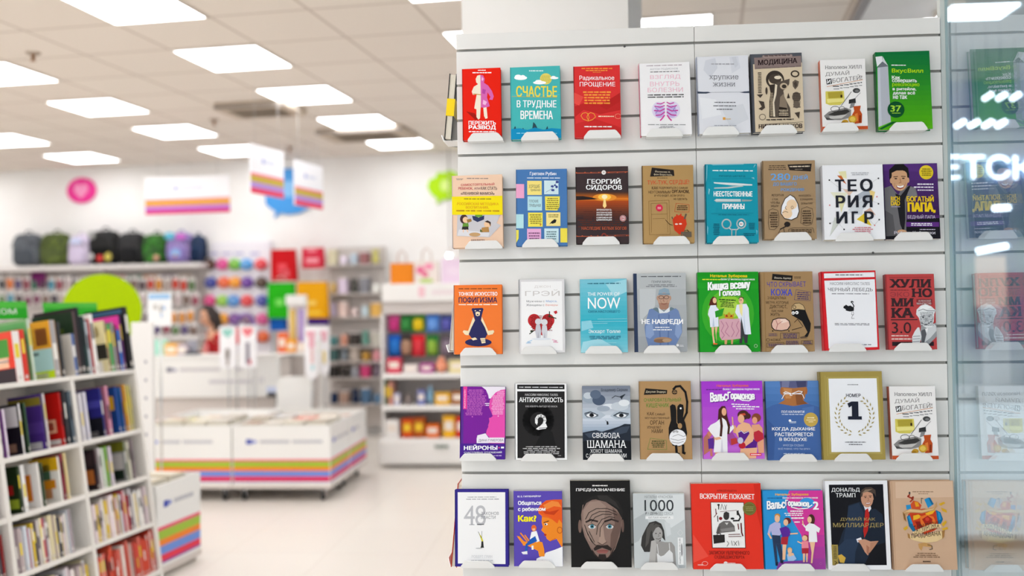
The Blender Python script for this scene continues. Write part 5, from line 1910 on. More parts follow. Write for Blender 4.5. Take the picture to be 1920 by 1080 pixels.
# shelves where single books stand apart and show their fronts: (right edge of the front, spine width, height, depth, spine, front, artwork, words)
FACES = {
 (1, 3): [(8, .016, .21, .15, 'e8dce8', '7a4a8a', [(.1, .9, .1, .9, 'e0d0e8'), (.1, .9, .3, .4, '6a3a7a'), (.1, .9, .6, .7, '6a3a7a')], 'with a white and violet striped front'),
          (39, .014, .225, .15, 'e8e4e4', '1c1820', [(.1, .95, .55, .95, 'dcd8d8'), (.2, .8, .05, .22, '8a6a58'), (.0, .35, .45, .9, '16141a')], 'with a black and white figure on its front'),
          (50, .012, .225, .15, '3a5a3c', '2a3a2a', None, 'thin, between the black and violet fronts'),
          (83, .014, .255, .17, '3a2a4e', '4a2e80', [(0, 1, .8, .95, '8a7a2a'), (0, .45, .2, .6, '1c1826'), (.5, 1, .3, .5, '563a90'), (.4, .9, .02, .14, 'c8c4c8')], 'with a violet front under a dull yellow heading'),
          (88, .012, .255, .16, 'e4dcd8', 'c8c0c0', None, 'pale, between the violet and red fronts'),
          (118, .012, .25, .15, 'b02018', 'b8140e', [(.3, .8, .25, .5, 'e0a888'), (.4, .7, .3, .45, 'b8140e'), (.3, .9, .03, .12, 'd8d4d0')], 'with a red front and a pale round emblem'),
          (126, .016, .26, .17, '3a3438', '2a282c', None, 'first of two dark ones after the red front'),
          (136, .022, .25, .17, '5a6670', '4a5660', None, 'second of two dark ones after the red front')],
 (2, 3): [(156, .016, .23, .15, 'e8e4e8', 'd8d4dc', None, 'near the divider, first of two pale spines'),
          (165, .018, .235, .15, 'dcd8e4', 'd0ccd8', [(.2, .8, .4, .55, '6a4a9a')], 'near the divider, second of two pale spines'),
          (196, .014, .245, .17, '2a2a6a', '2e2c80', [(0, 1, 0, .4, '1a1a22'), (.3, .6, .3, .55, '15151c'), (.3, .8, .03, .12, 'd0ccc8'), (0, 1, .6, .75, '4a48a8')], 'with a night blue front over black towers'),
          (206, .026, .25, .17, 'c88aa0', 'b06a80', None, 'wide and rosy, after the night blue front'),
          (225, .016, .24, .15, '1f4a98', '1c4488', [(.2, .9, .5, .8, 'e8b81c')], 'with a blue front and a yellow shape'),
          (234, .012, .235, .15, '2a5a9a', '2a5a9a', None, 'just after the blue and yellow front'),
          (241, .014, .245, .15, 'd8983a', 'c8882a', None, 'first of the last three on that shelf'),
          (246, .012, .24, .15, 'd8c880', 'c8b870', None, 'second of the last three on that shelf'),
          (251, .012, .235, .15, 'c8c070', 'b8b060', None, 'third of the last three on that shelf')],
 (1, 2): [(37, .014, .205, .15, '2a3a1c', '1c2a14', [(.1, .5, .3, .9, '8a7a1a'), (.4, .8, .4, .6, 'a01c1c'), (.6, .95, .1, .3, '8a9a2a')], 'with a dark green, red and yellow front'),
          (44, .022, .205, .14, 'eceae8', 'e0dcd8', None, 'white and thick, after the dark green front'),
          (75, .012, .20, .15, 'e4dcd4', 'ece8e4', [(.15, .35, .1, .55, '8a5a3a'), (.5, .75, .15, .75, 'd87a1c'), (.4, .55, .8, .9, 'd88a2a')], 'with orange figures on a white front'),
          (82, .012, .195, .14, '4a5a40', '3a4a30', None, 'dark green, between the two figure covers'),
          (115, .012, .205, .15, 'ece4dc', 'ece8e0', [(0, 1, .7, 1, 'e0b01c'), (.3, .7, .5, .85, '4a6a50'), (.15, .85, .3, .5, 'e0901c'), (.3, .7, .08, .3, 'c88a5a')], 'with a green and orange dancer on its front'),
          (122, .012, .215, .15, '9a3a4a', '8a2a3a', None, 'first of two after the dancer'),
          (128, .014, .215, .15, 'e8d49a', 'd8c48a', None, 'second of two after the dancer')],
 (2, 2): [(186, .014, .20, .15, '4a2a30', '2a2024', [(.3, .9, .15, .5, 'b86a30'), (.1, .9, .6, .9, '3a2c30')], 'with a dark front lit orange'),
          (194, .014, .20, .14, 'e4dcdc', 'd8d0d0', None, 'first pale one after the orange-lit front'),
          (200, .016, .195, .14, 'dce4d4', 'c8d8c0', None, 'second pale one after the orange-lit front'),
          (207, .012, .20, .14, '8ac048', '6aa038', None, 'bright, after the pale pair'),
          (214, .018, .195, .14, 'e0d4e0', 'd0c4d0', None, 'lilac white, after the bright one'),
          (243, .012, .205, .15, '6a7a50', '8a8a88', [(0, 1, .75, 1, '6a6a1c'), (.1, .9, .3, .7, 'b8b4b0'), (.2, .9, .05, .3, '16241a')], 'with an olive-headed grey front'),
          (250, .014, .20, .14, 'e0dcc8', 'd0ccb8', None, 'pale, next after the olive-headed front'),
          (257, .012, .205, .14, '8a7a80', '7a6a70', None, 'last on that shelf')],
}
PYS = {3: 800, 2: 915}
for (bay, lev), items in FACES.items():
    last = UPR[bay]+.014
    for px, th, h, dp, s_c, f_c, art, words in items:
        y = min(max(sy(px, PYS[lev]), last), UPR[bay+1]-.0135-th); last = y+th+.0012
        shelf_book(y, SH[lev], th, h, dp, s_c, f_c, '%s %s shelf, %s' % (bays[bay], LV[lev], words), art, set_back=.004)
fill(1, 1, PALE, .17, .205, .012, .024, y1=-.40)
fill(2, 1, PALE, .17, .21, .012, .024)
fill(2, 0, REDP, .17, .22, .012, .024)
fill(1, 0, PALE, .17, .20, .016, .03)
fill(0, 2, PALE, .17, .20, .01, .02, y0=-.93); fill(0, 1, ['8e2a2a', 'c8c0b4', '4a4a52'], .17, .2, .01, .02, y0=-.95)
# the taller books standing on top of the case
top = [
 (-.665, .050, .230, .150, 'ece6e2', 'd8402e', [(.0, 1, .88, 1, 'd84a38'), (.1, .85, .5, .86, '4a8a3a'), (.2, .8, .3, .5, 'e8b898'), (0, 1, 0, .28, '3a3034'), (.3, .8, .40, .46, 'f4f0ec')], 'with a green-haired face on its front'),
 (-.612, .030, .235, .150, 'd83a2a', 'd83a2a', None, 'standing right behind the green-haired face'),
 (-.555, .020, .285, .180, 'c8d4c4', '7aa070', [(.05, .95, .6, .95, '5a9a58')], 'rising behind the green-haired face'),
 (-.400, .042, .275, .180, 'a8a4a4', 'd89a2a', [(0, 1, .52, .97, 'd8962a'), (.1, .5, .6, .9, 'e8c040'), (.55, .9, .58, .88, '8a4a2a'), (0, 1, .14, .52, 'a8c8cc'), (.08, .6, .42, .47, '5a6a70'), (0, 1, 0, .14, 'b8d020'), (.3, .8, .02, .1, 'f0ece4')], 'orange, pale blue and lime in front'),
 (-.345, .022, .265, .180, '3a3a3c', '2a2a2c', None, 'behind the orange and pale blue one'),
 (-.250, .026, .205, .140, '3a5a9a', 'd8d0c6', [(.1, .9, .1, .9, 'd4ccc2')], 'with a plain beige front'),
 (-.218, .022, .315, .225, '5a4448', '20301f', [(.04, .94, .55, .95, '1c2e1c'), (.3, .6, .3, .5, '16161a'), (.6, .75, .6, .75, '4a5a10')], 'wide, with a dark green front'),
 (-.190, .026, .335, .235, '1c1e22', '2e2628', [(.05, .95, .5, .95, '262022')], 'wide, rising behind the dark green front'),
 (-.155, .024, .290, .200, '1f3a38', '1f2a2a', None, 'first thin spine after the wide black one'),
 (-.128, .018, .265, .190, 'b8c0c8', 'b0b8c0', None, 'second thin spine after the wide black one'),
 (-.107, .018, .275, .190, 'b02a24', '7a1a1a', None, 'third thin spine after the wide black one'),
 (-.086, .028, .300, .200, 'f0ece8', 'ece8e2', None, 'tall, right after the thin spines'),
 (.030, .012, .265, .170, '3a362e', 'd8cca0', [(0, 1, .55, 1, 'dccfa0'), (.1, .8, .7, .9, 'c8b070'), (0, 1, .25, .55, '2c2a24'), (.1, .8, 0, .22, 'e8e4e0')], 'with a cream and black photo front'),
 (.045, .040, .245, .170, '4a9a5a', 'd8503a', [(.1, .9, .1, .4, 'd83a2a')], 'with green above red on a thick spine'),
 (.090, .020, .255, .170, '9a9aa0', '6a6a70', None, 'next after the thick green one'),
 (.113, .018, .240, .170, '6a2a34', '3a2024', None, 'second after the thick green one'),
 (.135, .026, .215, .170, '2a6ac0', '1f4a90', None, 'short, before the pink front'),
 (.166, .016, .290, .190, '6a3a6a', '5a2a6a', [(0, 1, .6, 1, 'e040a0'), (0, 1, .2, .6, '5a2a7a'), (0, 1, 0, .2, 'b8608a')], 'with a pink and violet front'),
 (.195, .034, .335, .240, '1c1a1a', '222024', [(.05, .95, .90, .96, '3a5a7a')], 'widest of all, at the far end'),
]
for y, th, h, dp, s, f, art, where in top: shelf_book(y, SH[4], th, h, dp, s, f, 'atop the bookcase, '+where, art, set_back=-.012 if y > .19 else .004, grp='tall books on top of the slanted bookcase')
# green header boards on the case and the round lime sign behind it
GRN = mat('22a81c', .45); GRN2 = mat('4cb83a', .45)
def header(px0, px1, py0, py1, label, word):
    Pp = P0 + bf*(-DEP+.02); p = atp(px0, py1, Pp, bf)-P0; e = atp(px1, py0, Pp, bf)-P0
    L, z0, z1 = (e-p).dot(bd), p.dot(bu)-SH[4], e.dot(bu)-SH[4]-.02
    t = thing('header_board', label, 'sign', BCM @ TR(-DEP+.02, p.dot(bd), SH[4]+.0005))
    MB().box(-.006, 0, 0, L, z0, z1, GRN).build('board', t)
    MB().box(.0002, .0012, 0, L, z0+(z1-z0)*.62, z1, GRN2).build('upper_band', t)
    q = MB(); q.box(-.012, -.0065, .03, .045, 0, z1, WHITE); q.box(-.012, -.0065, L-.045, L-.03, 0, z1, WHITE); q.build('support', t)
    if word:
        vs, fs = glyphs(word)
        MB().add([(.002, L*(.30+.46*u), z0+(z1-z0)*(.28+.3*v)) for u, v in vs], fs, mat('f4f8f0', .4)).build('lettering', t)
header(-40, 48, 558, 600, 'green header board with white lettering at the left end of the bookcase', 'КОМ')
header(85, 180, 561, 594, 'plain green header board before the lime disc on the bookcase', None)
LIME = mat('a6c400', .5, 0.0, .08)
lp = at(192, 582, 3.45)
ls = thing('round_sign', 'large lime green round sign rising behind the bookcase', 'sign', Matrix.Translation(lp) @ RZ(.30))
rl = (at(258, 582, 3.45)-at(126, 582, 3.45)).length/2
MB().prism(circle(0, 0, rl*1.03, rl, 40), lambda a, b, d: (a, d, b), -.006, .006, LIME).build('disc', ls)
MB().box(-.02, .02, .007, .02, -lp.z, 0, WHITE).build('post', ls)

# ------------------------------------------------------------------ low sales bins on castors
STR = [('e85a78', .10), ('a2c23c', .24), ('f2862a', .18), ('6f92dc', .24), ('e8344e', .18), ('8a4aa0', .06)]
def bin_body(t, w, d, h, z0, zs, marks):
    """open box with printed panels; stripes from z0 up to zs"""
    wm = WHITE; k = .012
    for nm, a in (('front_panel', (0, w, 0, k)), ('back_panel', (0, w, d-k, d)), ('side_panel', (0, k, k+.0005, d-k-.0005)), ('side_panel', (w-k, w, k+.0005, d-k-.0005))):
        mb = MB(); mb.box(a[0], a[1], a[2], a[3], z0, h, wm)
        z = zs
        for col, f in STR:
            hgt = (zs-z0-.02)*f; m_ = mat(col, .4)
            if nm == 'front_panel': mb.box(.004, w-.004, -.0008, 0, z-hgt, z, m_)
            elif nm == 'back_panel': mb.box(.004, w-.004, d, d+.0008, z-hgt, z, m_)
            elif a[0] == 0: mb.box(-.0008, 0, .004, d-.004, z-hgt, z, m_)
            else: mb.box(w, w+.0008, .004, d-.004, z-hgt, z, m_)
            z -= hgt
        if nm == 'front_panel' or (nm == 'side_panel' and a[0] > 0):
            L = w if nm == 'front_panel' else d
            fn = (lambda a_, b_: (a_, -.0009, b_)) if nm == 'front_panel' else (lambda a_, b_: (w+.0009, a_, b_))
            zc = zs+(h-zs)*.52; q = .036
            pl = lambda x0, x1, y0, y1, c: mb.add([fn(x0, y0), fn(x1, y0), fn(x1, y1), fn(x0, y1)], [(0, 1, 2, 3)], mat(c, .4))
            pl(L*.14, L*.14+q*1.3, zc-q/2, zc+q/2, '3a4ab0'); pl(L*.14+q*1.4, L*.14+q*2.2, zc-q*.3, zc+q*.3, '7a88d0')
            x = L*.14+q*3
            for wd in marks:
                e = x+L*wd
                while x < e-.01: pl(x, x+.016, zc-.011, zc+.011, 'b4b4bc'); x += .021
                x += .02
        mb.build(nm, t)
    MB().box(k+.0005, w-k-.0005, k+.0005, d-k-.0005, h-.10, h-.09, WHITE).build('deck', t)
    MB().box(-.004, w+.004, -.004, d+.004, z0-.03, z0-.0003, mat('dcd2ca', .5)).build('base_frame', t)
def castor(t, x, y, z0):
    mb = MB(); mb.box(-.022, .022, -.022, .022, z0-.034, z0-.0305, CHROME); mb.box(-.016, -.013, -.025, .02, .03, z0-.034, CHROME); mb.box(.013, .016, -.025, .02, .03, z0-.034, CHROME)
    o = mb.build('castor', t, t.matrix_world @ TR(x, y, 0)); o.parent = t
    wv = MB().tube([(-.011, 0, .036), (.011, 0, .036)], .036, DARK, 14).build('wheel', o)
def sales_bin(M, w, d, h, label, marks, castors=True, z0=.125):
    t = thing('sales_bin', label, 'sales bin', M, 'low white sales bins')
    bpy.context.view_layer.update()
    bin_body(t, w, d, h, z0, z0+.190 if castors else z0+.22, marks)
    if castors:
        for x in (.07, w-.07):
            for y in (.07, d-.07):
                mb = MB(); mb.box(x-.022, x+.022, y-.022, y+.022, z0-.034, z0-.0305, CHROME); mb.box(x-.018, x-.014, y-.03, y+.02, .03, z0-.034, CHROME); mb.box(x+.014, x+.018, y-.03, y+.02, .03, z0-.034, CHROME)
                o = mb.build('castor', t)
                MB().tube([(x-.012, y-.01, .038), (x+.012, y-.01, .038)], .038, DARK, 14).build('wheel', o)
    else:
        MB().box(.02, w-.02, .02, d-.02, .0, z0-.0305, mat('c8beb4', .5)).build('plinth', t)
    return t
YB = 4.56
sales_bin(TR(-2.335, YB, 0), .75, .60, .57, 'white striped sales bin on castors, front one nearest the slatwall', (.3, .3))
sales_bin(TR(-3.10, YB, 0), .755, .60, .57, 'white striped sales bin on castors, beside the bookcase', (.2, .3))
sales_bin(TR(-2.335, YB+.615, 0), .75, .60, .57, 'white striped sales bin on castors, rear one nearest the shelf unit', (.25,))
sales_bin(TR(-3.10, YB+.615, 0), .755, .60, .57, 'white sales bin behind the one beside the bookcase', (.2,))
# books lying in the bins
lie = ['e4dcd2', 'ece6dc', 'd8d0c8', 'c8c4c4', 'e8e0c8', 'f0e8d8', 'c8b8a8', 'd8d8dc', 'b8a898', 'e0c8b8']
def flat_book(M, w, d, th, col, label, grp):
    bk = thing('book', label, 'book', M, grp)
    mb = MB(); m_ = mat(col, .45); c = .002
    mb.box(0, w, 0, d, th-c, th, m_); mb.box(0, w, 0, d, 0, c, m_); mb.box(0, c, 0, d, c, th-c, m_)
    mb.add([(w*.15, d*.5, th+.0003), (w*.85, d*.5, th+.0003), (w*.85, d*.85, th+.0003), (w*.15, d*.85, th+.0003)], [(0, 1, 2, 3)], mat(random.choice(['c8a890', 'd8d0c0', '9aa8b8', 'e8e4dc', 'b88a78']), .45))
    mb.build('cover', bk)
    MB().box(c+.0002, w-.003, .003, d-.003, c+.0002, th-c-.0002, PAGES).build('page_block', bk)
rr = random.Random(4)
for bi, (bx, by, nm) in enumerate(((-2.335, YB, 'the nearest striped bin'), (-3.10, YB, 'the bin beside the bookcase'), (-2.335, YB+.615, 'the rear striped bin'))):
    for r_ in range(2):
        for c_ in range(4):
            z = .4803; nb = 2 if bi < 2 else 1
            for q in range(nb):
                th = .045+.02*rr.random(); col = rr.choice(lie)
                lab = '%s %s book, %s in the %s row of %s' % ('upper' if q == nb-1 else 'lower', huename(col), ORD[c_], 'front' if r_ == 0 else 'back', nm)
                if (bi, r_, c_) == (0, 1, 2) and q == nb-1: col = 'e8583a'; lab = 'orange red book lying uppermost in the front bin nearest the slatwall'
                if (bi, r_, c_) == (1, 1, 1) and q == nb-1: col = 'c8d048'; lab = 'lime green book lying uppermost in the bin beside the bookcase'
                flat_book(TR(bx+.03+c_*.175+.006*rr.random(), by+.03+r_*.275+.006*rr.random(), z) @ Matrix.Rotation(.03*(rr.random()-.5), 4, 'Z'), .15, .215, th, col, lab, 'books lying in the sales bins')
                z += th+.0008
# a fifth bin at the end of the bookcase, turned with it
BM5 = Matrix.Translation(Vector((P0.x, P0.y, 0)) + bd*.292 - bn*.446) @ RZ(-BA)
hb5 = .505
sales_bin(BM5, .40, .46, hb5, 'white striped bin with stacked books at the end of the bookcase', (.45,), castors=False, z0=.06)
k = 0
for iy in range(2):
    for q in range(3):
        k += 1; th = .034
        flat_book(BM5 @ TR(.12, .05+iy*.19, hb5-.0897+q*(th+.0008)), .22, .15, th, 'e4dac4' if q % 2 else 'd8ccb4', 'cream book, %s from below in the %s pile of the end bin' % (ORD[q], ORD[iy]), 'cream books piled in the end bin')

g0, g1 = at(246, 700, 3.05), at(286, 604, 3.05)
t = thing('perforated_panel', 'white perforated standing panel just behind the bookcase', 'display panel', TR(g0.x, 3.05, 0))
MB().box(0, g1.x-g0.x, 0, .03, .05, g1.z, mat('ece9e6', .45), b=.004).build('board', t)
MB().box(-.02, g1.x-g0.x+.02, -.05, .08, 0, .0495, DARK).build('plinth', t)
q = MB()
for k in range(9): q.box((g1.x-g0.x)*.62, (g1.x-g0.x)*.62+.014, -.0012, -.0002, .25+k*.11, .268+k*.11, mat('9a98a0', .5))
q.build('perforation', t)
# ------------------------------------------------------------------ hanging signs and wall signs
def stripes(mb, w, h, y, parts):
    z = h*.42
    for col, f in parts:
        hh = h*.42*f; mb.box(0, w, y-.0006, y, z-hh, z, mat(col, .45)); z -= hh
SP = [('f0a0b0', .12), ('e6a63a', .34), ('c078cc', .30), ('d82a6e', .24)]
SP2 = [('f08090', .14), ('c8b040', .30), ('b894d8', .28), ('e84a6a', .28)]
def hang_sign(name, M, w, h, label, sp, marks):
    t = thing(name, label, 'hanging sign', M, 'striped hanging signs')
    mb = MB(); mb.box(0, w, 0, .012, 0, h, mat('f6f5f8', .4)); stripes(mb, w, h, 0, sp)
    mb.box(w*.34, w*.34+h*.09, -.0006, 0, h*.64, h*.74, mat('a8b0e0', .5))
    for q in range(marks): mb.box(w*.34+h*.13+q*.03, w*.34+h*.13+q*.03+.022, -.0006, 0, h*.65, h*.73, mat('d8dcec', .5))
    mb.build('board', t)
    for f in (.15, .85):
        MB().tube([(w*f, .006, h), (w*f, .006, CZ-M.translation.z)], .0018, mat('c8c4c0', .4), 5).build('wire', t)
a = at(273, 403, 6.2); b2 = at(431, 330, 6.2)
hang_sign('hanging_sign', TR(a.x, 6.2, a.z) @ Matrix.Rotation(-.012, 4, 'Y'), b2.x-a.x, b2.z-a.z, 'white hanging sign with orange, lilac and pink stripes, facing the camera', SP, 8)
sdir = Vector((math.sin(math.radians(13)), math.cos(math.radians(13)), 0)); snor = Vector((sdir.y, -sdir.x, 0))
for (xl, yt, yb2, xr, Y, lab) in ((470, 268, 361, 532, 4.7, 'striped hanging sign seen at an angle, the nearer and larger of the pair'), (553, 299, 384, 605, 5.3, 'striped hanging sign seen at an angle, the farther of the pair')):
    p = at(xl, yb2, Y); pt_ = at(xl, yt, Y); e = atp(xr, (yt+yb2)/2, p, snor)
    w_ = (Vector((e.x, e.y, 0))-Vector((p.x, p.y, 0))).length
    M = Matrix((sdir, -snor, Vector((0, 0, 1)))).transposed().to_4x4(); M.translation = p
    hang_sign('hanging_sign', M, w_, pt_.z-p.z, lab, SP2, 5)
# flat coloured emblems on the back wall
def wall_sign(label, cx, cy, outline, m, deco):
    p = atw(cx, cy, .03); t = thing('wall_sign', label, 'wall sign', wallM(p))
    s = 1.0/FPX*((p-CAM).dot(FW))
    MB().prism([(x*s, -y*s) for x, y in outline], lambda a, b, d: (a, d, b), 0, .025, m).build('board', t)
    for col, poly in deco:
        MB().prism([(x*s, -y*s) for x, y in poly], lambda a, b, d: (a, d, b), -.004, -.0002, mat(col, .5)).build('emblem', t)
heart = [(0, 16), (-14, 2), (-14, -8), (-8, -13), (-2, -11), (0, -7), (3, -11), (9, -13), (14, -8), (14, 2)]
wall_sign('pink oval wall sign with a pale heart', 152, 357, circle(0, 0, 30, 24, 28), mat('ec3c96', .45), [('f49ac4', heart)])
wall_sign('blue speech bubble wall sign behind the angled hanging signs', 541, 362, [(-46, 20), (-30, 32), (-26, 34), (-30, 46), (-18, 37), (0, 40), (20, 38), (38, 30), (48, 15), (48, -8), (36, -26), (16, -36), (10, -46), (-10, -46), (-14, -36), (-34, -26), (-48, -8)], mat('4a9ae0', .45), [('8ac0ec', circle(0, -8, 14, 16, 18))])
wall_sign('lime green leafy speech bubble wall sign beside the slatwall', 834, 348, [(-34, 2), (-30, -12), (-18, -16), (-14, -26), (0, -24), (8, -30), (20, -24), (30, -16), (34, 0), (28, 18), (14, 26), (-6, 26), (-16, 34), (-15, 24), (-26, 16)], mat('b0e010', .45), [('d8f08a', circle(0, 0, 9, 11, 16))])
# ------------------------------------------------------------------ shelves and goods along the back wall
WS = (atw(200, 480, .3)-CAM).dot(FW)/FPX
def plate(name, x0, y0, x1, y1, off, th, m, label=None, cat=None, parent=None, group=None):
    """a board standing off metres in front of the wall, th thick towards the wall"""
    a, b = atw(x0, y1, off), atw(x1, y0, off); a2 = atw(x1, y1, off)
    w = (a2-a).dot(BV); h = b.z-(a.z+a2.z)/2
    M = wallM(a)
    mb = MB().box(0, w, 0, th, 0, h, m, b=min(.004, th*.2)); o = mb.build(name, None, M)
    if parent: o.parent = parent; o.matrix_parent_inverse = parent.matrix_world.inverted()
    if label: tag(o, label, cat, group)
    return o
def keep(o, parent):
    o.parent = parent; o.matrix_parent_inverse = parent.matrix_world.inverted(); return o
def wthing(name, label, cat, px, py, off, group=None):
    t = thing(name, label, cat, wallM(atw(px, py, off)), group); bpy.context.view_layer.update(); return t
UNITM = mat('e2ddda', .45); UNITD = mat('cfc7c2', .5)
# long backpack shelf unit
a = atw(-30, 497, .36); b2 = atw(375, 497, .36); wS = (b2-a).dot(BV)
su = thing('shelf_unit', 'white wall shelf unit carrying backpacks, at the far left', 'shelf unit', wallM(Vector((a.x, a.y, 0))))
ztop = (a.z+b2.z)/2
MB().box(0, wS, 0, .345, ztop-.05, ztop, UNITM, b=.003).build('top_shelf', su)
MB().box(0, wS, .32, .34, .05, ztop-.0505, UNITD).build('back_panel', su)
for f in (.0, .5, 1.0): MB().box(f*(wS-.03), f*(wS-.03)+.03, .22, .319, 0, ztop-.0505, UNITM).build('upright', su)
zlow = atw(330, 630, .36).z
MB().box(.031, wS*.5-.016, 0, .319, zlow-.04, zlow, UNITM, b=.003).build('shelf', su); MB().box(wS*.5+.016, wS-.031, 0, .319, zlow-.04, zlow, UNITM, b=.003).build('shelf', su)
MB().box(.031, wS-.031, .23, .319, .10, .5, UNITD).build('lower_panel', su)
hr_ = MB(); k_ = int(wS/.22)
for k in range(k_): hr_.box(.04+k*.215, .04+k*.215+.2, .21, .217, ztop-.17, ztop-.125, mat(['d8801c', 'c84a28', '1f7a50', 'd8801c', '6a4a6a', 'c8b8a8'][k % 6], .5))
hr_.build('header_strip', su)
# backpacks
def backpack(px0, px1, py0, label, col, col2, noise=None, deco=()):
    p0 = atw(px0, 490, .33); p1 = atw(px1, 490, .33); w = (p1-p0).dot(BV)*.95; h = atw(px0, py0, .33).z-ztop
    c = (p0+p1)/2; bp_ = thing('backpack', label, 'backpack', wallM(Vector((c.x, c.y, ztop+.0006))) @ TR(0, .02, 0), 'backpacks on the wall shelf')
    m_ = noise or noise_mat('bag_'+col, col, col2, 9, .75)
    def shape(d):                                   # square base, domed top
        e = lambda v, q: math.copysign(abs(v)**q, v)
        return Vector((e(d.x, .42), e(d.y, .6), e(d.z, .5 if d.z < 0 else .7)))
    MB().ball((0, .11, h*.48), (w*.5, .10, h*.48), m_, 20, 14, f=shape).build('body', bp_)
    MB().ball((0, .012, h*.28), (w*.37, .035, h*.22), mat(col2, .7) if not noise else noise, 16, 10, f=shape).build('front_pocket', bp_)
    MB().tube([(-w*.12, .12, h*.94), (-w*.1, .12, h*1.02), (0, .12, h*1.05), (w*.1, .12, h*1.02), (w*.12, .12, h*.94)], .009, mat(col2, .7), 7).build('handle', bp_)
    MB().tube([(-w*.42, -.004, h*.55), (-w*.3, -.012, h*.76), (0, -.014, h*.86), (w*.3, -.012, h*.76), (w*.42, -.004, h*.55)], .005, mat('3a3a3c', .5), 5).build('zip', bp_)
    for s in (-1, 1): MB().tube([(s*w*.25, .2, h*.9), (s*w*.3, .225, h*.6), (s*w*.32, .215, h*.2)], .018, mat(col2, .8), 6).build('shoulder_strap', bp_)
    for (u, v, ru, rv, c3) in deco:
        MB().ball((u*w, .0-.012, v*h), (ru*w, .014, rv*h), mat(c3, .6), 12, 8).build('patch', bp_)
camo = lambda a, b, n: noise_mat('camo_'+n, a, b, 16, .8, 2)
backpack(14, 66, 435, 'grey marled backpack, first on the wall shelf', '666b72', '4c5158')
backpack(66, 122, 434, 'olive green camouflage backpack', '5c6e2c', '3a4420', camo('5c6c28', '343e1a', 'olive'))
backpack(120, 162, 438, 'pale lilac backpack between the olive and black ones', 'd8cce0', 'c8bcd4', None, [(0, .75, .3, .1, 'c8d0ec')])
backpack(158, 214, 429, 'black backpack with a round badge and red and yellow patches', '0e0f0f', '080808', None, [(-.28, .82, .13, .12, '9a9a98'), (.02, .2, .17, .12, 'c83a3a'), (.28, .22, .14, .12, 'c8b858'), (-.27, .24, .11, .1, 'c8c4c4')])
backpack(212, 262, 433, 'dark charcoal backpack, fifth on the wall shelf', '2a2a2c', '19191b')
backpack(260, 306, 436, 'green and black camouflage backpack', '3a8a28', '1a2a18', camo('3a8a24', '0e1610', 'vivid'), [(.2, .2, .14, .1, 'd89a8a')])
backpack(304, 354, 434, 'lilac and turquoise child backpack', 'a890c8', '8a7ab8', None, [(-.24, .85, .22, .12, '6ac0dc'), (.2, .82, .22, .1, 'd070d0'), (0, .3, .3, .16, '8ab0dc'), (0, .26, .14, .12, 'c87a5a')])
backpack(352, 371, 438, 'navy blue backpack at the end of the shelf', '1a3a62', '122644')
# small packs hanging under the backpack shelf
PK = ['c8402e', 'e07a3a', '2a7a5a', '4a90a8', '7a3a5a', 'b8a8a0', '5a4a7a', '2a2a30', 'd8903a', '7a6258', 'c8b8b8', '3a4a8a', '98485a', '5a7a4a', '8a7e80', '3a3040', '584a50', '6a5a60']
rr = random.Random(8)
def hang_pack(px, py, w, h, col, off, label, grp, name='hanging_pack', header='f0ece8', cat='package'):
    p = atw(px, py, off); t = thing(name, label, cat, wallM(p), grp)
    MB().box(-w/2, w/2, 0, .004, -h/2, h/2, mat(header, .5)).build('card', t)
    MB().ball((0, -.006, -h*.08), (w*.42, .02, h*.36), mat(col, .35), 10, 8, f=lambda d: Vector((math.copysign(abs(d.x)**.5, d.x), d.y, math.copysign(abs(d.z)**.5, d.z)))).build('blister', t)
    MB().tube([(0, .1, h*.44), (0, -.05, h*.44), (0, -.055, h*.47)], .003, CHROME, 5).build('peg', t)
n = 0
for (y, x0, x1, st, hh) in ((532, 4, 372, 15.5, .13), (560, 4, 372, 16.5, .12), (592, 262, 374, 16, .13), (616, 262, 374, 17, .11)):
    x = x0; k = 0
    while x < x1:
        k += 1; col = rr.choice(PK)
        hang_pack(x, y+rr.uniform(-2, 2), .078+.010*rr.random(), hh+.03+.02*rr.random(), col, .24,
                  '%s blister pack, %s from the left in the %s row under the backpacks' % (huename(col), ORD[k-1], {532: 'top', 560: 'second', 592: 'third', 616: 'lowest'}[y]), 'blister packs under the backpack shelf')
        x += st
plate('banner', 58, 510, 86, 540, .26, .006, mat('6a1a5a', .6), 'plum coloured cloth tag hanging under the backpack shelf', 'banner')
# little round purses on their display wall
dw = wthing('purse_display', 'white wall display carrying five rows of round purses', 'display', 385, 650, .10)
a = atw(396, 668, .10); b2 = atw(506, 452, .10)
bo = MB().box(0, (b2-a).dot(BV), 0, .09, 0, b2.z-a.z, mat('ebe8ee', .5), b=.004).build('board', None, wallM(a)); keep(bo, dw)
for q, x in enumerate((400, 425, 448, 478)):
    o = plate('label_strip', x-9, 473, x+9, 478, .104, .0035, mat('c0bcdc', .5)); keep(o, dw)
GRID = [(497, [(396, '5a3e3a', 'brown'), (420, 'e0509a', 'pink'), (443, '7ac04a', 'green'), (465, '5aa4e4', 'light blue'), (492, 'e84a58', 'red')], 'top'),
        (531, [(398, '3a4a9c', 'navy blue'), (423, 'ec6a44', 'salmon'), (444, 'f2a038', 'orange'), (466, '6a3aa0', 'purple'), (493, '54423e', 'brown')], 'second'),
        (565, [(396, 'dc4a8c', 'pink'), (420, '92c84e', 'green'), (441, '5c9ce0', 'light blue'), (466, 'e84c54', 'red'), (494, '5058b0', 'navy blue')], 'third'),
        (599, [(421, 'eaa030', 'orange'), (443, '7a4a9a', 'purple'), (468, '8a6a8a', 'mauve'), (495, 'e05a9c', 'pink')], 'fourth'),
        (632, [(441, 'dc3a4a', 'red'), (462, 'd8d4d8', 'white'), (478, '5468b4', 'blue'), (496, 'ec6a3a', 'orange')], 'lowest')]
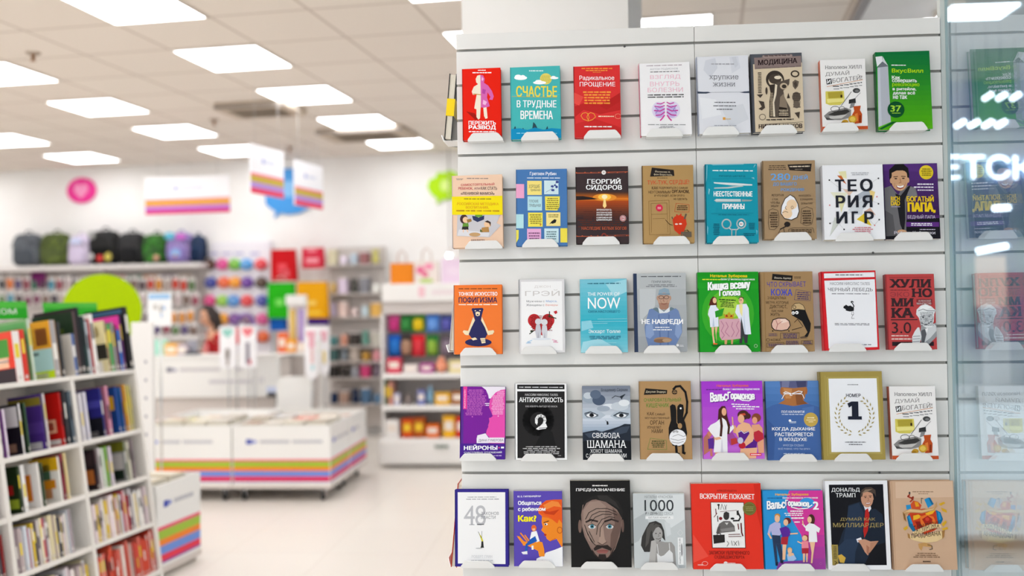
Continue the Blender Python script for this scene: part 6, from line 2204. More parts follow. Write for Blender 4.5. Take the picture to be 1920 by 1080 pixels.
for y, row, rn in GRID:
    for x, col, nm in row:
        t = thing('purse', '%s round purse in the %s row of the display panel' % (nm, rn), 'purse', wallM(atw(x, y, .095)), 'round purses on the display panel')
        MB().ball((0, -.042, 0), (.080, .04, .074), mat(col, .5), 16, 10, f=lambda d: Vector((d.x, d.y, d.z if d.z > 0 else d.z*.8))).build('body', t)
        MB().tube([(-.06, -.05, .005), (-.03, -.082, .012), (.03, -.082, .012), (.06, -.05, .005)], .004, mat('e8d8c0', .4, .3), 6).build('zip', t)
        MB().tube([(0, .004, .07), (0, -.06, .07), (0, -.065, .078)], .003, CHROME, 5).build('peg', t)
# shopping bags hung up as samples
def bag(x0, y0, x1, y1, col, label, off=.34, deco=None, grp='paper shopping bags', handle=True):
    a, b = atw(x0, y1, off), atw(x1, y0, off); w, h = (b-a).dot(BV), b.z-a.z
    t = thing('shopping_bag', label, 'bag', wallM(a), grp)
    mb = MB(); m_ = mat(col, .45)
    mb.prism([(0, 0), (w, 0), (w*.99, h), (w*.01, h)], lambda p, q, d: (p, d*(1-q/h*.45)+.0, q), 0, .09, m_)
    mb.build('body', t)
    if handle: MB().tube([(w*.32, .006, h-.02), (w*.34, 0, h+.05), (w*.5, -.002, h+.075), (w*.66, 0, h+.05), (w*.68, .006, h-.02)], .004, mat('e8e0d8', .6), 6).build('handle', t)
    if deco:
        for (u0, u1, v0, v1, c) in deco: MB().box(u0*w, u1*w, -.0016, -.0003, v0*h, v1*h, mat(c, .5)).build('print', t)
bag(508, 467, 553, 527, 'c80814', 'bright red shopping bag with a pale print, hung high', .34, [(.3, .65, .2, .55, 'e8505a'), (.45, .75, .12, .35, 'ea6a72')])
bag(566, 464, 605, 503, 'd22440', 'crimson shopping bag hung high beside the red one', .30, [(.25, .7, .78, .95, 'f08a98'), (.2, .8, .25, .5, 'f09aa6')])
bag(502, 530, 551, 597, '22b40e', 'bright green shopping bag below the red one', .36, [(.3, .6, .35, .55, '7ae060')])
bag(557, 528, 612, 597, 'eea800', 'yellow shopping bag below the crimson one', .44, [(.35, .65, .36, .48, 'fcd868'), (.3, .8, .1, .2, 'fcd040')])
bag(506, 597, 535, 620, '0a5cb8', 'blue shopping bag peeping out under the green one', .32, None, 'paper shopping bags', False)
bag(572, 595, 613, 609, '4a1a96', 'violet shopping bag peeping out under the yellow one', .36, None, 'paper shopping bags', False)
# narrow shelf rack with small gifts
a = atw(621, 775, .12); b2 = atw(722, 462, .12)
wR = (b2-a).dot(BV)
rk = thing('gift_rack', 'grey wall rack of narrow shelves with small gifts, left of the shelf unit', 'shelf rack', wallM(Vector((a.x, a.y, 0))))
RKM = mat('ccc4be', .5)
MB().box(0, wR, 0, .03, .1, b2.z, RKM, b=.003).build('back_panel', rk)
rows_px = [496, 550, 594, 648, 677, 708, 757]
zr = []
for y in rows_px:
    z = atw(668, y, .25).z; zr.append(z)
    MB().box(.005, wR-.005, -.19, -.0005, z-.018, z, RKM, b=.003).build('shelf', rk)
GC = [['d8d0b0', 'e8dce8', 'c0d0dc', '9a6a6a', 'c8c070'], ['e0c080', 'e0d0e4', '5a5a54', '8a8a90', 'ecebe4'], ['e0d4ec', 'f0d8d0', 'ecd8d4', 'd0e4ec', 'e8b860'], ['5a9090', 'e8a890', '4a4440', '7ab0a0', 'c8c4b8'], ['4a6a68', '9aa4ac', 'c8bcb0', 'd8a850', 'e8a0a8'], ['3a3836', '4a4440', 'b0b4bc', 'd84a80', '8a7a88'], ['2a3a5a', 'b89a8a', '2a3a5a', '5a7a9a', '6a8aa8']]
SHP = ['box', 'mug', 'jar', 'box', 'bear']
for r_, z in enumerate(zr):
    for c_ in range(5):
        col = GC[r_][c_]; kind = SHP[(r_*2+c_) % 5]; x = wR*(.12+.19*c_)
        lab = '%s %s, %s from the left on the %s shelf of the gift rack' % (huename(col), {'box': 'gift box', 'mug': 'mug', 'jar': 'jar', 'bear': 'toy bear'}[kind], ORD[c_], ORD[r_])
        t = thing({'box': 'gift_box', 'mug': 'mug', 'jar': 'jar', 'bear': 'toy_bear'}[kind], lab, {'box': 'box', 'mug': 'mug', 'jar': 'jar', 'bear': 'toy'}[kind], rk.matrix_world if 0 else wallM(Vector((a.x, a.y, 0))) @ TR(x, -.10, z+.0006), 'small gifts on the gift rack')
        m_ = mat(col, .45); hh = .13+.05*rr.random()
        if kind == 'box':
            MB().box(-.05, .05, -.045, .045, 0, hh, m_, b=.004).build('body', t); MB().box(-.052, .052, -.047, .047, hh+.0003, hh+.014, mat('f0e8e4', .5), b=.003).build('lid', t)
        elif kind == 'mug':
            MB().tube([(0, 0, 0), (0, 0, .004), (0, 0, .10)], [.036, .042, .044], m_, 14).build('cup', t); MB().tube([(.04, 0, .08), (.07, 0, .075), (.072, 0, .035), (.04, 0, .025)], .006, m_, 6).build('handle', t)
        elif kind == 'jar':
            MB().tube([(0, 0, 0), (0, 0, .01), (0, 0, .10), (0, 0, .125)], [.036, .044, .044, .03], m_, 14).build('body', t); MB().tube([(0, 0, .1255), (0, 0, .15)], [.036, .034], mat('d8d0c8', .4), 14).build('lid', t)
        else:
            MB().ball((0, 0, .05), (.045, .04, .05), m_, 12, 8).build('body', t); MB().ball((0, -.005, .125), (.038, .035, .036), m_, 12, 8).build('head', t)
            for s in (-1, 1): MB().ball((s*.03, 0, .158), .013, m_, 8, 6).build('ear', t)
# ------------------------------------------------------------------ white shelf unit half hidden by the slatwall
YU = 6.1
ua = at(716, 880, YU); ub2 = at(876, 880, YU); wU = 1.17
UX, zB = at(712, 600, YU).x, 0.0
un = thing('shelf_unit', 'white shelf unit with gift bags on top and a base drawer, beside the slatwall', 'shelf unit', TR(UX, YU, 0))
Zp = lambda y: at(790, y, YU).z
UW = mat('efece8', .42)
hz0, hz1 = Zp(565), Zp(531)
MB().box(0, wU, .10, .45, hz0, hz1, UW, b=.004).build('header', un)
MB().box(.34, .40, .0985, .0995, hz0+.04, hz1-.03, mat('f0c4cc', .5)).build('header_mark', un)
q = MB()
for k in range(9): q.box(.47+k*.05, .508+k*.05, .0985, .0995, hz0+.06, hz0+.10, mat('ecd8dc', .5))
q.build('header_print', un)
MB().box(0, wU, .14, .45, Zp(588), hz0-.0005, UNITD).build('fascia', un)
MB().box(0, wU, .43, .45, .25, Zp(588)-.0005, UNITD).build('back_panel', un)
for s in (0, wU-.02): MB().box(s, s+.02, .05, .4295, .25, Zp(588)-.0005, UW).build('side_panel', un)
zsh = [Zp(700), Zp(760), Zp(822)]
for z in zsh: MB().box(.0205, wU-.0205, -.02, .429, z-.045, z, UW, b=.003).build('shelf', un)
MB().box(-.02, wU+.02, -.03, .45, .03, .2495, UW, b=.004).build('base', un)
dr = MB().box(0, wU, -.045, -.0305, .05, .235, UW, b=.003).build('drawer', un)
MB().tube([(.50, -.07, .20), (.62, -.07, .20)], .012, mat('7a8a80', .4), 8).build('drawer_handle', dr)
def ubox(name, x0, y0, x1, y1, Y, d, m, label, cat, grp=None, lid=None):
    a, b = at(x0, y1, Y), at(x1, y0, Y)
    t = thing(name, label, cat, TR(a.x, Y, a.z), grp)
    MB().box(0, b.x-a.x, 0, d, 0, b.z-a.z, m, b=.004).build('body', t)
    return t, b.x-a.x, b.z-a.z
# gift bags on top
def gift_bag(x0, y0, x1, col, label, deco):
    a, b = at(x0, 531, YU+.16), at(x1, y0, YU+.16); w, h = b.x-a.x, b.z-hz1
    t = thing('gift_bag', label, 'bag', TR(a.x, YU+.16, hz1+.0006), 'gift bags on top of the shelf unit')
    MB().prism([(0, 0), (w, 0), (w, h), (0, h)], lambda p, q, d: (p, d*(1-q/h*.4), q), 0, .1, mat(col, .5)).build('body', t)
    for yy in (.004, .05): MB().tube([(w*.3, yy, h-.02), (w*.32, yy, h+.08), (w*.5, yy, h+.12), (w*.68, yy, h+.08), (w*.7, yy, h-.02)], .005, mat('d8c8c0', .6), 6).build('handle', t)
    for (u, v, ru, rv, c) in deco: MB().prism(circle(u*w, v*h, ru*w, rv*h, 14), lambda p, q, d: (p, d, q), -.002, -.0003, mat(c, .5)).build('print', t)
gift_bag(732, 493, 774, 'e8861e', 'plain orange gift bag on top of the shelf unit', [])
gift_bag(777, 489, 822, 'ece0d8', 'white gift bag with a pink flower print on top of the shelf unit', [(.25, .6, .18, .18, 'e87a9c'), (.6, .75, .2, .16, 'f09ab4'), (.45, .4, .14, .12, 'e06a8c'), (.5, .12, .3, .1, 'b8d070')])
gift_bag(828, 485, 874, 'ecd4e8', 'pale lilac gift bag on top of the shelf unit, beside the slatwall', [(.5, .5, .3, .2, 'f0dcec')])
# two rows of hanging toy packs
for ri, (y0, y1, items) in enumerate(((590, 622, [(740, 'c83a80', 'magenta'), (761, '3a8a44', 'green'), (785, 'e0c020', 'yellow'), (812, '6a9ae0', 'light blue'), (838, '5a5aa8', 'violet'), (862, '4a7ab0', 'blue')]),
                                      (628, 668, [(740, '2a7ad0', 'blue'), (762, 'b08a70', 'tan'), (785, 'd83a44', 'red'), (811, '8ab040', 'green'), (838, '8a7a88', 'grey'), (862, '3a3a3a', 'black')]))):
    for x, col, nm in items:
        a, b = at(x-11.5, y1, YU+.2), at(x+11.5, y0, YU+.2); w, h = b.x-a.x, b.z-a.z
        t = thing('toy_pack', '%s toy pack in the %s row of the white shelf unit' % (nm, ('upper', 'lower')[ri]), 'package', TR(a.x, YU+.2, a.z), 'toy packs hanging in the shelf unit')
        hd = {'magenta': 'e060a0', 'green': '1f7a34', 'yellow': '2a8a30', 'light blue': '4a8ae0', 'violet': '4a5a9a', 'blue': '1f6ad0', 'tan': '3a3430', 'red': 'e0202c', 'grey': '5a5058', 'black': '2a2a2c'}[nm]
        MB().box(0, w, 0, .006, 0, h, mat(hd, .5), b=.001).build('card', t)
        MB().ball((w*.5, -.012, h*.42), (w*.42, .035, h*.36), mat(col, .4), 12, 8, f=lambda d: Vector((math.copysign(abs(d.x)**.6, d.x), d.y, math.copysign(abs(d.z)**.6, d.z)))).build('toy', t)
        MB().tube([(w*.5, .2, h*.95), (w*.5, -.05, h*.95)], .003, CHROME, 5).build('peg', t)
# goods on its shelves
def good(x0, y0, x1, zi, col, label, kind='box', Y=YU+.03, d=.12):
    a, b = at(x0, 700, Y), at(x1, 700, Y); hgt = at(x0, y0, Y).z-zsh[zi]; w = b.x-a.x
    t = thing({'box': 'gift_box', 'ball': 'soft_toy', 'book': 'book'}[kind], label, {'box': 'box', 'ball': 'toy', 'book': 'book'}[kind], TR(a.x, Y, zsh[zi]+.0006), 'goods on the white shelf unit')
    if kind == 'ball':
        MB().ball((w/2, d/2, hgt*.4), (w/2, d/2, hgt*.4), mat(col, .7), 14, 9).build('body', t); MB().ball((w/2, d/2-.01, hgt*.82), (w*.28, d*.3, hgt*.2), mat(col, .7), 12, 8).build('head', t)
    else:
        MB().box(0, w, 0, d, 0, hgt, mat(col, .45), b=.003).build('body', t)
        MB().box(w*.15, w*.85, -.0014, -.0003, hgt*.35, hgt*.75, mat('f0e4d8' if kind == 'box' else 'f2c83a', .5)).build('label', t)
good(726, 672, 751, 0, 'd8405c', 'raspberry red gift box on the top shelf of the white unit')
good(757, 684, 783, 0, 'e8dcd8', 'pale box second on the top shelf of the white unit')
good(788, 682, 812, 0, 'b84a9a', 'purple box on the top shelf of the white unit')
good(815, 670, 838, 0, 'f0a080', 'peach soft toy on the top shelf of the white unit', 'ball')
good(842, 676, 872, 0, 'e8d89a', 'pale yellow box on the top shelf of the white unit')
good(721, 712, 727, 1, '4a5a34', 'olive book standing at the left end of the middle shelf', 'book', d=.2)
good(728, 716, 735, 1, 'd89888', 'salmon book standing second on the middle shelf', 'book', d=.2)
good(738, 738, 748, 1, 'c8c4d8', 'pale lilac box on the middle shelf of the white unit')
good(758, 740, 768, 1, 'a89890', 'small brown soft toy on the middle shelf', 'ball')
good(782, 732, 796, 1, '7a80b8', 'slate blue box on the middle shelf of the white unit')
good(798, 724, 812, 1, '8ab4d0', 'sky blue soft toy on the middle shelf', 'ball')
good(815, 737, 843, 1, 'f2b81c', 'yellow box with an orange label on the middle shelf')
good(845, 734, 872, 1, 'a86a3c', 'brown box on the middle shelf beside the slatwall')
good(721, 788, 746, 2, 'f4f0ec', 'white box at the left end of the lowest shelf')
good(752, 786, 772, 2, 'd8541c', 'orange book first of the pile on the lowest shelf', 'book', d=.16)
good(774, 784, 794, 2, 'b85a20', 'rust brown book on the lowest shelf', 'book', d=.16)
good(797, 796, 822, 2, 'e8701c', 'bright orange box on the lowest shelf')
good(829, 780, 851, 2, 'f0b428', 'tall yellow box on the lowest shelf beside the slatwall')
good(853, 782, 872, 2, 'd83a28', 'red box on the lowest shelf half behind the slatwall')
# ------------------------------------------------------------------ cash desk with the cashier
YC = 6.3
x0, x1 = at(283, 700, YC).x, at(522, 700, YC).x
zt, zbnd = at(400, 667, YC).z, at(400, 745, YC).z
cd_ = thing('cash_desk', 'white cash desk with a wide blank band and grey lettering, in front of the cashier', 'counter', TR(x0, YC, 0)); wC = x1-x0
MB().box(0, wC, 0, .06, zbnd, zt-.0205, WHITE, b=.004).build('front_band', cd_)
MB().box(-.01, wC+.01, -.01, .50, zt-.02, zt, WHITE, b=.003).build('worktop', cd_)
MB().box(.03, wC-.03, .0605, .48, .0, zt-.0205, mat('d9cfc8', .5)).build('body', cd_)
q = MB()
hb_ = zt-zbnd
def dash(mb, x, z, n, w, g, h, col):
    for i in range(n): mb.box(x+i*(w+g), x+i*(w+g)+w, -.0012, -.0002, z, z+h, mat(col, .5))
q.box(wC*.125, wC*.165, -.0014, -.0002, zbnd+hb_*.62, zbnd+hb_*.72, mat('4a4668', .5)); q.box(wC*.17, wC*.2, -.0014, -.0002, zbnd+hb_*.63, zbnd+hb_*.70, mat('8a88a4', .5))
dash(q, wC*.23, zbnd+hb_*.63, 14, .018, .010, .032, 'b8b2b8'); dash(q, wC*.66, zbnd+hb_*.63, 3, .018, .010, .032, 'c8c2c8'); dash(q, wC*.46, zbnd+hb_*.33, 15, .018, .010, .034, 'c0bac2'); dash(q, wC*.85, zbnd+hb_*.33, 2, .01, .02, .06, 'c4bec6')
q.build('lettering', cd_)
for (px, w, h, col, nm, lab) in ((300, .17, .15, 'a8dcc8', 'paper_bag', 'mint green paper bag on the cash desk'), (324, .13, .11, 'f0b04a', 'box', 'orange box on the cash desk'), (345, .10, .10, 'c8b8c0', 'box', 'pale mauve box on the cash desk'), (360, .12, .09, '9a9aa4', 'till', 'grey till on the cash desk beside the cashier')):
    p = at(px, 660, YC+.25)
    t = thing(nm, lab, {'paper_bag': 'bag', 'box': 'box', 'till': 'till'}[nm], TR(p.x, YC+.2, zt+.0006))
    if nm == 'paper_bag':
        MB().prism([(-w/2, 0), (w/2, 0), (w*.4, h), (-w*.4, h)], lambda a, b, d: (a, d*(1-b/h*.5)+.04*b/h, b), 0, .09, mat(col, .6)).build('body', t)
    elif nm == 'till':
        MB().box(-w/2, w/2, 0, .14, 0, .03, mat('55555c', .5), b=.003).build('base', t); MB().box(-w*.45, w*.45, .05, .06, .0305, h+.05, mat(col, .4), b=.002).build('screen', t)
    else:
        MB().box(-w/2, w/2, 0, .10, 0, h, mat(col, .5), b=.004).build('body', t); MB().box(-w*.35, w*.35, -.0012, -.0002, h*.25, h*.7, mat('f6ecdc', .5)).build('label', t)

def skin_mesh(chain, edges, root=0):
    me = bpy.data.meshes.new('figure'); me.from_pydata([c[:3] for c in chain], edges, []); o = bpy.data.objects.new('figure', me); COL.objects.link(o)
    md = o.modifiers.new('skin', 'SKIN'); md.use_smooth_shade = True
    for i, c in enumerate(chain):
        r = c[3]; me.skin_vertices[0].data[i].radius = r if isinstance(r, tuple) else (r, r); me.skin_vertices[0].data[i].use_root = (i == root)
    o.modifiers.new('sub', 'SUBSURF').levels = 2; o.modifiers['sub'].render_levels = 2
    dg = bpy.context.evaluated_depsgraph_get(); r = bpy.data.meshes.new_from_object(o.evaluated_get(dg))
    vs = [tuple(v.co) for v in r.vertices]; fs = [tuple(p.vertices) for p in r.polygons]
    bpy.data.objects.remove(o); bpy.data.meshes.remove(me); bpy.data.meshes.remove(r)
    return vs, fs
pp = at(401, 640, 7.3)
per = thing('person', 'person with dark hair in a red shirt sitting behind the white cash desk', 'person', TR(pp.x+.035, 7.3, .271) @ RZ(math.radians(42)) @ Matrix.Scale(.88, 4))
SKIN = mat('dba688', .5); SHIRT = noise_mat('red_shirt', 'c01018', 'ac0c14', 12, .8); HAIR = noise_mat('dark_hair', '241a18', '342622', 40, .6); TROUS = mat('2c2e38', .8)
# the figure faces -x
ch = [(.02, 0, .56, .11), (.0, 0, .72, .105), (-.01, 0, .90, .115), (-.02, 0, 1.04, .075), (-.045, 0, 1.11, .05), (-.07, 0, 1.17, .05)]
ed = [(0, 1), (1, 2), (2, 3), (3, 4), (4, 5)]
def limb(pts, frm):
    for p in pts: ch.append(p); ed.append((frm, len(ch)-1)); frm = len(ch)-1
    return frm
for s in (-1, 1):
    limb([(-.01, s*.15, 1.0, .055), (-.04, s*.20, .88, .046), (-.07, s*.21, .76, .040), (-.19, s*.19, .80, .036), (-.30, s*.15, .86, .026)], 3)
    limb([(-.05, s*.09, .54, .085), (-.25, s*.11, .54, .075), (-.42, s*.12, .53, .06), (-.43, s*.12, .32, .052), (-.42, s*.12, .10, .036), (-.46, s*.12, .04, .036), (-.56, s*.12, .03, .026)], 0)
vs, fs = skin_mesh(ch, ed)
body = MB().add(vs, fs, SKIN, True)
hc = Vector((-.105, 0, 1.255)); HM = TR(*hc) @ Matrix.Rotation(math.radians(-12), 4, 'Y')
def head(d):
    x, y, z = d
    if z < 0: x = x*(1+z*.15) + z*.06; y *= 1+z*.28
    if x < 0: x *= .96; y *= 1-.08*(-x)
    return Vector((x, y, z))
body.ball((0, 0, 0), (.097, .077, .125), SKIN, 20, 14, HM, head)
body.ball((-.098, 0, -.02), (.020, .014, .024), SKIN, 10, 8, HM)                       # nose
for s in (-1, 1): body.ball((.005, s*.077, -.01), (.022, .010, .030), SKIN, 10, 8, HM)  # ears
body.ball((-.084, 0, -.066), (.013, .024, .007), mat('b0605a', .5), 10, 6, HM)          # mouth
for s in (-1, 1):
    wr = Vector((-.30, s*.15, .86)); d = Vector((-.95, -s*.25, .12)).normalized(); sd = Vector((-d.y, d.x, 0)).normalized()
    body.ball(wr+d*.045, (.048, .034, .015), SKIN, 12, 8)
    for q_, (off, L) in enumerate(((-.026, .058), (-.009, .070), (.009, .066), (.026, .050))):
        b0 = wr+d*.080+sd*off; body.tube([b0, b0+d*L*.5+Vector((0, 0, .006)), b0+d*L*.8+Vector((0, 0, -.006)), b0+d*L+Vector((0, 0, -.022))], [.009, .0085, .008, .006], SKIN, 7)
    th = wr+d*.03-sd*s*.030; body.tube([th, th-sd*s*.022+d*.022, th-sd*s*.026+d*.05], [.011, .010, .007], SKIN, 7)
body.build('body', per)
sc = [(.02, 0, .60, .125), (.0, 0, .72, .118), (-.01, 0, .90, .127), (-.02, 0, 1.045, .085)]; se = [(0, 1), (1, 2), (2, 3)]
ch2, ed2 = ch, ed; ch, ed = sc, se
for s in (-1, 1): limb([(-.01, s*.15, 1.0, .064), (-.04, s*.20, .88, .056), (-.066, s*.208, .79, .052)], 3)
vs, fs = skin_mesh(ch, ed); sh = MB().add(vs, fs, SHIRT, True).build('shirt', per)
MB().ball((-.135, 0, .86), (.012, .07, .09), mat('e88a8a', .7), 12, 8).build('shirt_print', sh)
ch, ed = [(.02, 0, .55, .122)], []
for s in (-1, 1): limb([(-.05, s*.09, .54, .094), (-.25, s*.11, .54, .084), (-.42, s*.12, .53, .070), (-.43, s*.12, .32, .062), (-.42, s*.12, .14, .050)], 0)
vs, fs = skin_mesh(ch, ed); MB().add(vs, fs, TROUS, True).build('trousers', per)
hr = MB()
def hairshape(d):
    x, y, z = d
    if x < -.35 and z < .45: x = -.35 + (x+.35)*.15
    return Vector((x, y, z))
hr.ball((.014, 0, .022), (.102, .084, .122), HAIR, 22, 14, HM, hairshape)
for s in (-1, 1): hr.tube([HM @ Vector((-.02, s*.072, .06)), HM @ Vector((.03, s*.082, -.06)), HM @ Vector((.03, s*.07, -.17)), HM @ Vector((.0, s*.06, -.24))], [.024, .026, .022, .010], HAIR, 8)
hr.tube([HM @ Vector((.08, 0, .03)), HM @ Vector((.095, 0, -.10)), HM @ Vector((.07, 0, -.24))], [.06, .055, .03], HAIR, 10)
hr.build('hair', per)
for s in (-1, 1):
    e = MB(); e.ball((-.086, s*.030, .012), (.010, .014, .008), mat('f0ece8', .3), 10, 6, HM); e.ball((-.094, s*.030, .010), (.004, .007, .007), mat('2a1c16', .3), 8, 6, HM); e.build('eye', per)
    b_ = MB(); b_.tube([HM @ Vector((-.092, s*.014, .034)), HM @ Vector((-.090, s*.032, .040)), HM @ Vector((-.078, s*.05, .034))], .0035, HAIR, 6); b_.build('eyebrow', per)
st = thing('assumed_stool', 'assumed dark seat hidden under the cashier behind the cash desk', 'assumed_stool', TR(pp.x+.045, 7.3, .271))  # seat assumed from the sitting figure, unseen behind the desk
MB().tube([(0, 0, .34), (0, 0, .37)], [.15, .155], mat('2c2c30', .6), 20).build('seat', st); MB().tube([(0, 0, .03), (0, 0, .3395)], .025, CHROME, 10).build('post', st); MB().tube([(0, 0, 0), (0, 0, .03)], [.2, .17], CHROME, 20).build('foot', st)

pf = thing('added_riser', 'hidden grey box added under the seat to raise the cashier', 'added_riser', TR(pp.x-.75, 6.86, 0))  # unseen box added to hold up the figure, raised to fit the view
MB().box(0, 1.15, 0, .9, .02, .27, mat('b8b0aa', .6), b=.004).build('deck', pf); MB().box(.02, 1.13, .02, .88, 0, .02, DARK).build('plinth', pf)
# side counter with goods, right of the cash desk
ys = 6.86
xa, xb = at(520, 700, ys).x, at(576, 700, ys).x
zs_ = at(540, 662, ys).z
sd_ = thing('side_counter', 'white side counter with a grey front, right of the cash desk', 'counter', TR(xa, ys, 0))
MB().box(-.05, xb-xa, 0, .5, zs_-.03, zs_, WHITE, b=.003).build('worktop', sd_); MB().box(-.02, xb-xa-.02, .03, .48, .0, zs_-.0305, mat('c9c0ba', .5)).build('body', sd_)
for (px, w, h, col, lab) in ((496, .10, .20, 'ec7040', 'tall coral box on the side counter'), (512, .11, .13, 'f0a020', 'amber box on the side counter'), (532, .10, .10, 'ead8cc', 'pale box on the side counter'), (549, .09, .08, 'e89068', 'salmon box on the side counter'), (564, .08, .10, 'a8c080', 'soft green box on the side counter')):
    p = at(px, 655, ys+.15); p.x = max(p.x, xa-.05+w/2) if px > 500 else p.x
    t = thing('box', lab, 'box', TR(xa-.045+ (px-494)*.0054, ys+.12, zs_+.0006), 'boxes on the side counter'); MB().box(0, w*.9, 0, .1, 0, h, mat(col, .5), b=.004).build('body', t); MB().box(w*.15, w*.75, -.0012, -.0002, h*.3, h*.7, mat('f6e8d8', .5)).build('label', t)
p0, p1 = at(536, 614, ys+.3), at(571, 553, ys+.3)
t = thing('counter_display', 'white and yellow product display standing on the side counter', 'display', TR(p0.x, ys+.3, zs_+.0006))
wd, hd_ = p1.x-p0.x, p1.z-zs_
MB().box(0, wd, 0, .10, hd_*.82, hd_, WHITE, b=.004).build('header', t); MB().box(0, wd, .085, .10, 0, hd_*.8199, mat('f0e8e8', .5)).build('back_panel', t); MB().box(0, wd, 0, .0845, 0, .02, WHITE).build('base', t)
for k in range(2): MB().box(wd*(.15+.45*k), wd*(.38+.45*k), .05, .08, .0205, hd_*.75, mat(('e8c860', 'b8a0dc')[k], .5), b=.003).build('product', t)
p = at(546, 735, 5.95)
t = thing('kiosk_chair', 'white rounded moulded chair back in front of the side counter', 'chair', TR(p.x, 6.05, 0)); hb_ = at(546, 706, 6.05).z
MB().prism([(-.16, .42), (.16, .42), (.17, hb_-.07), (.13, hb_-.01), (.08, hb_), (-.08, hb_), (-.13, hb_-.01), (-.17, hb_-.07)], lambda a, b, d: (a, d, b), 0, .03, WHITE).build('backrest', t)
MB().box(-.19, .19, .03, .40, .40, .43, WHITE, b=.012).build('seat', t)
for x in (-.15, .15):
    for y in (.06, .36): MB().tube([(x, y, 0), (x*.9, y, .40)], .013, CHROME, 8).build('leg', t)
p = at(503, 737, 5.95)
t = thing('card_terminal', 'dark card terminal with a pale blue screen below the cash desk corner', 'terminal', TR(p.x, 6.12, p.z-.03))
MB().box(-.07, .07, 0, .10, -.02, .02, mat('3a3a3e', .4), b=.006).build('body', t); MB().box(-.07, .07, -.004, .0, .021, .075, mat('c8d0e8', .4)).build('screen', t); MB().tube([(0, .08, -.02), (0, .08, -p.z+.03)], .015, CHROME, 8).build('post', t)

# white hanging-tag displays on thin posts
def tag_board(x0, y0, x1, y1, Y, label, heart_col, deco, point=False):
    a, b = at(x0, y1, Y), at(x1, y0, Y); w, h = b.x-a.x, b.z-a.z
    t = thing('tag_display', label, 'display', TR(a.x, Y, 0), 'white tag displays on posts')
    poly = [(0, h*.06), (w*.12, 0), (w*.88, 0), (w, h*.06), (w, h), (0, h)] if not point else [(w*.05, h*.1), (w*.3, h*.02), (w*.5, 0), (w*.7, h*.02), (w*.95, h*.1), (w, h), (0, h)]
    MB().prism([(x, z+a.z) for x, z in poly], lambda p, q, d: (p, d, q), 0, .012, mat('f4f2f4', .4)).build('board', t)
    hp = [(0, 8), (-8, 0), (-8, -5), (-4, -8), (0, -5), (4, -8), (8, -5), (8, 0)]; s = w/26
    MB().prism([(w/2+x*s, a.z+h*.84-z*s) for x, z in hp], lambda p, q, d: (p, d, q), -.002, -.0003, mat(heart_col, .5)).build('emblem', t)
    for (u0, u1, v0, v1, c) in deco: MB().box(u0*w, u1*w, -.012, -.0006, a.z+v0*h, a.z+v1*h, mat(c, .5), b=.002).build('product', t)
    MB().tube([(w/2, .02, .008), (w/2, .02, a.z+h*.9)], .008, CHROME, 8).build('post', t); MB().tube([(w/2, .02, 0), (w/2, .02, .008)], [.06, .055], mat('d8d4d2', .4), 16).build('foot', t)
tag_board(412, 612, 442, 690, 5.98, 'white tag display with a mint heart, before the cash desk', '9ad4c8', [(.38, .6, .22, .46, '8a8078'), (.42, .56, .06, .2, 'a89a90')])
tag_board(449, 610, 480, 690, 5.98, 'white tag display with a coral heart, before the cash desk', 'ec8088', [(.40, .60, .10, .60, '8a8490'), (.56, .70, .08, .2, 'd86a78')])
tag_board(571, 612, 596, 712, 5.98, 'narrow white tag display with a pink print, left of the pair before the gift rack', 'e888a0', [(.35, .75, .6, .9, 'e8b0bc'), (.45, .7, .3, .58, 'e8c8c8'), (.5, .7, .18, .28, 'b8dce0')], True)
tag_board(598, 612, 617, 704, 6.18, 'narrow white tag display with a yellow print, right of the pair before the gift rack', 'e07a94', [(.35, .75, .7, .9, 'e8b0bc'), (.4, .65, .25, .5, 'e8d078')], True)
a, b2 = at(443, 612, 6.12), at(476, 590, 6.12)
t = thing('arch_display', 'white display box under a violet arch, between the tag displays', 'display', TR((a.x+b2.x)/2, 6.12, 0)); hw = (b2.x-a.x)/2
MB().tube([(hw*math.cos(q_)*-1, 0, a.z+(b2.z-a.z)*math.sin(q_)) for q_ in [math.pi*i/12 for i in range(13)]], .016, mat('7a5a9c', .5), 8).build('arch', t)
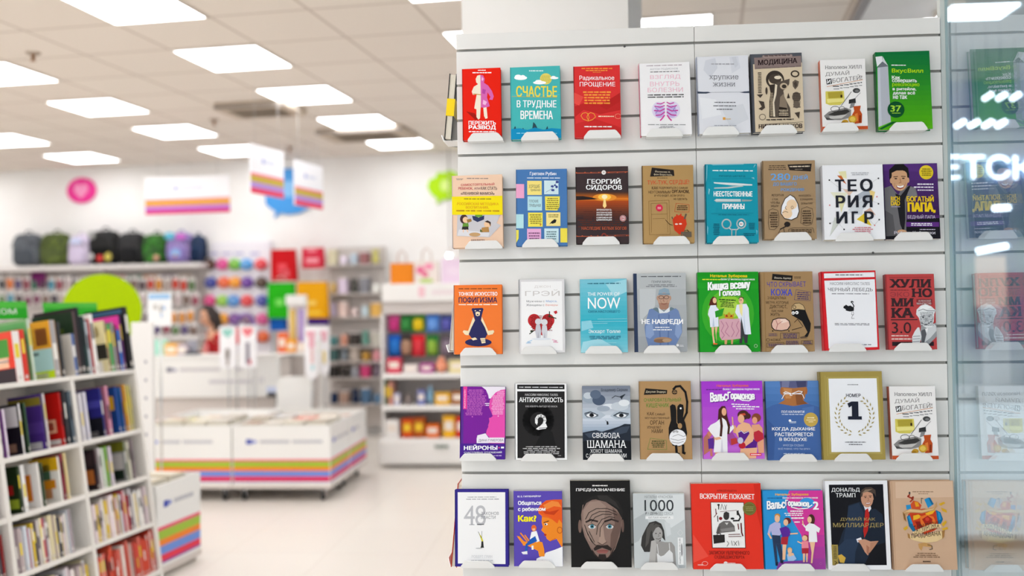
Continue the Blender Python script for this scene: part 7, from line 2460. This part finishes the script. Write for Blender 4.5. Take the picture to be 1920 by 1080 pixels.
MB().box(-hw*.6, hw*.6, .0, .05, a.z-.12, a.z+.01, WHITE, b=.004).build('box', t); MB().box(-hw*.5, hw*.4, -.004, -.0005, a.z-.02, a.z+.004, mat('3a5048', .5)).build('strip', t)
for x in (-hw, hw): MB().tube([(x, .0, 0), (x, .0, a.z)], .010, CHROME, 8).build('post', t)
p = at(443, 634, 5.98); t = thing('hang_toy', 'small red toy hanging between the two heart tag displays', 'toy', TR(p.x, 6.0, p.z))
MB().ball((0, 0, 0), (.035, .02, .06), mat('d83a48', .5), 12, 8).build('body', t); MB().ball((0, 0, .075), (.022, .018, .022), mat('e04a54', .5), 10, 8).build('head', t); MB().tube([(0, .0, .09), (0, .035, .17)], .002, CHROME, 5).build('cord', t)

# price sheet on a post
a, b2 = at(277, 612, 4.3), at(321, 548, 4.3); w, h = b2.x-a.x, b2.z-a.z
t = thing('price_sheet_stand', 'white price sheet with a pale blue heading on a thin post', 'sign', TR(a.x, 4.3, 0))
MB().box(0, w, 0, .006, a.z, a.z+h, mat('f6f6fa', .35)).build('sheet', t); MB().box(.01, w-.01, -.0012, -.0002, a.z+h*.80, a.z+h*.95, mat('9cc4ec', .4)).build('heading', t)
q = MB()
for (u0, u1, v0, v1, c) in ((.25, .4, .50, .64, 'c0bcb8'), (.5, .6, .42, .62, 'b8b0a8'), (.62, .75, .48, .6, 'a8c4e8'), (.55, .62, .25, .4, 'a8c4e8')): q.box(u0*w, u1*w, -.0012, -.0002, a.z+v0*h, a.z+v1*h, mat(c, .5))
q.build('print', t); MB().tube([(w/2, .015, .008), (w/2, .015, a.z+h*.5)], .008, CHROME, 8).build('post', t); MB().tube([(w/2, .015, 0), (w/2, .015, .008)], [.13, .12], mat('d8d4d2', .4), 16).build('foot', t)
# small bright spot lamp seen past the slatwall's edge
p = at(842, 479, 8.0)
t = thing('spot_lamp', 'small bright spot lamp seen just left of the slatwall', 'lamp', Matrix.Translation(p))
MB().ball((0, 0, 0), .022, mat('fffaf2', .5, 0, .4, 40), 10, 8).build('bulb', t); MB().tube([(0, .012, 0), (0, .06, 0), (0, .06, CZ-p.z)], .006, CHROME, 6).build('rod', t)
bpy.context.view_layer.update()
